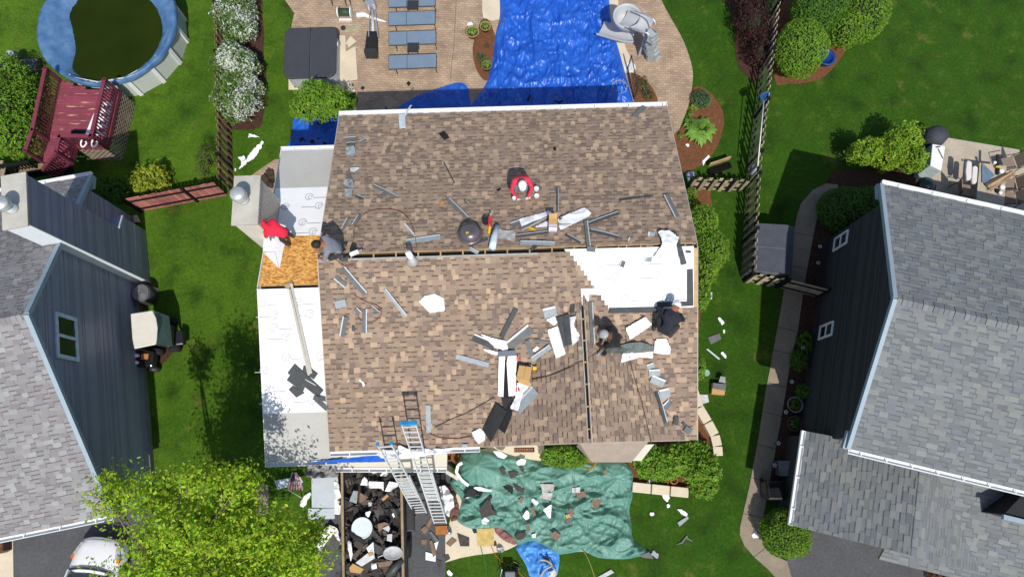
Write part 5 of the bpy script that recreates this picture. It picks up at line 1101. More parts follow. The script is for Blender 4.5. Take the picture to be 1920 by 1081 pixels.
for i, (a, b, w_, m, lab) in enumerate(((( 1000,720),(1350,550),.10,mat('dark_plank', (.10,.065,.04), .8, .2), 'dark brown board lying diagonally over the terrace table'), ((1030,745),(1360,560),.12,m_wood,'tan wooden board lying diagonally over the terrace table'), ((1060,790),(1370,575),.07,mat('mid_plank', (.28,.18,.10), .8, .2),'narrow brown board lying below the tan board on the table'))):
    mb = MB(); mb.beam(tx(*a,.82+.03*i), tx(*b,.82+.03*i), w_, .03); mb.build('board', m, label=lab, cat='board')
mb = MB(); mb.beam(tx(1150,335,.80), tx(1150,590,.80), .09, .05); mb.build('level_tool', m_bscrap, label='long black tool case standing on the far end of the table', cat='tool')
mb = MB(); mb.beam(tx(1130,490,.84), tx(1175,495,.84), .06, .06); mb.build('tape_strap', mat('tool_yellow', S(240,196,30,.85), .5), label='yellow strap around the black tool case on the table', cat='strap')
mb = MB(); mb.box(*(tx(905,475,.76)), *(tx(945,445,.86))); mb.build('tape_measure', mat('tool_yellow'), label='yellow tape measure at the far left table corner', cat='tape measure', bevel=.01)
for (x, y, r), lab in (((1180,560,.09),'white paper cup on the terrace table beside the black case'), ((1190,760,.10),'white jar near the tan boards on the terrace table'), ((1165,830,.07),'small white jar with black lid on the near end of the table'), ((1095,450,.06),'small white bottle at the far end of the table')):
    mb = MB(); mb.lathe(tx(x,y,.75), [(r*.8,0),(r,.12),(r*.9,.13),(0,.13)], 14); mb.build('cup', m_white, label=lab, cat='cup', smooth=True)
mb = MB(); mb.lathe(tx(1140,800,.75), [(.08,0),(.08,.08),(0,.09)], 12); mb.build('lid', m_bscrap, label='black round lid on the near end of the terrace table', cat='lid')
# ---------------------------------------------------------------- on the roofs: work pieces, tools, people
def pz(pl, x, y): return pl[0]+pl[1]*x+pl[2]*y
def roof(x, y):
    u, v = HM.uv((x, y, 0))
    if u < -.02: return min(pz(WF,x,y), pz(WB,x,y))+.012
    z = min(pz(MF,x,y), pz(MBK,x,y))
    if v < VT+.1: z = max(z, min(pz(GLp,x,y), pz(GRp,x,y)))
    return z+.02
def RT(fr, x, y, h=0.):
    p = px(fr, x, y); z = 6.3
    for _ in range(9): q = P(*p, z); z = roof(q.x, q.y)+h
    return P(*p, z)
def rnorm(p):
    e = .05; gx = (roof(p.x+e,p.y)-roof(p.x-e,p.y))/(2*e); gy = (roof(p.x,p.y+e)-roof(p.x,p.y-e))/(2*e)
    return Vector((-gx,-gy,1)).normalized()
def slab(fr, pts, label, m, h=.012, th=.008, cat='sheet', name='membrane_scrap', group=None, lift=None):
    q = [RT(fr, *p, h+(lift[i] if lift else 0)) for i, p in enumerate(pts)]; mb = MB(); mb.prism([p-Vector((0,0,th)) for p in q], (0,0,th))
    return mb.build(name, m, label=label, cat=cat, group=group)
def strip(fr, a, b, w_, label, m=None, seal=1, h=.014, name='shingle_strip', cat='shingle strip'):
    m = m or m_strip; A = RT(fr, *a, h); B = RT(fr, *b, h); n = rnorm((A+B)/2)
    k = mpp(A)/FR[fr][2]; d = (B-A).normalized(); s_ = n.cross(d).normalized()*w_*k/2; mb = MB(); up = n*.008
    L = (B-A).length; rr = random.Random(len(label)*7+int(a[0])); N = max(2, int(L/.16)); bow = rr.uniform(-.01,.02); ends = []
    for i in range(N):
        t0, t1 = i/N, (i+1)/N; lift = lambda t: n*(.010+max(0,bow)*(1-(2*t-1)**2)+.004*noise.noise((t*7,a[0],0)))
        p0, p1 = A.lerp(B,t0)+lift(t0), A.lerp(B,t1)+lift(t1); j = rr.uniform(.9,1.1)
        mb.hexa([p0-s_-up,p1-s_-up,p1+s_-up,p0+s_-up], [p0-s_,p1-s_,p1+s_,p0+s_])
        if seal:
            o = s_*.72*seal; e = s_*.20; mb.hexa([p0+o-e,p1+o-e,p1+o+e,p0+o+e], [p+n*.003 for p in (p0+o-e,p1+o-e,p1+o+e,p0+o+e)], 1)
    return mb.build(name, [m, m_pale], label=label, cat=cat, group='loose shingle strips on the roof')
ST = [('B2',(355,300),(570,405),30,'grey strip with a bright edge crossing over a short piece, left of rear slope',None,1),
('B2',(405,405),(480,372),36,'short grey piece tucked under the long strip, left part of the rear slope',None,0),
('B2',(988,415),(1152,578),36,'grey strip with pale upper edge left of the white cups on the rear slope',None,1),
('B2',(1132,430),(1165,460),18,'small bent pale chip just right of the diagonal grey strip on the rear slope',None,1),
('B2',(955,112),(1045,285),11,'thin dark strip high in the middle of the rear slope',m_dstrip,0),
('B2',(640,780),(925,738),56,'wide pale grey striped piece left of the round metal vent',mat('pale_strip',S(176,186,190,.66),.7,.12,8),1),
('B2',(620,622),(716,732),18,'narrow pale strip crossing onto the wide striped piece left of the vent',m_pale,0),
('B2',(102,670),(152,578),36,'short grey strip with white edge nearest the kneeling man in grey',None,1),
('B2',(190,640),(245,552),34,'short grey strip with white edge, second from the kneeling man in grey',None,1),
('B2',(1172,836),(1246,874),34,'short rounded pale strip on the ridge below the round vent',mat('pale_strip'),1),
('B2',(210,390),(280,415),30,'small dark grey chip at the left end of the rear slope below the crumpled pieces',m_dstrip,1),
('B2',(150,215),(175,300),38,'grey offcut among the crumpled pieces by the left edge of the rear slope',None,0),
('A8',(1010,138),(1112,132),44,'topmost grey offcut by the left edge of the rear slope',None,1),
('A8',(1035,180),(1110,176),36,'second grey offcut below the topmost one at the left edge of the rear slope',m_dstrip,1),
('A8',(1150,165),(1195,145),34,'small grey offcut right of the topmost offcuts on the rear slope',None,1),
('B3',(925,322),(925,522),18,'dark strip pointing up the slope right of the white cups',m_dstrip,1),
('B3',(612,676),(832,562),44,'grey strip lying across the white membrane pieces beside the open box',None,-1),
('B3',(536,640),(612,615),64,'square grey offcut at the left end of the white membrane pieces',m_strip,1),
('B3',(572,732),(850,696),32,'dark grey strip under the open box, pointing left',m_dstrip,1),
('B3',(610,786),(902,796),44,'pale ribbed strip just above the ridge in the middle',mat('pale_strip'),1),
('B3',(200,800),(338,756),28,'dark grey strip between round vent and ridge',m_dstrip,0),
('B3',(695,850),(745,818),26,'small dark chip sticking out under the pale ribbed strip',m_dstrip,0),
('B3',(1178,630),(1440,535),36,'long dark strip right of the big white membrane, pointing up right',m_dstrip,1),
('B3',(1164,600),(1190,830),34,'grey strip pointing down to the ridge right of the big white membrane',None,1),
('B3',(1175,838),(1245,845),46,'square grey offcut lapping over the ridge slot',None,0),
('B3',(1200,682),(1432,738),40,'dark strip pointing down right, right of the big white membrane',m_dstrip,1),
('B3',(998,718),(1122,788),32,'short dark strip below the big white membrane piece',m_dstrip,1),
('B3',(935,612),(970,556),20,'small dark sliver against the big white membrane piece',m_dstrip,0),
('B4',(545,208),(832,168),15,'thin slate blue strip near the right end of the rear slope',m_dstrip,0),
('B4',(938,155),(1035,345),46,'grey strip with bright edge near the right rake of the rear slope',None,-1),
('B4',(562,765),(648,520),44,'grey strip lying over the ridge slot onto the white membrane',None,1),
('B4',(788,722),(818,472),58,'pale ribbed strip beside the folded white membrane at the right ridge end',mat('pale_strip'),1),
('B4',(1000,465),(1050,600),50,'dark strip behind the folded white membrane at the right ridge end',m_dstrip,0),
('B4',(1050,600),(1092,745),48,'dark strip hanging over the white membrane at the right ridge end',m_dstrip,0),
('B4',(1110,640),(1152,640),16,'tiny dark chip on the white membrane by the right rake',m_dstrip,0),
('B1',(915,460),(1105,680),46,'long grey strip with pale edge below the ridge at the left of the front slope',None,1),
('B1',(848,535),(940,612),44,'short grey strip left of the long one below the ridge on the front slope',None,-1),
('B1',(848,775),(940,752),66,'bent grey piece with white stripe near the left rake of the front slope',mat('pale_strip'),0),
('B1',(1266,640),(1448,868),30,'long pale ribbed strip in the upper middle of the front slope',mat('pale_strip'),1),
('B1',(905,1038),(935,870),46,'grey strip with right white edge near the left rake of the front slope',None,1),
('B1',(1098,805),(1098,1008),42,'upright grey strip with white left edge on the front slope',None,1),
('B1',(1003,945),(1003,992),26,'small dark rectangular chip on the front slope between two grey strips',m_dstrip,0),
('B1',(1150,780),(1215,835),26,'curled grey offcut among red cord loops on the front slope',None,1),
('B1',(1020,800),(1060,840),36,'small grey offcut left of the curled one on the front slope',None,1),
('B6',(640,290),(752,72),36,'dark strip pointing to the ridge in the middle of the front slope',m_dstrip,0),
('B6',(430,285),(590,352),62,'dark grey strip partly under a torn white sheet, middle of the front slope',m_dstrip,1),
('B6',(695,352),(860,218),78,'wide grey strip with bright centre line above the white wrappers',None,1),
('B6',(958,110),(1052,88),80,'grey rippled piece at the top of the pile left of the gable ridge',mat('pale_strip'),1),
('B6',(870,455),(1010,356),38,'pale grey strip running into the pile left of the gable ridge',mat('pale_strip'),1),
('B6',(832,310),(868,430),34,'grey strip pointing down towards the yellow tool',m_strip,0),
('B6',(880,308),(1000,328),20,'thin grey strip left of the white sheet pile by the gable ridge',None,0),
('B6',(300,432),(546,496),38,'pale mottled strip lying alone left of the white wrappers',mat('pale_strip'),0),
('B6',(755,830),(895,680),88,'stack of ribbed grey strips beside the white wrapper below the cardboard box',mat('pale_strip'),1),
('B6',(90,796),(96,1002),36,'pale grey strip upright beside the tall ladder top',mat('pale_strip'),0),
('C1',(190,62),(232,62),26,'small grey offcut at the front eave near the white crumpled paper',mat('pale_strip'),0),
('B5',(302,206),(322,560),44,'long grey strip beside the gable ridge slot, left of the man in black',None,1),
('B5',(152,225),(146,300),42,'small dark chip left of the gable ridge slot',m_dstrip,0),
('B5',(780,755),(838,735),44,'topmost grey offcut in the row below the crouching men',mat('pale_strip'),1),
('B5',(795,805),(890,800),62,'second grey offcut in the row below the crouching men',mat('pale_strip'),1),
('B5',(815,850),(925,895),70,'third grey offcut in the row below the crouching men',mat('pale_strip'),1),
('B5',(890,985),(970,965),84,'fourth grey offcut in the row above the long dark strip',mat('pale_strip'),1),
('C2',(245,145),(292,302),26,'long dark strip on the right gable slope',m_dstrip,1),
('C2',(285,225),(315,195),34,'fifth grey offcut touching the long dark strip on the right gable slope',None,1),
('C2',(340,312),(346,268),24,'small dark chip low on the right gable slope',m_dstrip,0),
('C2',(388,330),(418,350),34,'dull grey offcut lowest on the right gable slope',m_strip,0),
('C2',(375,300),(400,325),16,'thin dark chip above the lowest offcut on the right gable slope',m_dstrip,0)]
for i, (fr, a, b, w_, lab, m, se) in enumerate(ST): strip(fr, a, b, w_, lab, m, se, h=.014+.009*(i % 5))
def crumple(fr, pts, label, m, h=.03, amp=.08, name='membrane_scrap', cat='sheet', cell=.045):
    q = [RT(fr, *p, 0) for p in pts]; ri = [(p.x, p.y) for p in q]; mb = MB(); s_ = len(label)*.31
    cloth(mb, ri, lambda x, y: roof(x, y)+h+amp*(.7*ridge((x, y), 2., s_)+.5*ridge((x, y), 5.5, s_+2)), cell)
    return mb.build(name, m, smooth=True, label=label, cat=cat)
m_grm = mat('grey_crumple', S(170,178,182,.68), .55, .2, 8)
for fr, pts, lab, m, amp in [('A8',[(1040,200),(1105,200),(1115,290),(1060,300),(1025,260)],'crumpled shiny grey flashing by the left edge of the rear slope',m_grm,.08),
('A8',[(1030,480),(1090,485),(1100,540),(1040,550),(1005,515)],'crumpled grey piece lower at the left edge of the rear slope',m_grm,.06),
('A8',[(1025,560),(1090,560),(1085,630),(1020,630)],'wrinkled pale grey piece below the other crumpled pieces on the rear slope',m_grm,.06),
('A8',[(1065,380),(1110,378),(1150,385),(1100,420),(1070,415)],'small curled silver piece with a white spot on the rear slope',m_pale,.05)]: crumple(fr, pts, lab, m, .02, amp, 'flashing_scrap', 'metal scrap')
for fr, pts, lab, h, amp in [('B3',[(600,592),(860,520),(888,542),(835,570),(620,655)],'narrow white membrane strip beneath grey strip left of the open box',.03,.05),
('B3',[(718,662),(840,602),(852,655),(780,660)],'small white membrane triangle touching the open box',.03,.03),
('B3',[(918,592),(1150,492),(1208,545),(1185,578),(1060,635),(940,632)],'big pale membrane piece right of the open box on the rear slope',.05,.05),
('B3',[(932,640),(1062,632),(950,686)],'white membrane corner below the big pale piece',.02,.02),
('X',[(785,566),(795,556),(815,551),(833,560),(834,584),(806,587)],'white torn sheet lying alone in the middle of the front slope',.03,.06),
('B6',[(470,260),(590,300),(675,318),(692,372),(680,400),(590,368),(530,310)],'torn white sheet above the white wrappers on the front slope',.05,.09),
('B6',[(480,372),(560,385),(620,402),(615,428),(560,415)],'white paper sliver left of the white wrappers',.02,.04),
('B6',[(972,160),(1040,133),(1062,180),(1038,208)],'small white membrane bit at the top of the pile by the gable ridge',.05,.05),
('B6',[(985,235),(1065,205),(1125,418),(1050,450)],'flat white sheet at the left of the pile by the gable ridge',.05,.02),
('B6',[(1150,140),(1203,133),(1180,200),(1228,268),(1220,315),(1160,362),(1150,250)],'ragged white sheet at the right of the pile by the gable ridge',.03,.08),
('B6',[(870,385),(905,355),(930,370),(890,405)],'small white scrap above the pale strip near the yellow tool',.03,.05),
('B6',[(760,620),(872,640),(800,720),(765,846),(704,822),(745,740)],'crumpled white wrapper with red print below the cardboard box',.08,.08),
('B6',[(420,1002),(480,968),(522,1000),(515,1060),(470,1092),(440,1050)],'white crumpled paper at the foot of the black felt',.04,.12),
('B5',[(590,432),(762,335),(818,405),(632,532)],'clean white sheet between the two men in black',.10,.02),
('B5',[(568,640),(830,618),(825,682),(700,678),(558,722)],'long torn white sheet below the curved grey sheets on the gable slope',.04,.06),
('B5',[(845,522),(940,518),(976,600),(968,655),(832,640)],'bright white sheet at the feet of the man in a white cap',.05,.05),
('B7',[(850,318),(885,322),(918,345),(915,388),(905,388),(898,350),(868,328)],'thin curled white sliver on the front slope above the ladders',.01,.02),
('B7',[(765,340),(790,318),(795,324),(772,346)],'tiny white sliver on the front slope left of the curled one',.01,.01)]: crumple(fr, pts, lab, m_memb, h, amp)
crumple('B4', [(865,476),(960,470),(1046,525),(1020,592),(1052,742),(900,748),(828,692),(905,580)], 'large folded white membrane piled at the right end of the ridge', m_memb, .08, .10)
slab('B6', [(1055,140),(1102,125),(1125,350),(1110,366)], 'dark bundled shingle slab in the pile by the gable ridge, left half', m_dstrip, .10, .03, 'shingle bundle', 'shingle_bundle')
slab('B6', [(1104,124),(1150,112),(1172,340),(1128,352)], 'dark bundled shingle slab in the pile by the gable ridge, right half', m_dstrip, .11, .03, 'shingle bundle', 'shingle_bundle')
m_wrap = mat('wrapper_white', (.78,.78,.78), .5, .03, 4, bump=.1)
slab('B6', [(622,432),(668,430),(655,735),(614,726)], 'long white wrapper, left one of two side by side on the front slope', m_wrap, .16, .02, 'wrapper', 'shingle_wrapper')
slab('B6', [(690,430),(756,426),(746,724),(696,730),(680,480)], 'long white wrapper, right one of two side by side on the front slope', m_wrap, .15, .02, 'wrapper', 'shingle_wrapper')
slab('B6', [(640,470),(720,470),(712,742),(645,742)], 'black underlay strip showing between the two long white wrappers', m_bscrap, .10, .02, 'felt', 'felt_strip')
slab('B6', [(618,392),(745,384),(760,432),(616,438)], 'dark blue black bundle end above the two white wrappers', mat('navy_wrap', (.04,.06,.10), .5), .14, .10, 'bundle', 'shingle_bundle')
mb = MB()
for q in ([(752,438),(768,432),(774,462),(756,470)], [(750,668),(760,668),(758,696),(748,694)], [(764,668),(776,670),(780,692),(768,690)]): mb.prism([RT('B6',*p,.17) for p in q], (0,0,.004))
mb.build('red_label', mat('label_red', S(210,40,60,.85), .5), label='red printed labels torn from the white shingle wrapper', cat='label')
m_bf = mat('black_felt', (.016,.016,.018), .8, .25, 6, bump=.2, bscale=20)
slab('B6', [(598,780),(682,842),(562,1076),(500,985)], 'long black felt piece reaching down to the white crumpled paper', m_bf, .10, .05, 'felt', 'felt_sheet', lift=[0,0,.03,0])
slab('B6', [(640,742),(726,735),(722,870),(668,1010),(604,965),(660,850)], 'black felt piece directly below the two white wrappers', m_bf, .07, .04, 'felt', 'felt_sheet')
m_card = mat('cardboard', S(214,170,112,.72), .85, .1, 4, fine=.05)
cb = thing('cardboard_box', 'open tan cardboard box beside the white wrappers on the front slope', 'box', RT('B6',810,560))
q = [RT('B6',*p,.02) for p in ((775,505),(868,520),(850,625),(752,600))]; mb = MB(); mb.hexa(q, [Vector((p.x,p.y,max(k.z for k in q)+.22)) for p in q]); mb.build('body', m_card, cb)
zt = max(p.z for p in q)+.23; T_ = [Vector((p.x,p.y,zt)) for p in q]; mb = MB(); mb.prism([T_[0],T_[0].lerp(T_[1],.47),T_[3].lerp(T_[2],.47),T_[3]], (0,0,.012)); mb.prism([T_[0].lerp(T_[1],.53),T_[1],T_[2],T_[3].lerp(T_[2],.53)], (0,0,.012)); mb.build('flap', m_card, cb)
mb = MB(); mb.prism([T_[3]-Vector((0,0,.05)),T_[2]-Vector((0,0,.05)),T_[2]+Vector((.05,-.16,-.08)),T_[3]+Vector((.08,-.14,-.08))], (0,0,.012)); mb.build('flap', m_card, cb)
ob = thing('supply_box', 'white open box with cardboard divider standing among the white membrane pieces', 'box', RT('B3',880,640))
q = [RT('B3',*p,.02) for p in ((848,700),(916,702),(916,610),(848,610))]; zt = max(p.z for p in q)+.16; T_ = [Vector((p.x,p.y,zt)) for p in q]
mb = MB(); mb.hexa(q, [p-Vector((0,0,.04)) for p in T_]); mb.build('body', mat('box_lavender', S(214,212,232,.75), .5), ob)
mb = MB(); mb.prism([T_[3].lerp(T_[0],.0),T_[2],T_[2].lerp(T_[1],.5),T_[3].lerp(T_[0],.5)], (0,0,.01)); mb.prism([T_[3],T_[2],T_[2]+Vector((0,.12,.05)),T_[3]+Vector((0,.12,.05))], (0,0,.01)); mb.build('flap', m_card, ob)
mb = MB(); mb.prism([T_[0],T_[1],T_[1].lerp(T_[2],.28),T_[0].lerp(T_[3],.28)], (0,0,.012)); mb.build('front_panel', m_white, ob)
# rolled tube, beige sheet, felt patch, downspout
mb = MB(); mb.tube([RT('B3',372,838,.12), RT('B3',390,740,.13), RT('B3',418,648,.12)], [.10,.095,.07], 14); mb.build('membrane_roll', mat('roll_white', S(214,228,236,.8), .5), smooth=True, label='rolled pale membrane standing beside the round vent', cat='roll')
crumple('B3', [(420,664),(480,690),(572,684),(562,792),(490,762),(420,760)], 'beige wavy felt sheet right of the rolled pale membrane', mat('beige_sheet', S(200,196,190,.72), .7), .04, .05, 'felt_sheet', 'felt')
slab('X', [(822,250),(833,245),(843,258),(833,263)], 'black felt patch lying alone on the upper rear slope', m_bscrap, .02, .008, 'felt', 'felt_patch')
slab('A4', [(530,830),(545,824),(552,842),(538,850)], 'tiny dark patch on the rear slope left of the man in red', m_bscrap, .02, .008, 'felt', 'felt_patch')
strip('A3', (690,965), (698,1085), 52, 'pale blue flashing hooked over the back gutter at the left', mat('roll_white'), 0, .05, 'flashing_strip', 'flashing')
strip('A3', (715,985), (770,890), 14, 'thin white flashing arm sticking over the back gutter', m_pale, 0, .06, 'flashing_strip', 'flashing')
strip('A3', (1005,1020), (1140,992), 14, 'thin grey sliver along the back gutter near the left third', m_strip, 0, .02, 'flashing_strip', 'flashing')
strip('A4', (985,655), (1050,600), 30, 'dull grey patch at the back gutter near the right end', m_strip, 0, .016, 'shingle_strip', 'shingle strip')
for (x, y, r, lab) in ((940,450,24,'orange tan wood chip diamond on the rear slope'),): slab('B2', [(x-r,y),(x,y-r*.9),(x+r*1.1,y-4),(x,y+r)], lab, mat('orange_chip', S(222,160,86,.75), .8), .02, .012, 'wood chip', 'wood_chip')
slab('B2', [(1398,340),(1430,325),(1441,335),(1410,352)], 'small black phone sized object left of the man in red', m_bscrap, .03, .02, 'phone', 'phone')
for fr, x, y, r, hh, m, lab, nm in (('B3',557,430,.055,.22,m_white,'tall white bottle on the rear slope in front of the man in red','bottle'),('B3',745,345,.075,.16,m_white,'white open paper cup nearest the man in red','cup'),('B3',748,395,.075,.05,m_white,'white round cup lid below the open cup','lid'),('B2',1000,1010,.0,.0,None,'','')):
    if m: mb = MB(); b_ = RT(fr,x,y,0); mb.lathe(b_, [(r*.8,0),(r,hh*.9),(r*.95,hh),(r*.7,hh),(r*.65,hh*.75),(0,hh*.75)], 16); mb.build(nm, m, smooth=True, label=lab, cat=nm)
slab('B3', [(662,398),(690,398),(700,412),(672,414)], 'white paper bit between the cups and bottle', m_memb, .03, .015, 'paper', 'paper_scrap')
slab('B3', [(700,424),(735,436),(728,448),(704,436)], 'orange wrapper bit below the cups', mat('orange_chip'), .03, .015, 'wrapper', 'wrapper_scrap')
slab('B3', [(662,655),(690,650),(735,668),(738,684),(700,676)], 'yellow handled utility knife beside the grey strip', mat('tool_yellow'), .05, .02, 'knife', 'utility_knife')
# vents and pipes
vt = thing('attic_vent', 'round dark metal attic vent dome with a yellow tag', 'vent', RT('B3',188,722)); b_ = vt.location; rn = rnorm(b_); ax = rn.to_track_quat('Z','Y').to_matrix()
mb = MB(); mb.lathe(b_, [(.30,.02),(.31,.08),(.29,.20),(.22,.27),(.10,.30),(0,.305)], 28, axis=ax); mb.build('dome', mat('bronze_dome', (.17,.145,.15), .32, .15, 6, metal=.5, spec=.5), vt, smooth=True)
mb = MB(); mb.lathe(b_, [(.33,.015),(.36,.03),(.36,.06),(.31,.075)], 28, axis=ax); mb.build('rim', mat('bronze_dome'), vt, smooth=True)
mb = MB(); c = b_+ax @ Vector((.06,.16,.285)); mb.prism([c+ax @ Vector(p) for p in ((-.04,-.04,0),(.04,-.04,0),(.04,.04,-.03),(-.04,.04,-.03))], ax @ Vector((0,0,.012))); mb.build('tag', mat('tool_yellow'), vt)
vp = thing('vent_pipe', 'white plastic vent pipe standing on the ridge with black boot', 'pipe', RT('B2',690,925)); b_ = vp.location
mb = MB(); mb.tube([b_-Vector((0,0,.1)), b_+Vector((-.03,0,.60))], .085, 16); mb.build('pipe', m_white, vp, smooth=True)
mb = MB(); mb.lathe(b_+Vector((0,-.05,0)), [(.18,-.05),(.16,.02),(.11,.10),(.10,.14)], 16); mb.build('boot', mat('galv_boot', (.4,.39,.36), .5), vp, smooth=True)
def nailer(label, loc, rot, mats, sc=1.):
    t = thing('nail_gun', label, 'nail gun', loc); Rm = Matrix.Translation(loc) @ Matrix.Rotation(rot, 4, 'Z') @ Matrix.Scale(sc, 4)
    mb = MB(); mb.box(-.06,-.05,.02,.20,.05,.15,0,Rm); mb.build('body', mats[0], t, bevel=.02)
    mb = MB(); mb.box(-.25,-.03,.07,-.06,.03,.12,0,Rm); mb.build('handle', mats[1], t, bevel=.01)
    mb = MB(); mb.lathe(Rm @ Vector((.08,.12,.07)), [(.0,-.06),(.09*sc,-.06),(.09*sc,.05),(.0,.05)], 16); mb.build('nail_drum', mats[2], t)
    mb = MB(); mb.box(.20,-.025,.03,.30,.025,.10,0,Rm); mb.build('nose', m_alu, t); return t
nailer('red nail gun with black drum and yellow top right of the round vent', RT('B3',355,640), 1.5, (mat('tool_red', S(200,50,56,.85), .4), mat('tool_yellow'), m_bscrap), 1.1)
nailer('white and black coil nail gun on the ridge beside the man in grey', RT('B2',185,890), .4, (m_white, m_bscrap, m_bscrap), 1.)
slab('B2', [(65,930),(130,890),(155,905),(140,950),(90,948)], 'dark green black shingle chip on the ridge beside the white nail gun', m_dstrip, .04, .012, 'shingle chip', 'shingle_chip')
tm = thing('tape_measure', 'yellow tape measure beside the cardboard box', 'tape measure', RT('B6',890,520))
mb = MB(); b_ = RT('B6',890,520,.02); mb.box(b_.x-.06,b_.y-.05,b_.z,b_.x+.06,b_.y+.05,b_.z+.09); mb.build('case', mat('tool_yellow'), tm, bevel=.02)
mb = MB(); mb.beam(b_+Vector((-.05,.04,.03)), b_+Vector((-.16,.12,.03)), .03, .02); mb.build('blade', m_pale, tm)
def rwire(label, segs, r, m, cat='cord', name='air_hose', h=.03):
    q = [RT(f, x, y, h) for f, x, y in segs]; mb = MB(); mb.tube(catmull(q, 7), r, 5); mb.build(name, m, smooth=True, label=label, cat=cat)
m_hose = mat('dark_hose', (.03,.03,.026), .5); m_rhose = mat('red_hose', S(150,80,56,.6), .6); m_those = mat('tan_hose', S(112,92,66,.6), .6)
rwire('dark air hose running from the man at the gable ridge to the cardboard box', [('B6',1380,388),('B6',1240,470),('B6',1130,525),('B6',1000,575),('B6',870,605)], .011, m_hose)
rwire('dark air hose running from the white wrappers towards the ladders', [('B6',590,735),('B6',480,800),('B6',370,860),('B6',260,905),('B6',140,965)], .010, m_hose)
rwire('red air hose curving along the front eave right of the tall ladder', [('C8',440,300),('C8',480,350),('C8',560,385),('C8',680,392),('C8',790,375)], .010, m_rhose)
rwire('tan air hose hanging down the right gable slope', [('B5',600,490),('B5',620,620),('B5',660,790),('B5',700,930),('B5',745,1085),('C2',220,405)], .011, m_those)
rwire('red brown air hose dropping to the white nail gun on the ridge', [('B2',235,660),('B2',200,655),('B2',195,740),('B2',180,800),('B2',178,880)], .010, m_rhose)
rwire('faint red air hose curving across the left of the rear slope', [('B2',200,650),('B2',290,540),('B2',420,505),('B2',560,515),('B2',650,575),('B2',700,680),('B2',730,840)], .009, m_rhose)
rwire('red air hose loops on the front slope near the left rake', [('B1',1010,690),('B1',1100,740),('B1',1210,780),('B1',1240,840),('B1',1180,910),('B1',1080,905),('B1',1040,860),('B1',1120,800),('B1',1230,815)], .009, m_rhose)
rwire('short red air hose beside the kneeling man in grey', [('B1',790,345),('B1',850,385),('B1',920,440),('B1',1000,430)], .010, m_rhose)
# shingles and rails on the lower wing
for pts, lab in (([(265,265),(325,188),(568,412),(520,470)],'dark shingle sheet on top of the stack on the white wing'), ([(400,205),(435,200),(522,270),(488,320),(390,255)],'dark shingle sheet under the far side of the wing stack'), ([(275,405),(310,370),(410,432),(340,472)],'grey shingle sheet under the near side of the wing stack'), ([(258,325),(290,280),(420,370),(395,425)],'dark shingle sheet at the left side of the wing stack')):
    slab('B7', pts, lab, m_dstrip, .05 if 'top' in lab else .03 if 'far' in lab or 'left' in lab else .02, .012, 'shingle sheet', 'shingle_sheet')
strip('B7', (490,462), (602,566), 46, 'grey strip with white end pointing off the wing stack to the front slope', m_strip, 0, .03)
mb = MB()
for i in range(7): mb.beam(RT('B7',415+i*11,318+i*6,.062), RT('B7',440+i*11,334+i*6,.062), .02, .004)
mb.build('white_scraps', m_pale, label='row of white sealing tabs on the dark shingle stack', cat='tabs')
for fr0, a, fr1, b, lab in (('B1',(462,640),'B7',(448,282),'left one of two long pale metal rails lying on the white wing'),('B1',(478,590),'B7',(466,268),'right one of two long pale metal rails lying on the white wing')):
    A_, B_ = RT(fr0,*a,.06), RT(fr1,*b,.06); mb = MB(); mb.beam(A_, B_, .07, .05); mb.beam(A_+Vector((0,0,.026)), B_+Vector((0,0,.026)), .02, .012); mb.build('metal_rail', mat('rail_cream', S(196,192,180,.75), .5, .08), label=lab, cat='rail')
slab('B1', [(410,600),(480,565),(500,600),(440,640)], 'small brown wood block at the top of the metal rails', m_wood, .04, .03, 'wood block', 'wood_block')
crumple('B5', [(395,640),(430,605),(600,560),(720,548),(840,588),(832,628),(700,640),(520,640)], 'curved dark grey green sheets in front of the man at the gable ridge', mat('sheet_green_grey', S(112,124,120,.6), .6, .2, 5), .06, .10, 'flashing_sheet', 'sheet')
# ---------------------------------------------------------------- people
POSE = {
 'kneel': dict(pel=(0,0,.36), chest=(0,.22,.70), neck=(0,.33,.86), head=(0,.44,.97), sh=(.20,.27,.80), el=(.30,.42,.52), ha=(.13,.62,.22), hip=(.10,.02,.34), kn=(.17,.40,.09), an=(.15,0,.08), to=(.15,-.16,.05)),
 'bend': dict(pel=(0,0,.82), chest=(0,.34,.96), neck=(0,.50,.97), head=(0,.63,.91), sh=(.20,.42,.93), el=(.25,.50,.66), ha=(.17,.60,.42), hip=(.10,0,.80), kn=(.13,.14,.46), an=(.14,-.02,.09), to=(.15,.18,.05)),
 'squat': dict(pel=(0,0,.50), chest=(0,.34,.70), neck=(0,.49,.75), head=(0,.62,.73), sh=(.21,.40,.70), el=(.34,.46,.42), ha=(.24,.68,.14), hip=(.11,0,.48), kn=(.27,.30,.46), an=(.22,-.02,.09), to=(.24,.18,.05)),
}
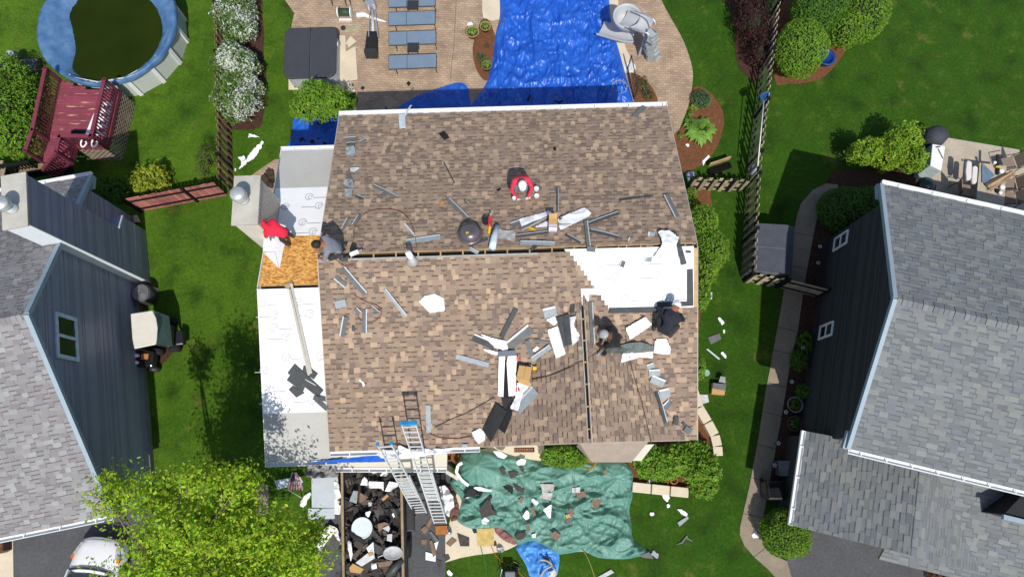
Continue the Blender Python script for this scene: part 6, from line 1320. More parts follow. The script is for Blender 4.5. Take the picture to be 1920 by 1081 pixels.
def person(label, loc, ang, pose, shirt, trousers, skin, shoe, cap=None, capm=None, hair=None, hood=False, sleeves=True, glove=None, sc=1.):
    J = POSE[pose]; t = thing('person', label, 'person', loc); Rm = Matrix.Rotation(ang-math.pi/2, 3, 'Z')
    V_, E_, Rr, Mt = [], [], [], []
    def add(p, r, m, par=None):
        V_.append(Vector(p)); Rr.append(r); Mt.append(m)
        if par is not None: E_.append((par, len(V_)-1))
        return len(V_)-1
    S_, T_, K_, O_ = 0, 1, 2, 3; loc = Vector(loc)
    v = {k: Vector(q) for k, q in J.items()}
    pel = add(v['pel'], .165, T_); mid = add(v['pel'].lerp(v['chest'], .5), .165, S_, pel); ch = add(v['chest'], .185, S_, mid); nk = add(v['neck'], .065, S_ if hood else K_, ch); hd = add(v['head'], .10, S_ if hood else K_, nk)
    hv = (v['head']-v['neck']).normalized(); cr = add(v['head']+hv*.08, .085, S_ if hood else K_, hd)
    fd = Vector((0,1,0)); fd = (fd-hv*fd.dot(hv)).normalized() if abs(fd.dot(hv)) < .98 else Vector((0,0,-1))
    if pose != 'kneel': fd = (Vector((0,0,-1))-hv*Vector((0,0,-1)).dot(hv)).normalized()
    add(v['head']+fd*.115-hv*.02, .018, K_, hd)
    for s_ in (1, -1):
        q = lambda k: Vector((v[k].x*s_, v[k].y, v[k].z))
        add(v['head']+Vector((s_*.095,0,0))-hv*.01, .022, K_, hd)
        a = add(q('sh'), .098, S_, ch); b = add(q('el'), .062, S_ if sleeves else K_, add(q('sh').lerp(q('el'), .55), .078, S_, a)); hdv = (q('ha')-q('el')); w_ = add(q('el')+hdv*.78, .042, S_ if sleeves else K_, b)
        d = hdv.normalized(); lat = Vector((s_,0,0)); lat = (lat-d*lat.dot(d)).normalized(); nrm = d.cross(lat)
        pm = add(q('el')+hdv*.98, .036, 4, w_)
        for f in range(4):
            o = (f-1.5)*.021; l = (.070,.082,.078,.060)[f]; base = V_[pm]+d*.045+lat*o
            k0 = add(base, .0105, 4, pm); k1 = add(base+d*l*.5-nrm*.006*(f+1)*s_, .0095, 4, k0); add(base+d*l*.85-nrm*.03*s_, .0085, 4, k1)
        th = add(V_[pm]-lat*.042+d*.005, .012, 4, pm); add(V_[pm]-lat*.065+d*.045, .0095, 4, th)
        h = add(q('hip'), .12, T_, pel); k = add(q('kn'), .075, T_, add(q('hip').lerp(q('kn'), .5), .10, T_, h)); n_ = add(q('an'), .045, O_, add(q('kn').lerp(q('an'), .5), .058, T_, k)); add(q('to'), .042, O_, n_)
    V2 = [Rm @ (p*sc) for p in V_]
    me = bpy.data.meshes.new('body'); me.from_pydata(V2, E_, []); o = bpy.data.objects.new('body', me); COL.objects.link(o)
    md = o.modifiers.new('skin', 'SKIN'); md.use_smooth_shade = True
    for i, sv in enumerate(me.skin_vertices[0].data): sv.radius = (Rr[i]*sc, Rr[i]*sc); sv.use_root = (i == 0)
    ss_ = o.modifiers.new('sub', 'SUBSURF'); ss_.levels = ss_.render_levels = 1
    dg_ = bpy.context.evaluated_depsgraph_get(); ev = o.evaluated_get(dg_); m2 = bpy.data.meshes.new_from_object(ev); o.modifiers.clear(); o.data = m2
    m2.materials.clear(); mats = [shirt, trousers, skin, shoe, glove or skin]
    for m in mats: m2.materials.append(m)
    segs = [(V2[a], V2[b], Mt[b], Rr[b]) for a, b in E_]
    for p in m2.polygons:
        c = p.center; best = (9, 0)
        for a, b, m, r in segs:
            ab = b-a; tt = max(0, min(1, (c-a).dot(ab)/max(ab.length_squared, 1e-9))); dd = (c-(a+ab*tt)).length-r*.9
            if dd < best[0]: best = (dd, m)
        p.material_index = best[1]; p.use_smooth = True
    o.parent = t
    H_ = Rm @ (v['head']*sc)+Vector(loc); hv = Rm @ hv; fd = Rm @ fd; ax = Matrix((fd.cross(hv), fd, hv)).transposed()
    for s_ in (1, -1):
        mb = MB(); mb.lathe(H_+ax @ Vector((s_*.035,.098,.015)), [(0,-.012),(.011,-.005),(.011,.005),(0,.012)], 8); mb.build('eye', m_bscrap, t, smooth=True)
    if hair:
        mb = MB(); mb.lathe(H_, [(.108,-.02),(.118,.05),(.105,.12),(.06,.165),(0,.178)], 18, axis=ax, sy=1.08); mb.build('hair', hair, t, smooth=True)
    if cap:
        mb = MB(); mb.lathe(H_, [(.112,.02),(.124,.05),(.122,.10),(.095,.155),(.04,.182),(0,.186)], 20, axis=ax, sy=1.1); bc = [ax @ Vector((.105*math.cos(a), .07+.135*math.sin(a), .045))+H_ for a in [i*math.pi/8 for i in range(9)]]; mb.prism(bc, ax @ Vector((0,0,.012))); mb.build('cap', capm, t, smooth=True)
    if hood:
        mb = MB(); mb.lathe(H_, [(.118,-.09),(.135,-.02),(.132,.07),(.10,.14),(.04,.17),(0,.172)], 18, axis=ax, sy=1.1); mb.build('hood', shirt, t, smooth=True)
    return t
m_skin = mat('skin_tan', S(176,118,86,.75), .55, .06, 9); m_skin2 = mat('skin_brown', S(120,76,56,.75), .55, .06, 9)
m_redc = mat('red_cotton', S(222,36,66,.92), .85, .1, 8, bump=.2, bscale=18); m_pinkred = mat('crimson_cotton', S(214,56,82,.9), .85, .1, 8, bump=.2, bscale=18); m_gray = mat('grey_cotton', S(140,144,156,.75), .85, .1, 8, bump=.2, bscale=18)
m_navy = mat('navy_cotton', (.014,.016,.024), .85, .15, 8, bump=.2, bscale=18); m_blk = mat('black_cotton', (.012,.012,.013), .85, .2, 8, bump=.2, bscale=18); m_jean = mat('grey_denim', S(120,124,132,.7), .85, .15, 8); m_dkt = mat('dark_trouser', (.035,.033,.033), .85, .2, 8)
m_boot = mat('work_boot', (.06,.05,.045), .8); m_hair = mat('dark_hair', (.02,.014,.01), .7); m_glv = mat('pale_glove', (.5,.5,.48), .8)
def at_roof(fr, x, y, h=.4): p = RT(fr, x, y, h); return Vector((p.x, p.y, roof(p.x,p.y)))
person('worker in bright red hooded top bending over the white wing beside the chimney', at_roof('B1',415,170,.82), math.radians(158), 'bend', m_redc, m_dkt, m_skin, m_boot, hood=True)
person('worker in grey shirt kneeling at the left end of the ridge', at_roof('B1',885,285,.4), math.radians(192), 'kneel', m_gray, m_dkt, m_skin, m_boot, hair=m_hair)
person('worker in red shirt and white cap kneeling on the rear slope', at_roof('B3',606,235), math.radians(278), 'kneel', m_pinkred, m_jean, m_skin, m_boot, cap=1, capm=m_white, glove=m_glv)
person('worker in black shirt kneeling beside the gable ridge slot', at_roof('B5',540,530), math.radians(172), 'kneel', m_blk, m_dkt, m_skin2, m_boot, cap=1, capm=mat('grey_cap', (.35,.37,.38), .7), sleeves=False)
person('worker in dark navy shirt and white cap crouching at the right of the gable slope', at_roof('B5',930,450,.5), math.radians(66), 'squat', m_navy, m_dkt, m_skin, m_boot, cap=1, capm=m_white, sc=1.08)
nailer('small black cutter in the hands of the man in grey', RT('B1',755,315,.02), 3.4, (m_bscrap, m_bscrap, m_bscrap), .8)
nailer('black nail gun at the hand of the man by the gable ridge slot', RT('B5',405,605,.02), 4., (mat('tool_grey', (.15,.17,.18), .4), m_bscrap, m_bscrap), .8)
slab('B1', [(285,175),(310,170),(312,230),(300,232)], 'grey shingle offcut held by the worker in red on the wing', m_strip, .3, .01, 'shingle offcut', 'shingle_offcut')
# ---------------------------------------------------------------- front of the house: ladders, trailer, tarps, beds
up = Vector((0,0,1))
m_lad = mat('ladder_metal', (.70,.72,.74), .4, .06, 6, metal=.15)
def ladder(label, fl_, fr2, tl_, tr_, ztop, capm):
    A0, A1 = P(*fl_,0), P(*fr2,0); B0, B1 = P(*tl_,ztop), P(*tr_,ztop); t = thing('extension_ladder', label, 'ladder', (A0+A1)/2)
    wv = ((A1-A0)+(B1-B0)); wv.z = 0; wv = wv.normalized(); Wd = .43; A = (A0+A1)/2; B = (B0+B1)/2; d = (B-A).normalized(); L = (B-A).length; n = wv.cross(d).normalized()
    for (s0, s1, ww, off) in ((0, .58, Wd, 0.), (.30, 1, Wd-.06, .05)):
        a, b = A+d*L*s0+n*off, A+d*L*s1+n*off
        for s_ in (-1, 1): mb = MB(); mb.beam(a+wv*s_*ww/2, b+wv*s_*ww/2, .028, .085, up=n); mb.build('rail', m_lad, t)
        k = .15
        while k < L*(s1-s0)-.05: mb = MB(); mb.beam(a+d*k-wv*ww/2, a+d*k+wv*ww/2, .036, .03, up=n); mb.build('rung', m_lad, t); k += .3048
    for s_ in (-1, 1) if capm[1] == 2 else (0,):
        mb = MB(); c = B+n*.05; mb.beam(c+wv*(s_*(Wd-.06)/2-(.035 if capm[1] == 2 else Wd/2)), c+wv*(s_*(Wd-.06)/2+(.035 if capm[1] == 2 else Wd/2)), .08, .09, up=n); mb.build('end_cap', capm[0], t)
    for s_ in (-1, 1): mb = MB(); mb.beam(A+wv*s_*Wd/2-d*.02, A+wv*s_*Wd/2+d*.10, .05, .12, up=n); mb.build('foot', m_frame, t)
m_cap = mat('cap_blue', S(40,150,210,.85), .5)
ladder('shorter aluminium extension ladder with two small blue caps, leaning on the front eave', (778,963), (801,961), (709,828), (733,827), 6.7, (m_cap, 2))
ladder('taller aluminium extension ladder with a wide bright blue top, leaning on the front eave', (815,981), (838,981), (752,790), (781,789), 7.25, (m_cap, 1))
# dump trailer full of torn off shingles
TZ = 1.35; tl0, tl1 = P(641,866,TZ), P(645,1125,TZ); tr0, tr1 = P(752,868,TZ), P(757,1125,TZ)
tr = thing('dump_trailer', 'open dump trailer heaped with torn off shingles, parked on the driveway', 'trailer', Vector(((tl0.x+tr0.x)/2, (tl0.y+tl1.y)/2, 0)))
G0 = lambda p, z: Vector((p.x,p.y,z)); m_trl = mat('trailer_steel', (.045,.045,.048), .6, .25, 4)
for a, b in ((tl0,tl1),(tr0,tr1),(tl0,tr0),(tl1,tr1)): mb = MB(); mb.beam(G0(a,.9), G0(b,.9), .05, .85); mb.build('side_panel', m_trl, tr)
for a, b in ((tl0,tl1),(tr0,tr1)): mb = MB(); mb.beam(a, b, .08, .06); mb.build('top_board', mat('rail_plank', S(176,152,118,.68), .85, .22, 4, fine=.15), tr)
mb = MB(); mb.prism([G0(p,.45) for p in (tl0,tr0,tr1,tl1)], (0,0,.05)); mb.build('floor', m_trl, tr)
for p, s_ in ((tl0.lerp(tl1,.45),-1),(tl0.lerp(tl1,.65),-1),(tr0.lerp(tr1,.45),1),(tr0.lerp(tr1,.65),1)):
    mb = MB(); c = Vector((p.x+s_*.02, p.y, .36)); mb.lathe(c, [(.0,-.1),(.34,-.1),(.36,0),(.34,.1),(0,.1)], 20, axis=Matrix.Rotation(math.pi/2,3,'Y')); mb.build('wheel', m_bscrap, tr)
mb = MB(); a, b = tr0.lerp(tr1,.27), tr0.lerp(tr1,.52); mb.hexa([G0(a,.62)+Vector((.05,0,0)),G0(a,.62)+Vector((.34,0,0)),G0(b,.62)+Vector((.34,0,0)),G0(b,.62)+Vector((.05,0,0))], [G0(a,.78)+Vector((.05,0,0)),G0(a,.74)+Vector((.32,0,0)),G0(b,.74)+Vector((.32,0,0)),G0(b,.78)+Vector((.05,0,0))]); mb.build('fender', mat('fender_black', (.03,.03,.032), .35), tr, bevel=.03)
def mound(x, y): return 1.0+.22*noise.noise((x*1.3,y*1.3,3))+.12*noise.noise((x*4,y*4,1))
rnd = random.Random(77); mb = MB(); DC = [(.018,.017,.017)]*4+[(.045,.040,.037)]*4+[(.07,.058,.05)]*2+[(.08,.068,.06),(.09,.07,.057),(.12,.095,.075),(.11,.11,.11),(.075,.075,.08)]
ri = [(tl0.x+.05,tl0.y-.05),(tr0.x-.05,tr0.y-.05),(tr1.x-.05,tr1.y+.05),(tl1.x+.05,tl1.y+.05)]; q_ = len(mb.v); cloth(mb, ri, lambda x, y: mound(x,y)-.12, .12); mb.t = [(.03,.028,.027)]*len(mb.f)
for i in range(560):
    x = rnd.uniform(tl0.x+.1, tr0.x-.1); y = rnd.uniform(tl1.y+.05, tl0.y-.1); z = mound(x,y)+rnd.uniform(-.08,.08); a = rnd.uniform(0,6.28); e = Matrix.Rotation(a,3,'Z') @ Matrix.Rotation(rnd.gauss(0,.25),3,'X') @ Matrix.Rotation(rnd.gauss(0,.22),3,'Y'); l, w_ = rnd.uniform(.12,.62), rnd.uniform(.08,.3); c = Vector((x,y,z)); k = [c+e @ Vector((sx*l*rnd.uniform(.7,1.1)/2, sy*w_*rnd.uniform(.6,1.1)/2, 0)) for sx, sy in ((-1,-1),(1,-1),(1,1),(-1,1))]; cc = rnd.choice(DC); mb.prism(k, (0,0,.012), 0, cc)
mb.build('shingle_rubble', mat('rubble', (1,1,1), .9, .2, 20, bump=.3, bscale=60, attr=True), kind='stuff', label='heap of torn dark shingles filling the dump trailer', cat='rubble')
def TD(fr, pts, z=1.32, th=.02, tilt=0.):
    q = [P(*px(fr,*p), z) for p in pts]; return q
def junk(fr, pts, label, m, z=1.3, th=.02, cat='scrap', name=None, amp=0., tilt=.12):
    q = TD(fr, pts, z); mb = MB(); rr = random.Random(len(label)*3+int(pts[0][0]))
    if amp:
        ri = [(p.x,p.y) for p in q]; s_ = rr.uniform(0,9); cloth(mb, ri, lambda x, y: z+amp*(.8*ridge((x,y),2.3,s_)+.5*ridge((x,y),6.,s_+1)), .045); return mb.build(name or cat, m, smooth=True, label=label, cat=cat)
    c = sum(q, Vector())/len(q); tx_, ty_ = rr.uniform(-tilt,tilt), rr.uniform(-tilt,tilt); q = [Vector((p.x,p.y,z+(p.x-c.x)*tx_+(p.y-c.y)*ty_)) for p in q]
    mb.prism(q, (0,0,th)); return mb.build(name or cat, m, label=label, cat=cat)
m_dirty = mat('dirty_white', S(214,216,218,.75), .6, .12, 6, fine=.05); m_brsh = mat('brown_piece', S(140,116,98,.75), .9, .2, 9, fine=.2); m_dksh = mat('dark_piece', S(84,76,72,.7), .9, .25, 9, fine=.2)
mb = MB(); c = P(*px('B8',515,688),1.38); mb.lathe(c, [(.0,0),(.33,0),(.35,.02),(.35,.05),(.31,.05),(.30,.03),(0,.035)], 28); mb.build('bucket_lid', mat('lid_white', S(226,236,238,.8), .4, .03), smooth=False, label='large round white tub lid lying on the trailer rubble', cat='lid')
sd = thing('satellite_dish', 'white oval satellite dish with its arm thrown on the trailer rubble', 'satellite dish', P(*px('B8',760,895),1.3)); c = P(*px('B8',765,893),1.42)
mb = MB(); mb.lathe(c, [(0,-.04),(.15,-.03),(.30,.03),(.31,.045),(.28,.03),(.14,-.01),(0,-.02)], 28, axis=Matrix.Rotation(-.35,3,'X'), sx=1.05, sy=.72); mb.build('dish', m_dirty, sd, smooth=True)
mb = MB(); mb.tube([c+Vector((-.2,0,.0)), P(*px('B8',640,925),1.42)], [.03,.012], 8); mb.build('arm', m_dirty, sd)
for pts, lab, m, z, amp in (([(500,340),(525,270),(560,290),(560,345)],'white folded sheet at the far left of the trailer load',m_memb,1.34,.05),([(565,310),(690,315),(690,390),(665,365),(570,365)],'white torn sheet in the far middle of the trailer load',m_memb,1.36,.07),([(700,390),(735,310),(800,320),(805,350),(740,395)],'white crumpled plastic by the far right trailer rail',m_memb,1.36,.12),([(655,265),(690,225),(728,235),(715,270)],'small white crumpled paper at the far end of the trailer load',m_memb,1.34,.1),([(525,165),(600,155),(648,240),(600,250)],'pale grey sheet hanging at the house end of the trailer',m_dirty,1.45,.04),([(600,155),(660,160),(660,225),(640,230)],'cream sheet corner at the house end of the trailer',m_walk,1.43,.03),([(395,790),(430,800),(440,900),(425,960),(405,850)],'white shredded plastic along the left trailer rail',m_memb,1.34,.10),([(585,975),(635,970),(635,1015),(600,1020)],'small white plastic bag near the trailer tailgate',m_memb,1.36,.12),([(540,560),(590,545),(570,605),(545,590)],'small white tatter above the round tub lid',m_memb,1.33,.06)): junk('B8', pts, lab, m, z, amp=amp, name='plastic_sheet', cat='sheet')
for pts, lab, m, z in (([(460,970),(600,860),(620,930),(510,1000)],'long white board near the tailgate of the trailer',m_dirty,1.36),([(550,850),(605,800),(615,920),(590,925)],'white triangular board beside the long white board',m_memb,1.38),([(718,740),(760,735),(756,800),(716,790)],'white square tile right of the round tub lid',m_dirty,1.36),([(680,690),(730,665),(742,690),(730,720)],'pale grey torn card right of the round tub lid',m_dirty,1.34),([(565,478),(596,482),(590,510),(568,512)],'small pale square above the trailer middle',m_dirty,1.34),([(672,455),(715,415),(730,430),(690,468)],'tan board scrap in the upper right of the trailer load',m_card,1.34),([(490,470),(500,400),(565,440),(500,485)],'brown shingle sheet in the upper left of the trailer load',m_brsh,1.36),([(412,470),(445,385),(480,390),(470,490)],'grey metal sheet by the left trailer rail',m_grm,1.36),([(410,1010),(440,975),(530,1020),(500,1055),(420,1045)],'tan plank pile near the left tailgate corner',m_card,1.34),([(640,655),(700,640),(740,660),(650,720)],'brown shingle sheet right of the tub lid under the grey card',m_brsh,1.30),([(640,970),(760,950),(770,990),(650,1005)],'grey brown sheet below the satellite dish',m_brsh,1.33),([(745,535),(775,530),(805,590),(780,600)],'dark grey board by the right trailer rail',m_dstrip,1.36),([(755,575),(770,565),(780,595),(770,605)],'white chip on the dark board by the right trailer rail',m_memb,1.40),([(560,895),(600,880),(610,905),(575,920)],'tan card lying on the long white board',m_card,1.42),([(590,705),(600,690),(690,800),(680,830)],'long dark strip running past the tub lid',m_dksh,1.34),([(600,800),(680,850),(650,905),(610,880)],'dark grey panel left of the satellite dish',m_dstrip,1.32)): junk('B8', pts, lab, m, z, cat='board', name='board_scrap')
mb = MB(); mb.tube([P(*px('B8',725,1075),1.38), P(*px('B8',780,1010),1.42), P(*px('B8',835,945),1.38)], [.12,.13,.11], 14); mb.build('tarp_roll', mat('dark_green_roll', (.05,.06,.055), .5, .2), smooth=True, label='dark green rolled tarp at the near right of the trailer load', cat='roll')
mb = MB(); mb.tube([P(*px('B8',395,690),1.35), P(*px('B8',460,760),1.38), P(*px('B8',530,790),1.36)], .09, 12); mb.build('felt_roll', m_bf, smooth=True, label='black felt roll left below the round tub lid', cat='roll')
# things between trailer and front door
crumple_ = lambda fr, pts, lab, m, z, amp, cat='sheet', name='plastic_sheet': junk(fr, pts, lab, m, z, amp=amp, cat=cat, name=name)
crumple_('C8', [(95,500),(150,470),(240,485),(270,440),(340,470),(440,460),(500,475),(600,465),(665,475),(600,500),(480,510),(360,540),(250,530),(140,535)], 'white crumpled plastic strewn over the front gutter behind the ladders', m_memb, 5.44, .16)
bt2 = [P(*px('B8',x,y),z) for x, y, z in ((70,160,5.06),(430,112,5.12),(620,96,5.14),(690,116,5.1),(725,150,4.9),(560,155,4.95),(380,160,4.97),(200,168,5.0))]
mb = MB(); N_ = 14
for i in range(N_):
    for a, b, c, d in (((bt2[0].lerp(bt2[2],i/N_)), (bt2[0].lerp(bt2[2],(i+1)/N_)), bt2[0].lerp(bt2[5],(i+1)/N_), bt2[0].lerp(bt2[5],i/N_)),): mb.face([a+up*.03*(i % 2), b+up*.03*((i+1) % 2), c-up*.02, d-up*.02])
mb.face([bt2[2],bt2[3],bt2[4],bt2[5]]); o = mb.build('tarp', m_blue, label='long blue tarp strip hanging from the front gutter left of the ladders', cat='tarp'); sm = o.modifiers.new('thickness','SOLIDIFY'); sm.thickness = .006
crumple_('B8', [(850,150),(895,150),(895,215),(870,220)], 'small blue tarp corner hanging between the two ladders', m_blue, 2.2, .08, 'tarp', 'tarp')
crumple_('B8', [(880,165),(1180,160),(1200,340),(1130,370),(1000,330),(960,400),(890,300)], 'black plastic sheeting on the driveway behind the ladders', m_bf, .05, .22)
crumple_('B8', [(1140,350),(1190,340),(1255,430),(1262,520),(1230,540),(1225,600),(1180,560),(1170,470)], 'white plastic sheet right of the taller ladder', m_memb, .30, .25)
crumple_('C1', [(60,380),(110,370),(175,560),(150,640),(105,650),(95,520)], 'maroon brown tarp edge beside the white plastic sheet', mat('maroon_tarp', S(104,66,58,.75), .6, .25, 6), .10, .18, 'tarp', 'tarp')
for pts, lab, m, z in (([(1110,672),(1205,668),(1208,740),(1112,742)],'rusty orange plywood board under the taller ladder foot',mat('rust_board', S(176,110,56,.75), .8, .2, 5),.02),([(1000,730),(1070,600),(1100,610),(1030,735)],'brown shingle strip on the driveway left of the taller ladder foot',m_brsh,.03),([(990,700),(1020,672),(1050,690),(1015,730)],'second brown shingle strip on the driveway beside the first',m_brsh,.05),([(995,780),(1040,778),(1042,820),(997,822)],'small square brown shingle on the driveway',m_brsh,.02),([(1030,880),(1112,905),(1110,960),(1030,945)],'white paper triangle on the driveway',m_memb,.03),([(1058,722),(1075,715),(1140,790),(1112,802)],'pale grey strip on the driveway below the ladder foot',m_strip,.04),([(1060,795),(1080,785),(1120,900),(1090,925)],'brown strip lying over the white paper on the driveway',m_brsh,.05),([(1100,810),(1135,795),(1115,870)],'white paper sliver beside the pale strip on the driveway',m_memb,.04),([(1285,730),(1384,770),(1384,835),(1310,835)],'large dark shingle piece on the cream walk',m_dksh,.04),([(1195,815),(1245,765),(1283,790),(1230,838)],'brown shingle piece on the cream walk nearest the driveway',m_brsh,.04),([(1175,905),(1215,898),(1230,935),(1190,960)],'dark scrap at the driveway edge',m_dksh,.02),([(1120,945),(1160,950),(1155,1000),(1125,995)],'flat dark scrap on the driveway near the picture bottom',m_dksh,.012)): junk('B8', pts, lab, m, z, cat='shingle piece' if 'shingle' in lab else 'scrap', name='shingle_piece' if 'shingle' in lab else 'board_scrap', tilt=.03)
sb = thing('spray_bottle', 'blue and white bottle standing beside the rusty board', 'bottle', P(*px('B8',1228,720))); mb = MB(); mb.lathe(sb.location, [(.07,0),(.07,.2),(.03,.27),(.03,.3),(0,.3)], 12); mb.build('bottle', mat('bottle_blue', S(60,120,180,.8), .4), sb, smooth=True); mb = MB(); mb.lathe(sb.location+up*.3, [(.035,0),(.035,.05),(0,.06)], 10); mb.build('cap', m_white, sb)
# left of the trailer: pale boards, sheets, flag
m_mott = mat('pale_board', S(206,214,222,.76), .6, .05, 4)
for pts, lab, z in (([(105,285),(320,275),(330,400),(325,525),(108,522)],'large pale blue white board in tree shade left of the trailer',.5),([(80,530),(292,528),(295,612),(82,618)],'narrow pale board below the large one left of the trailer',.35)): junk('B8', pts, lab, m_mott, z, .04, cat='board', name='foam_board', tilt=.03)
crumple_('B8', [(285,300),(330,330),(345,440),(345,580),(290,575),(300,430)], 'white plastic sheet between large pale board and trailer', m_memb, .55, .12)
crumple_('B8', [(110,850),(160,760),(215,690),(260,660),(320,690),(345,800),(330,790),(285,735),(230,800),(180,890),(100,940),(70,925)], 'arched white plastic sheet on the driveway left of the trailer', m_memb, .1, .2)
crumple_('B8', [(20,470),(50,420),(100,395),(105,420),(70,470),(65,500),(40,525),(15,505)], 'small white plastic shred in the grass left of the pale boards', m_memb, .05, .1)
crumple_('B8', [(50,230),(100,180),(200,170),(300,185),(335,240),(320,275),(110,285),(70,280)], 'grey dusty plastic sheet draped over shrubs under the left gutter', mat('dusty_sheet', S(150,150,152,.7), .7, .5, 5), .8, .3)
junk('C3', [(1545,300),(1690,278),(1708,310),(1560,352)], 'pale board lying under the flag', m_mott, .3, .03, cat='board', name='foam_board')
fg = thing('flag', 'drooping red white and blue striped flag on a slim pole', 'flag', P(*px('C3',1640,345)))
fp_ = [P(*px('C3',x,y),z) for x, y, z in ((1645,255,2.6),(1620,345,1.5),(1715,352,1.5))]
mb = MB(); N_ = 12
for i in range(N_):
    a0, a1 = fp_[1].lerp(fp_[2],i/N_), fp_[1].lerp(fp_[2],(i+1)/N_); w0 = .05*(1 if i % 2 else -1)
    b0_, b1_ = fp_[0]+Vector((.012*i,0,0)), fp_[0]+Vector((.012*(i+1),0,0))
    for j in range(2): m_ = (2 if i < 5 and j == 0 else (0 if i % 2 else 1)) if i < 5 else (0 if i % 2 else 1); t0, t1 = j*.5, (j+1)*.5; mb.face([b0_.lerp(a0,t0)+Vector((0,w0*t0,0)), b1_.lerp(a1,t0)-Vector((0,w0*t0,0)), b1_.lerp(a1,t1)-Vector((0,w0*t1,0)), b0_.lerp(a0,t1)+Vector((0,w0*t1,0))], m_)
o = mb.build('cloth', [mat('flag_red', S(170,30,56,.85), .7), mat('flag_white', S(226,214,220,.8), .7), mat('flag_blue', S(40,46,90,.8), .7)], fg); sm = o.modifiers.new('thickness','SOLIDIFY'); sm.thickness = .005
mb = MB(); mb.tube([P(*px('C3',1618,350),1.4), P(*px('C3',1700,400),0.0)], .02, 8); mb.tube([P(*px('C3',1618,350),1.4), fp_[0]], .015, 8); mb.build('pole', m_alu, fg)
mb = MB(); q = [P(*px('C3',*p),.03) for p in ((1432,500),(1436,350),(1455,318),(1480,312),(1502,325),(1510,350),(1508,480),(1490,495))]; mb.prism([p-up*.03 for p in q], (0,0,.03)); mb.build('stepping_stone', m_conc2, label='rounded tan paving slab in the shaded grass beside the tree', cat='paving slab')
# green tarp
tg = ring('C1', [(190,125),(330,105),(420,112),(540,135),(700,165),(830,185),(880,210),(1000,205),(1140,172),(1200,188),(1380,190),(1465,200),(1512,290),(1500,380),(1515,450),(1490,560),(1508,680),(1522,790),(1640,880),(1650,900),(1560,922),(1450,942),(1250,930),(1130,882),(960,905),(860,880),(740,800),(620,832),(540,740),(430,702),(300,715),(170,662),(150,600),(190,490),(130,405),(98,340),(170,265)], 3)
bumps = [(P(*px('C1',310,215)),.9,.75),(P(*px('C1',1010,265)),.7,.35),(P(*px('C1',1400,300)),.75,.5),(P(*px('C1',450,340)),1.,.25)]
def hg(x, y):
    e = near((x,y), tg)[0]; k = min(1, e/.15); h = .02; w_ = 1.
    for b_, r_, a_ in bumps:
        d = math.hypot(x-b_.x, y-b_.y)/r_
        if d < 1.6: g_ = math.exp(-d*d*1.8); an = math.atan2(y-b_.y, x-b_.x); h += a_*g_*(1+.10*math.sin(an*11+math.sin(an*5)*2)*min(1,d*1.5)); w_ *= 1-.75*g_
    return h+k*w_*(.20*ridge((x*.45+y*.25,y-x*.35), 1.1, 11.)+.13*ridge((x*.35-y*.3,y*.9+x*.5), 2., 12.)+.07*ridge((x*.5+y*.4,y-x*.3), 3.6, 13.)+.04*ridge((x,y*.6), 6.5, 14.)+.006*noise.noise((x*11,y*11,0)))
mb = MB(); cloth(mb, tg, hg, .036); mb.build('tarp', m_green, smooth=True, label='big wrinkled green tarp over the front garden littered with scraps', cat='tarp')
def onT(fr, pts, label, m, th=.02, amp=0., cat='shingle piece', name='shingle_piece', dz=.10):
    q = [P(*px(fr,*p),.15) for p in pts]; mb = MB(); c = sum(q, Vector())/len(q); z = max(hg(p.x,p.y) if inpoly((p.x,p.y),tg) else .02 for p in q+[c])+dz*.4
    q = [P(*px(fr,*p),z) for p in pts]
    if amp: ri = [(p.x,p.y) for p in q]; s_ = len(label); cloth(mb, ri, lambda x, y: z+amp*(.8*ridge((x,y),2.4,s_)+.5*ridge((x,y),6.,s_)), .045); return mb.build(name, m, smooth=True, label=label, cat=cat)
    mb.prism(q, (0,0,th)); return mb.build(name, m, label=label, cat=cat)
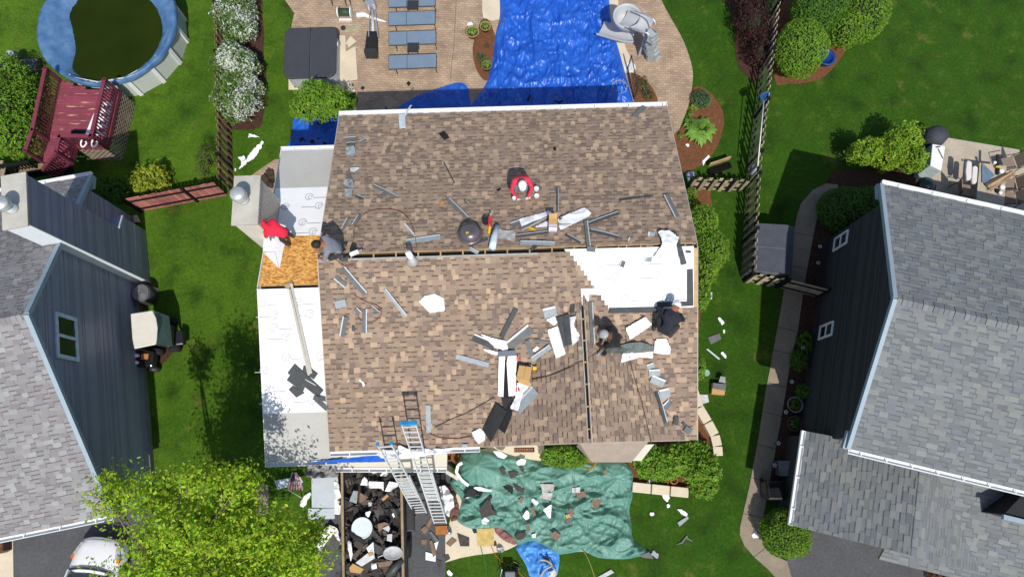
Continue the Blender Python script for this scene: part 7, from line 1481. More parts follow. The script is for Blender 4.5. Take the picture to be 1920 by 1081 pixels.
for pts, lab, m in (([(850,515),(885,512),(885,555),(848,552)],'brown shingle piece above the white triangle on the green tarp',m_brsh),([(845,565),(882,560),(880,588),(848,590)],'brown shingle piece lying on the white triangle',m_brsh),([(1075,420),(1150,415),(1152,460),(1085,468)],'two tone brown shingle piece below the pale one on the green tarp',m_brsh),([(1045,390),(1110,382),(1108,425),(1048,428)],'pale shingle back near the middle right of the green tarp',m_dirty),([(1192,500),(1235,450),(1278,492),(1230,558)],'brown shingle square with pale stripe right of the middle of the green tarp',m_brsh),([(1015,560),(1040,545),(1065,595),(1030,612)],'brown shingle piece in the middle of the green tarp, upper of three',m_brsh),([(995,600),(1028,590),(1035,620),(1000,628)],'tan wood chip in the middle of the green tarp',m_card),([(1000,632),(1035,625),(1045,665),(1010,680)],'grey shingle piece lowest of the three in the middle of the green tarp',m_strip),([(875,755),(915,720),(965,760),(925,802)],'brown shingle square near the lower edge of the green tarp',m_brsh),([(600,770),(625,740),(700,735),(670,785),(620,792)],'dark shingle patch near the lower left edge of the green tarp',m_dksh),([(1288,258),(1310,248),(1325,275),(1298,290)],'small brown chip high on the right part of the green tarp',m_brsh),([(585,365),(680,395),(668,430),(615,410)],'dark shingle sheet in the upper left of the green tarp',m_dksh),([(548,270),(600,262),(640,285),(570,318)],'dark brown torn piece near the top of the green tarp',m_dksh),([(625,490),(650,458),(672,470),(655,512)],'small rusty brown piece left of the middle of the green tarp',m_brsh),([(635,225),(655,215),(680,265),(650,260)],'small dark chip under the white tatter on the green tarp',m_dksh),([(325,560),(385,480),(415,490),(432,600),(345,625)],'large dark felt piece on the left part of the green tarp',m_dksh),([(415,560),(430,555),(465,600),(440,602)],'dark sliver right of the large felt piece on the green tarp',m_dksh),([(480,250),(510,235),(540,275),(510,290)],'dark curled piece at the top left of the green tarp',m_dksh),([(685,690),(715,660),(720,720),(700,735)],'grey brown fold piece above the dark patch on the green tarp',m_brsh),([(730,540),(750,530),(765,600),(745,610)],'narrow brown strip left of the white triangle on the green tarp',m_brsh)): onT('C1', pts, lab, m)
for pts, lab, m, amp in (([(800,358),(915,360),(880,488),(785,465),(815,420)],'beige felt piece in the upper middle of the green tarp',mat('beige_sheet'),.03),([(818,560),(888,512),(880,640)],'white membrane triangle in the middle of the green tarp',m_memb,.02),([(728,475),(750,470),(790,505),(770,525),(735,500)],'small white sheet left of the beige felt on the green tarp',m_memb,.05),([(610,185),(650,160),(690,170),(680,215),(620,215)],'white tatter at the top of the green tarp',m_memb,.08),([(730,750),(768,742),(765,775),(738,780)],'small white scrap near the lower edge of the green tarp',m_memb,.05),([(660,610),(690,560),(712,570),(715,625),(690,640)],'white and black crumple in the lower left of the green tarp',m_memb,.08),([(340,640),(370,615),(405,640),(385,670),(350,668)],'white plastic ball on the lower left of the green tarp',m_memb,.15),([(270,385),(330,380),(440,410),(400,418),(320,412)],'long white paper on the left part of the green tarp',m_memb,.05),([(215,450),(260,420),(290,430),(230,475)],'white paper by the long one on the left of the green tarp',m_memb,.08),([(1655,905),(1680,870),(1722,905),(1712,942)],'pale grey strip at the far tail of the green tarp',mat('pale_strip'),.01),([(1560,915),(1650,885),(1680,940),(1600,930)],'grey strip beside the pale one at the tail of the green tarp',m_strip,.01),([(430,105),(480,100),(545,140),(520,165),(470,150)],'white plastic at the top edge of the green tarp by the porch',m_memb,.08)): onT('C1', pts, lab, m, amp=amp, cat='sheet', name='membrane_scrap')
for pts, lab, m, amp, z in (([(225,400),(300,380),(420,440),(430,470),(360,480),(330,440),(200,470)],'black felt heap on the left of the green tarp',m_bf,.12,.35),([(500,375),(540,365),(590,380),(585,440),(555,440),(545,410)],'black and white torn felt near the dark sheet on the green tarp',m_bf,.1,.25)): junk('C1', pts, lab, m, z, amp=amp, cat='felt', name='felt_heap')
ds_ = [P(*px('C1',x,y),z) for x, y, z in ((195,195,.7),(160,215,.7),(148,270,.6),(190,330,.6),(240,370,.5))]; mb = MB()
for a, b in zip(ds_, ds_[1:]): mb.beam(a, b, .10, .06)
mb.build('downspout', m_white, label='white bent downspout piece at the left of the green tarp', cat='downspout')
mb = MB(); mb.beam(P(*px('C1',70,265),.6), P(*px('C1',165,320),.5), .12, .08); mb.build('downspout', mat('cream_spout', S(206,200,186,.75), .5), label='cream straight downspout piece left of the bent one', cat='downspout')
for x, r_, lab in ((165,.26,'round brown wicker basket at the garage corner'),(90,.17,'small tan wicker basket beside the larger one at the garage corner')):
    c = P(*px('C1',x,142),.3); mb = MB(); mb.lathe(c, [(r_*.8,-.3),(r_,0),(r_*1.08,.02),(r_*1.05,.05),(r_*.85,.04),(r_*.7,-.22),(0,-.22)], 20); mb.build('wicker_basket', mat('wicker', S(140,96,60,.75), .8, .3, 20, bump=.4, bscale=40), smooth=True, label=lab, cat='basket')
crumple_('C1', [(440,690),(470,682),(540,735),(632,815),(600,832),(520,800),(450,735)], 'crumpled maroon cloth at the lower left edge of the green tarp', mat('maroon_cloth', S(150,104,96,.75), .8, .2, 8), .05, .15, 'cloth', 'cloth')
crumple_('C1', [(305,708),(440,700),(440,838),(310,840)], 'square tan paper sheet on the cream walk', mat('tan_paper', S(212,184,110,.75), .7), .04, .02, 'paper', 'paper_sheet')
junk('C1', [(435,805),(455,800),(465,835),(440,840)], 'small dark scrap beside the tan paper sheet', m_dksh, .03, cat='scrap', name='board_scrap')
crumple_('C1', [(455,860),(490,845),(520,850),(515,885),(470,885)], 'black and white crumpled packaging at the edge of the cream walk', mat('mixed_pack', (.3,.3,.3), .5, .9, 12), .04, .15, 'packaging', 'packaging')
junk('C1', [(270,712),(300,710),(310,735),(285,742)], 'black scrap beside the tan paper sheet at the tarp edge', m_bf, .05, cat='scrap', name='board_scrap')
tb4 = ring('C1', [(612,850),(660,815),(760,798),(870,812),(925,870),(948,920),(940,1010),(905,1090),(740,1100),(690,990),(640,910)], 3)
mb = MB(); cloth(mb, tb4, lambda x, y: .03+min(1, near((x,y),tb4)[0]/.2)*(.16*ridge((x,y),1.6,3.)+.10*ridge((x,y),4.,6.)), .045); mb.build('tarp', tarp_mat('light_blue_tarp', S(64,136,214,.9), S(86,156,228,.9), .4, .5, 6), smooth=True, label='small crumpled light blue tarp on the front lawn below the green tarp', cat='tarp')
cr_ = [P(*px('C1',x,y),.35) for x, y in ((800,945),(850,955),(890,990),(840,1020),(800,1075))]
mb = MB(); mb.tube(catmull(cr_, 5), .035, 6); mb.tube([P(*px('C1',890,985),.3), P(*px('C1',930,1060),.3)], .03, 6); mb.build('tool_strap', mat('strap_grey', (.35,.33,.3), .5), smooth=True, label='grey curved pole and strap lying on the light blue tarp', cat='pole')
for pts, lab, m, amp in (([(805,945),(860,920),(885,985),(840,965)],'black tool bag on the light blue tarp',m_bf,.15),([(860,1040),(915,1020),(920,1075),(870,1081)],'white and grey rag on the light blue tarp',m_dirty,.12)): crumple_('C1', pts, lab, m, .22, amp, 'bag' if 'bag' in lab else 'rag', 'tool_bag' if 'bag' in lab else 'rag')
ac = thing('air_compressor', 'black air compressor with coiled hoses on the front lawn at the bottom edge', 'compressor', P(*px('C1',570,1050))); c = ac.location+Vector((0,0,0))
mb = MB(); mb.tube([c+Vector((-.28,0,.28)), c+Vector((.25,0,.28))], .16, 16); mb.build('tank', m_bscrap, ac, smooth=True)
mb = MB(); mb.box(c.x-.2,c.y-.12,.42,c.x+.15,c.y+.14,.6); mb.build('motor', mat('tool_grey'), ac, bevel=.03)
mb = MB(); mb.tube([c+Vector((-.3,-.2,.1)), c+Vector((-.35,0,.6)), c+Vector((-.3,.2,.6)), c+Vector((-.3,.2,.1))], .015, 6); mb.build('handle', m_alu, ac)
for s_ in (-1,1): mb = MB(); mb.lathe(c+Vector((.2,.2*s_,.12)), [(0,-.03),(.12,-.03),(.12,.03),(0,.03)], 16, axis=Matrix.Rotation(math.pi/2,3,'X')); mb.build('wheel', m_frame, ac)
m_gh = mat('green_hose', S(60,120,70,.75), .5); m_oh = mat('orange_hose', S(190,110,50,.8), .5); m_yh = mat('yellow_hose', S(150,160,70,.75), .5)
wire('green air hose running from the tan paper to the bottom edge', 'C1', [(335,835),(350,900),(372,980),(385,1090)], .03, .014, m_gh)
wire('orange air hose running from the walk past the compressor', 'C1', [(345,720),(400,800),(450,905),(530,980),(600,1000),(650,1060),(700,1095)], .03, .013, m_oh)
wire('green hose loop left of the compressor', 'C1', [(560,1035),(520,990),(480,1020),(465,1060),(490,1095)], .05, .013, m_gh)
wire('yellow hose loop above the compressor', 'C1', [(575,1030),(570,985),(600,965),(630,985),(635,1020),(610,1020)], .08, .013, m_yh)
wire('yellow green hose leaving the lower edge of the green tarp', 'C1', [(1060,800),(1110,850),(1150,900),(1180,960),(1205,1030),(1225,1095)], .10, .014, m_yh)
wire('yellow rope looped over the top right of the green tarp', 'C1', [(1075,205),(1070,260),(1060,330),(1075,420),(1080,520)], .62, .008, m_those)
for fr, pts, lab, m, amp in (('C1',[(70,1040),(90,1020),(122,1055),(110,1078),(85,1065)],'white paper on the lawn at the driveway corner',m_memb,.05),('C2',[(268,658),(300,655),(312,680),(300,705),(282,690)],'white tatter on the lawn below the garden edging',m_memb,.06),('C2',[(296,712),(312,710),(312,732),(298,732)],'small white bit below the white tatter on the lawn',m_memb,.04),('C2',[(348,738),(375,740),(404,760),(398,776),(370,765)],'white leaf shaped paper on the lawn right of the green tarp',m_memb,.05),('C2',[(222-10,755),(232,755),(234,772),(212,772)],'tiny white dot of paper alone on the lawn by the green tarp',m_memb,.03),('B5',[(1370,340),(1395,335),(1435,385),(1410,408)],'white bent scrap on the right lawn level with the men in black',m_memb,.06),('B5',[(1398,635),(1420,625),(1450,665),(1440,690)],'white curved scrap on the right lawn',m_memb,.06),('B5',[(1422,440),(1436,440),(1438,475),(1424,475)],'tiny pale scrap on the right lawn between white scraps',m_memb,.04),('B5',[(1362,822),(1376,826),(1372,838),(1360,834)],'tiny white speck of paper above the torn box on the right lawn',m_memb,.02),('C2',[(725,870),(745,843),(764,880),(735,886)],'white paper on the sidewalk beside the round bush',m_memb,.05),('C2',[(190,605),(215,580),(248,570),(240,585),(205,612)],'white plastic tatter in the front planting bed',m_memb,.08)): crumple_(fr, pts, lab, m, .04, amp, 'paper', 'paper_scrap')
for fr, pts, lab, m in (('C2',[(352,805),(402,774),(408,785),(362,826)],'grey shingle strip on the lawn right of the green tarp',mat('pale_strip')),('B5',[(1292,505),(1390,470),(1408,520),(1318,565)],'grey shingle square with white line on the right lawn',m_strip),('B5',[(1278,605),(1290,600),(1398,685),(1385,692)],'thin pale trim piece on the right lawn',m_pale),('B5',[(1316,125),(1330,125),(1328,182),(1314,182)],'thin pale stick on the lawn beside the long bush',m_pale),('C2',[(342,918),(370,905),(398,870),(404,876),(376,912)],'curved grey strip on the lawn near the bottom edge',m_strip),('C2',[(400,880),(428,898),(424,903),(398,888)],'short grey strip beside the curved one on the lawn',m_strip),('C1',[(1250,1078),(1350,1022),(1372,1045),(1290,1090)],'grey metal gutter end on the lawn at the bottom edge',mat('gutter_grey', (.45,.46,.47), .4)),('B5',[(1195,985),(1290,988),(1302,1050),(1230,1072)],'white and grey shingle wrapper on the lawn by the garden edging',m_dirty)): junk(fr, pts, lab, m, .04, .012, cat='strip', name='shingle_piece' if 'shingle' in lab else 'trim_piece', tilt=.05)
mb = MB(); mb.lathe(P(*px('B5',1280,803)), [(0,0),(.12,0),(.13,.02),(.11,.035),(0,.03)], 20); mb.build('plastic_disc', mat('pale_green_plastic', S(160,210,190,.7), .4), label='pale green round plastic disc on the right lawn', cat='disc')
tbx = thing('torn_box', 'torn brown and grey carton lying on the right lawn', 'box', P(*px('B5',1370,940))); q = [P(*px('B5',*p),.02) for p in ((1312,985),(1420,995),(1430,905),(1320,895))]
mb = MB(); mb.hexa(q, [p+up*.22 for p in q]); mb.build('body', m_card, tbx); mb = MB(); mb.prism([q[3]+up*.24,q[2]+up*.24,q[1].lerp(q[2],.4)+up*.24,q[0].lerp(q[3],.5)+up*.24], (0,0,.03)); mb.build('shingle_top', m_strip, tbx); mb = MB(); mb.prism([P(*px('B5',*p),.28) for p in ((1385,880),(1400,832),(1441,840),(1441,890))], (0,0,.01)); mb.build('flap', mat('pale_strip'), tbx)
mb = MB(); q = [P(*px('C1',*p),.035) for p in ((596,80),(754,78),(754,112),(597,112))]; mb.prism(q, (0,0,.015))
for i in range(8):
    for j in range(2): a = q[0].lerp(q[1], (i+.25)/8.4+.02); e = .035; c = a+(q[3]-q[0])*(.3+.35*j)+up*.016; mb.prism([c+Vector((-e,-e*.5,0)), c+Vector((e,-e*.5,0)), c+Vector((e*.6,e*.6,0)), c+Vector((-e,e*.6,0))], up*.004, 1)
mb.build('door_mat', [m_bf, mat('mat_orange', S(190,110,60,.75), .8)], label='black door mat with rows of orange shapes on the front walk', cat='mat')
# planting bed with edging
ge = thing('garden_edging', 'low cream stone edging around the front right planting bed', 'edging', P(1330,860))
ep = [px('C2',*p) for p in ((428,140),(455,225),(500,300),(535,365),(548,420),(552,470))]; e2 = [px('C2',*p) for p in ((118,625),(215,635),(310,645),(405,655))]
for seq in (ep, e2):
    for a, b in zip(seq, seq[1:]): A_, B_ = P(*a,.16), P(*b,.16); d = (B_-A_)*.03; mb = MB(); mb.beam(A_+d, B_-d, .34, .32); mb.build('block', m_walk, ge, bevel=.02)
shrub('front_shrub', 'leafy green shrub group spilling over the front right planting bed', 'shrub', [blob(1222,865,.55,36,32,.55), blob(1270,862,.6,40,30,.6), blob(1315,880,.7,34,36,.65), blob(1245,885,.35,30,18,.35), blob(1320,912,.5,26,22,.5), blob(1300,845,.5,30,20,.5)], 9500, .12, lg, 81, wild=.25, corek=.5)
shrub('front_shrub', 'clipped green shrub under the eave left of the bay window', 'shrub', [blob(1056,856,.6,34,22,.6), blob(1030,856,.5,18,16,.5), blob(1082,862,.5,20,14,.5)], 2600, .09, lg, 82, wild=.15, corek=.6)
for x, y, r_, lab in ((290,570,.16,'terracotta coil of hose in the front planting bed'),(330,592,.12,'small terracotta pot ring beside the coil in the planting bed')):
    mb = MB(); c = P(*px('C2',x,y),.32)
    for k in range(4): mb.tube([c+Vector(((r_+.0)*math.cos(a*.4), r_*math.sin(a*.4), .04*k)) for a in range(17)], .022, 6)
    mb.build('hose_coil', mat('terracotta', S(186,104,60,.75), .7), smooth=True, label=lab, cat='coil')
mb = MB(); c = P(*px('C1',1168,178),.05); mb.lathe(c, [(.22,0),(.3,.2),(.32,.22),(.26,.22),(.2,.1),(0,.1)], 20); mb.build('planter', mat('olive_planter', S(150,130,60,.7), .6), smooth=True, label='olive round planter at the left foot of the bay window', cat='planter')
# ---------------------------------------------------------------- left and right yards: tree, car, machines, bins
tl = LEAF('tree_leaf', (.31,.45,.03), .45)
tb_l = [blob(455,905,8.0,34,40,.9), blob(380,895,8.2,46,34,1.1), blob(300,925,7.2,58,48,1.2), blob(215,925,6.4,34,54,.8), blob(350,995,7.4,105,68,1.6), blob(480,1005,7.0,88,60,1.5), blob(562,1040,6.8,56,58,1.3), blob(300,1075,7.0,90,55,1.4), blob(450,1088,7.0,120,50,1.4), blob(592,1000,6.4,16,42,.5), blob(395,985,4.6,78,46,1.3), blob(470,1010,4.2,70,50,1.3), blob(430,1050,3.4,80,44,1.2), blob(330,1015,4.4,70,50,1.2), blob(440,945,4.8,46,36,1.2)]
tt_ = thing('shade_tree', 'big airy yellow green tree between the two driveways at the lower left', 'tree', P(425,1060))
foliage(tb_l, 36000, .11, 90, hue=.5, shell=.2, wild=.65, gaps=.42, nscale=1.6, low=-.95).build('crown', tl, tt_)
mb = MB(); rnd = random.Random(4); b0_ = tt_.location.copy(); fork = b0_+Vector((.05,.1,3.8)); mb.tube([b0_, b0_+Vector((0,.05,1.9)), fork], [.17,.13,.11], 10)
for c, r in tb_l:
    c = Vector(c)
    for k in range(3):
        e = c+Vector((rnd.uniform(-.6,.6)*r[0], rnd.uniform(-.6,.6)*r[1], rnd.uniform(0,.6)*r[2])); m_ = fork.lerp(e,.5)+Vector((rnd.uniform(-.2,.2),rnd.uniform(-.2,.2),.3)); mb.tube(catmull([fork, m_, e], 4), [.06,.055,.05,.045,.035,.03,.022,.016,.010], 6)
mb.build('trunk', mat('tree_bark', (.13,.10,.075), .9, .3, 8), tt_, smooth=True)
# white car
car = thing('white_car', 'white saloon car on the left driveway, nose towards the house, partly under the tree', 'car', P(195,1062)); co = P(212,1005,0.); CA = math.radians(-6); CU = Vector((math.cos(CA),math.sin(CA),0)); CV = Vector((-CU.y,CU.x,0))
def cp(x, d, z): return Vector((co.x,co.y,0))+CU*x*.93-CV*d*.92+up*z
m_car = mat('car_white', (.82,.82,.83), .25, .02, 2, coat=.6, spec=.5)
def loft(mb, st, m=0):
    n = len(st[0]); vs = [p for s_ in st for p in s_]; N = len(st); fs = [(i*n+j, i*n+j+1, (i+1)*n+j+1, (i+1)*n+j) for i in range(N-1) for j in range(n-1)]+[tuple(range(n))]+[tuple((N-1)*n+j for j in range(n-1,-1,-1))]; mb.raw(vs, fs, m)
prof = [(0,.50,.45,.60),(.10,.72,.32,.68),(.35,.84,.25,.76),(.7,.89,.22,.84),(1.15,.90,.22,.94),(2.0,.91,.22,.97),(3.4,.91,.22,1.0),(4.0,.88,.25,1.02),(4.4,.80,.32,.98),(4.55,.68,.45,.85)]
mb = MB(); loft(mb, [[cp(-w_,d,zl), cp(-w_*1.02,d,zl+(zt-zl)*.6), cp(-w_*.93,d,zt-.05), cp(-w_*.6,d,zt+.01), cp(0,d,zt+.025), cp(w_*.6,d,zt+.01), cp(w_*.93,d,zt-.05), cp(w_*1.02,d,zl+(zt-zl)*.6), cp(w_,d,zl)] for d, w_, zl, zt in prof]); o = mb.build('body', m_car, car, smooth=True); 
gh = [(1.12,.74,.93),(1.55,.70,1.22),(2.0,.64,1.42),(2.7,.63,1.46),(3.2,.62,1.42),(3.75,.64,1.18),(4.05,.68,1.0)]
mb = MB(); loft(mb, [[cp(-(w_+.1*(zt-.95)),d,.93), cp(-w_,d,zt-.03), cp(0,d,zt+.02), cp(w_,d,zt-.03), cp(w_+.1*(zt-.95),d,.93)] for d, w_, zt in gh]); mb.build('windscreen', mat('car_glass', (.02,.035,.035), .08, .1, 2, spec=.6), car, smooth=True)
mb = MB(); loft(mb, [[cp(-w_*.98,d,zt-.02), cp(0,d,zt+.05), cp(w_*.98,d,zt-.02)] for d, w_, zt in ((1.95,.63,1.42),(2.7,.63,1.46),(3.25,.61,1.42))]); mb.build('roof', m_car, car, smooth=True)
for s_ in (-1,1):
    mb = MB(); mb.beam(cp(s_*.80,1.12,.95), cp(s_*.68,1.98,1.42), .06, .05); mb.build('pillar', m_car, car)
    mb = MB(); mb.hexa([cp(s_*.86,.62,.74),cp(s_*.80,.62,.76),cp(s_*.66,.18,.64),cp(s_*.74,.18,.60)], [cp(s_*.88,.62,.83),cp(s_*.74,.62,.86),cp(s_*.60,.18,.72),cp(s_*.74,.18,.68)]); mb.build('headlight', mat('lamp_glass', (.5,.5,.5), .1, .2, 8, spec=.6), car)
    mb = MB(); mb.hexa([cp(s_*.895,.75,.74),cp(s_*.82,.75,.80),cp(s_*.80,.60,.78),cp(s_*.885,.60,.73)], [cp(s_*.90,.75,.83),cp(s_*.83,.75,.88),cp(s_*.81,.60,.87),cp(s_*.89,.60,.82)]); mb.build('indicator', mat('lamp_orange', S(236,120,20,.9), .3), car)
    mb = MB(); mb.box(-.1,-.06,-.05,.1,.06,.06,0,Matrix.Translation(cp(s_*1.02,1.5,1.0))); mb.build('mirror', m_car, car, bevel=.03)
    for d in (.85, 3.55): mb = MB(); mb.lathe(cp(s_*.80,d,.32), [(0,-.1),(.30,-.1),(.32,0),(.30,.1),(0,.1)], 20, axis=Matrix.Rotation(math.pi/2,3,'Y')); mb.build('wheel', m_bscrap, car)
mb = MB(); mb.tube([cp(-.76,1.10,.955), cp(-.4,1.02,.985), cp(0,1.0,.995), cp(.4,1.02,.985), cp(.76,1.10,.955)], .035, 6); mb.build('cowl', m_frame, car, smooth=True)
mb = MB(); mb.prism([cp(.36,1.36,1.13),cp(.52,1.36,1.12),cp(.52,1.27,1.06),cp(.36,1.27,1.07)], up*.01); mb.build('sticker', m_pale, car)
mb = MB(); mb.tube([cp(-.6,.06,.66), cp(-.3,-.02,.68), cp(0,-.04,.69), cp(.3,-.02,.68), cp(.6,.06,.66)], .03, 6); mb.build('bumper_trim', mat('trim_grey', (.25,.25,.26), .4), car, smooth=True)
# beside the slate blue house
acu = thing('air_conditioner', 'round black topped air conditioner unit at the chimney foot', 'air conditioner', G('C6',290,310,.65))
mb = MB(); mb.lathe(acu.location, [(.34,0),(.36,.03),(.36,.62),(.33,.68),(.3,.68)], 24); mb.build('case', mat('ac_case', (.05,.05,.05), .5, .3, 20), acu, smooth=True)
mb = MB(); c = acu.location+up*.69
for k in range(5): mb.tube([c+Vector(((.06+.055*k)*math.cos(a*.35), (.06+.055*k)*math.sin(a*.35), .03-.004*k)) for a in range(19)], .012, 5)
mb.lathe(c-up*.04, [(0,0),(.2,0),(.2,.02),(0,.03)], 16); mb.build('fan_grille', m_alu, acu)
junk('C6', [(375,290),(400,262),(438,275),(432,335),(380,345)], 'pale flat stone beside the air conditioner', m_walk, .03, .06, cat='stone', name='flat_stone', tilt=.02)
gc = thing('golf_cart', 'golf cart with flat white roof parked against the slate blue wall', 'golf cart', P(*px('C6',320,620)))
rf = [P(*px('C6',x,y),1.75) for x, y in ((200,485),(385,457),(415,520),(428,600),(422,700),(412,745),(232,782),(215,700))]
mb = MB(); mb.prism([p-up*.06 for p in rf], up*.06); mb.build('roof', mat('cart_roof', S(228,224,212,.8), .5, .04), gc, bevel=.03)
cg = sum(rf, Vector())/8; 
def gp(p, z, k=1.): return Vector((cg.x+(p.x-cg.x)*k, cg.y+(p.y-cg.y)*k, z))
mb = MB(); mb.hexa([gp(rf[7],.3,.9),gp(rf[5],.3,.95),gp(rf[2],.3,.95),gp(rf[0],.3,.9)], [gp(rf[7],.7,.9),gp(rf[5],.65,.95),gp(rf[2],.65,.95),gp(rf[0],.7,.9)]); mb.build('body', mat('cart_body', (.06,.065,.07), .4), gc, bevel=.05)
w0, w1 = rf[1]+Vector((.02,0,-.04)), rf[5]+Vector((.02,0,-.04)); mb = MB(); mb.hexa([w1+Vector((.16,.05,-.8)),w0+Vector((.16,-.05,-.8)),w0,w1], [p+Vector((.02,0,0)) for p in (w1+Vector((.16,.05,-.8)),w0+Vector((.16,-.05,-.8)),w0,w1)]); mb.build('windscreen', mat('cart_glass', S(110,130,136,.7), .12, .15, 3, spec=.6), gc)
for p in (rf[0],rf[1],rf[5],rf[6]): mb = MB(); mb.tube([gp(p,.6,.93), gp(p,1.72,.93)], .022, 6); mb.build('post', m_frame, gc)
for i in (0,1,5,6): mb = MB(); mb.lathe(gp(rf[i],.24,.85), [(0,-.1),(.22,-.1),(.24,0),(.22,.1),(0,.1)], 16, axis=Matrix.Rotation(math.pi/2,3,'X')); mb.build('wheel', m_bscrap, gc)
mb = MB(); mb.hexa([gp(rf[5],.3,1.)+Vector((.1,.15,0)),gp(rf[5],.3,1.)+Vector((.42,.2,0)),gp(rf[5],.3,1.)+Vector((.34,.75,0)),gp(rf[5],.3,1.)+Vector((.1,.75,0))], [gp(rf[5],.6,1.)+Vector((.1,.15,0)),gp(rf[5],.5,1.)+Vector((.40,.2,0)),gp(rf[5],.5,1.)+Vector((.32,.7,0)),gp(rf[5],.62,1.)+Vector((.1,.7,0))]); mb.build('hood', mat('gloss_black', (.012,.012,.014), .2, .2, 5, spec=.6), gc, bevel=.05)
mw = thing('ride_on_mower', 'glossy black ride on machine with orange panel next to the golf cart', 'mower', P(*px('C6',310,870))); c = G('C6',305,868,.55)
mb = MB(); mb.box(c.x-.40,c.y-.30,.25,c.x+.42,c.y+.30,.62); mb.build('body', mat('gloss_black'), mw, bevel=.08)
mb = MB(); mb.box(c.x-.02,c.y-.02,.62,c.x+.24,c.y+.18,.66); mb.build('panel', mat('panel_orange', S(190,120,60,.8), .6), mw)
for y in (.12,-.14): mb = MB(); mb.lathe(Vector((c.x-.22,c.y+y,.62)), [(.12,0),(.11,.05),(.05,.09),(0,.095)], 14, sx=1.2, sy=.6); mb.build('seat_pad', m_white, mw, smooth=True)
for x in (-.3,.3):
    for y in (-.34,.34): mb = MB(); mb.lathe(Vector((c.x+x,c.y+y,.2)), [(0,-.07),(.18,-.07),(.2,0),(.18,.07),(0,.07)], 16, axis=Matrix.Rotation(math.pi/2,3,'X')); mb.build('wheel', m_frame, mw)
wpl = thing('wooden_planter', 'brown wooden planter at the edge of the left driveway', 'planter', P(*px('D5',98,750)))
mb = MB(); q = [P(*px('D5',*p),0) for p in ((75,830),(125,800),(125,670),(75,690))]; mb.hexa(q, [p+up*.45 for p in q]); mb.build('box', mat('dark_plank'), wpl)
mb = MB(); mb.prism([p.lerp(sum(q,Vector())/4,.2)+up*.46 for p in q], up*.02); mb.build('soil', m_mulch, wpl)
rosette('corner_plant', 'small green plant at the left edge beside the brown planter', P(*px('D5',5,740)), .35, 22, lg, 8, .3, .35)
junk('D1', [(1095,395),(1160,375),(1190,435),(1110,440)], 'pale flat stone in the shade by the slate blue house corner', m_walk, .04, .06, cat='stone', name='flat_stone', tilt=.02)
# white curling membrane strip on the back left lawn
q = [P(*px('A8',x,y),.12) for x, y in ((205,130),(215,95),(310,128),(250,125))]
crumple_('A8', [(203,132),(212,95),(260,105),(312,130),(255,124)], 'short white membrane curl on the lawn beside the brown fence', m_memb, .08, .08)
crumple_('A8', [(325,152),(338,165),(320,210),(270,290),(200,350),(150,385),(118,395),(150,370),(150,330),(112,290),(175,282),(185,320),(230,260),(290,190)], 'long curling white membrane strip on the lawn beside the brown fence', m_memb, .08, .10)
crumple_('A8', [(90,380),(103,375),(100,415),(92,425)], 'tiny white membrane tip by the chimney on the back left lawn', m_memb, .06, .04)
for i, (pts, lab) in enumerate((([(300,490),(375,405),(420,420),(425,520),(410,560),(330,530)], 'dark brush heap between the chimney and lower wing'),)): junk('A8', pts, lab, mat('brush_dark', S(70,58,46,.7), .9, .5, 12), .12, amp=.2, cat='brush', name='brush_heap')
# right side: sidewalk bed and bins
lt0 = None
for x, y, fr, lab in ((385,88,'D6','white ring path light beside the upper window bed'),(326,270,'D6','white path light between the two low shrubs of the side bed'),(295,432,'D6','white path light between the two round pots'),(255,597,'D6','dim path light nearest the bins in the side bed'),(235,715,'D6','dim path light tucked beside the bins'),(640,512,'C4','small path light farthest from the street, by the round hedge'),(628,622,'C4','white ring path light beside the wooden gate')):
    c = G(fr,x,y,.4)
    if lt0 is None:
        lt0 = thing('path_light', lab, 'path light', c, 'path lights along the side bed'); mb = MB(); mb.lathe(c+up*.38, [(.03,.03),(.065,.02),(.075,.03),(.05,.05),(.04,.03),(.0,.03)], 16); mb.build('cap', m_dirty, lt0, smooth=True); mb = MB(); mb.tube([c, c+up*.40], .018, 6); mb.build('stake', m_frame, lt0)
    else: dup(lt0, c, 0, lab)
pot('pale rimmed round pot with dark plant beside the charcoal wall', P(*px('D6',328,395)), .28, mat('grey_pot', S(150,150,146,.7), .7), leaf=ld_); pot('brown rimmed round pot below the pale one beside the charcoal wall', P(*px('D6',325,495)), .27, mat('brown_pot', S(110,80,62,.7), .8), leaf=ld_)
shrub('low_shrub', 'low green shrub in the side bed below the second window', 'shrub', [blob(1498,676,.3,16,20,.3)], 500, .09, ld_, 101, wild=.3, corek=.5)
shrub('low_shrub', 'low dark shrub against the charcoal wall above the pots', 'shrub', [blob(1509,733,.3,18,14,.3)], 450, .09, ld_, 102, wild=.3, corek=.5)
shrub('low_shrub', 'feathery green shrub at the top of the side bed by the gate', 'shrub', [blob(1510,640,.3,14,22,.3)], 400, .09, ld_, 103, wild=.3, corek=.5)
wbn = thing('wheelie_bin', 'black lidded bin with a shiny top beside the round sidewalk bush', 'bin', P(*px('D6',245,860))); c = G('D6',240,850,.9)
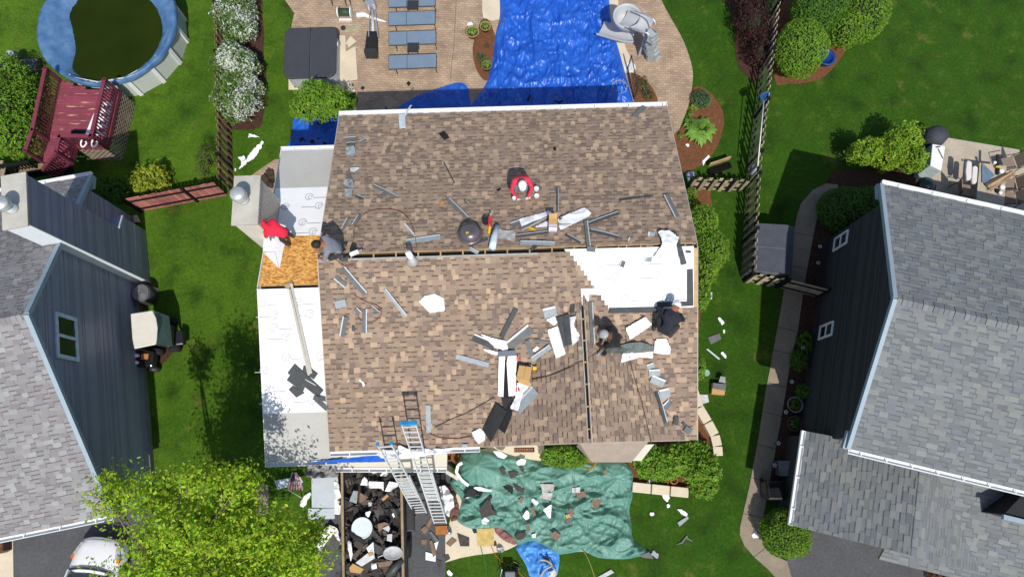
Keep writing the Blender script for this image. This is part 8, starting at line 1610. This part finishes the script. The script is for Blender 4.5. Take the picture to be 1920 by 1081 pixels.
mb = MB(); mb.hexa([c+Vector(p) for p in ((-.24,-.26,0),(.24,-.26,0),(.24,.26,0),(-.24,.26,0))], [c+Vector(p) for p in ((-.30,-.32,.85),(.30,-.32,.85),(.30,.32,.85),(-.30,.32,.85))]); mb.build('body', m_frame, wbn, bevel=.04)
mb = MB(); mb.hexa([c+Vector(p) for p in ((-.32,-.34,.86),(.32,-.34,.86),(.32,.34,.86),(-.32,.34,.86))], [c+Vector(p) for p in ((-.26,-.28,.97),(.26,-.28,.97),(.26,.28,.94),(-.26,.28,.94))]); mb.build('lid', mat('gloss_black'), wbn, bevel=.04)
for s_ in (-.2,.2): mb = MB(); mb.lathe(c+Vector((s_,.3,.1)), [(0,-.03),(.1,-.03),(.1,.03),(0,.03)], 14, axis=Matrix.Rotation(math.pi/2,3,'Y')); mb.build('wheel', m_bscrap, wbn)
gbn = thing('garden_tub', 'mottled grey square tub behind the black lidded bin', 'tub', P(*px('D6',272,730))); c = gbn.location.copy()
mb = MB(); mb.hexa([c+Vector(p) for p in ((-.26,-.24,0),(.26,-.24,0),(.26,.24,0),(-.26,.24,0))], [c+Vector(p) for p in ((-.3,-.28,.5),(.3,-.28,.5),(.3,.28,.5),(-.3,.28,.5))]); mb.build('body', mat('tub_grey', (.10,.11,.12), .5, .4, 9), gbn, bevel=.03); mb = MB(); mb.prism([c+Vector((x,y,.505)) for x, y in ((-.27,-.25),(.27,-.25),(.27,.25),(-.27,.25))], up*.02); mb.build('top', mat('tub_top', (.2,.21,.22), .4, .4, 14), gbn)
shrub('round_bush', 'round clipped bush at the bend of the right sidewalk', 'bush', [blob(1474,1000,.8,46,46,.8)], 5500, .085, lg, 104, wild=.10, shell=.8, corek=.75, bright=.85)
shrub('rusty_shrub', 'rusty pink leaved shrub at the bottom edge by the right garage', 'shrub', [blob(1762,1078,.5,18,22,.5)], 900, .08, LEAF('rust_leaf', (.36,.17,.11)), 105, wild=.25, corek=.5)
shrub('low_shrub', 'green shrub beside the rusty pink one at the bottom edge', 'shrub', [blob(1806,1084,.4,22,16,.4)], 700, .08, lg, 106, wild=.25, corek=.5)
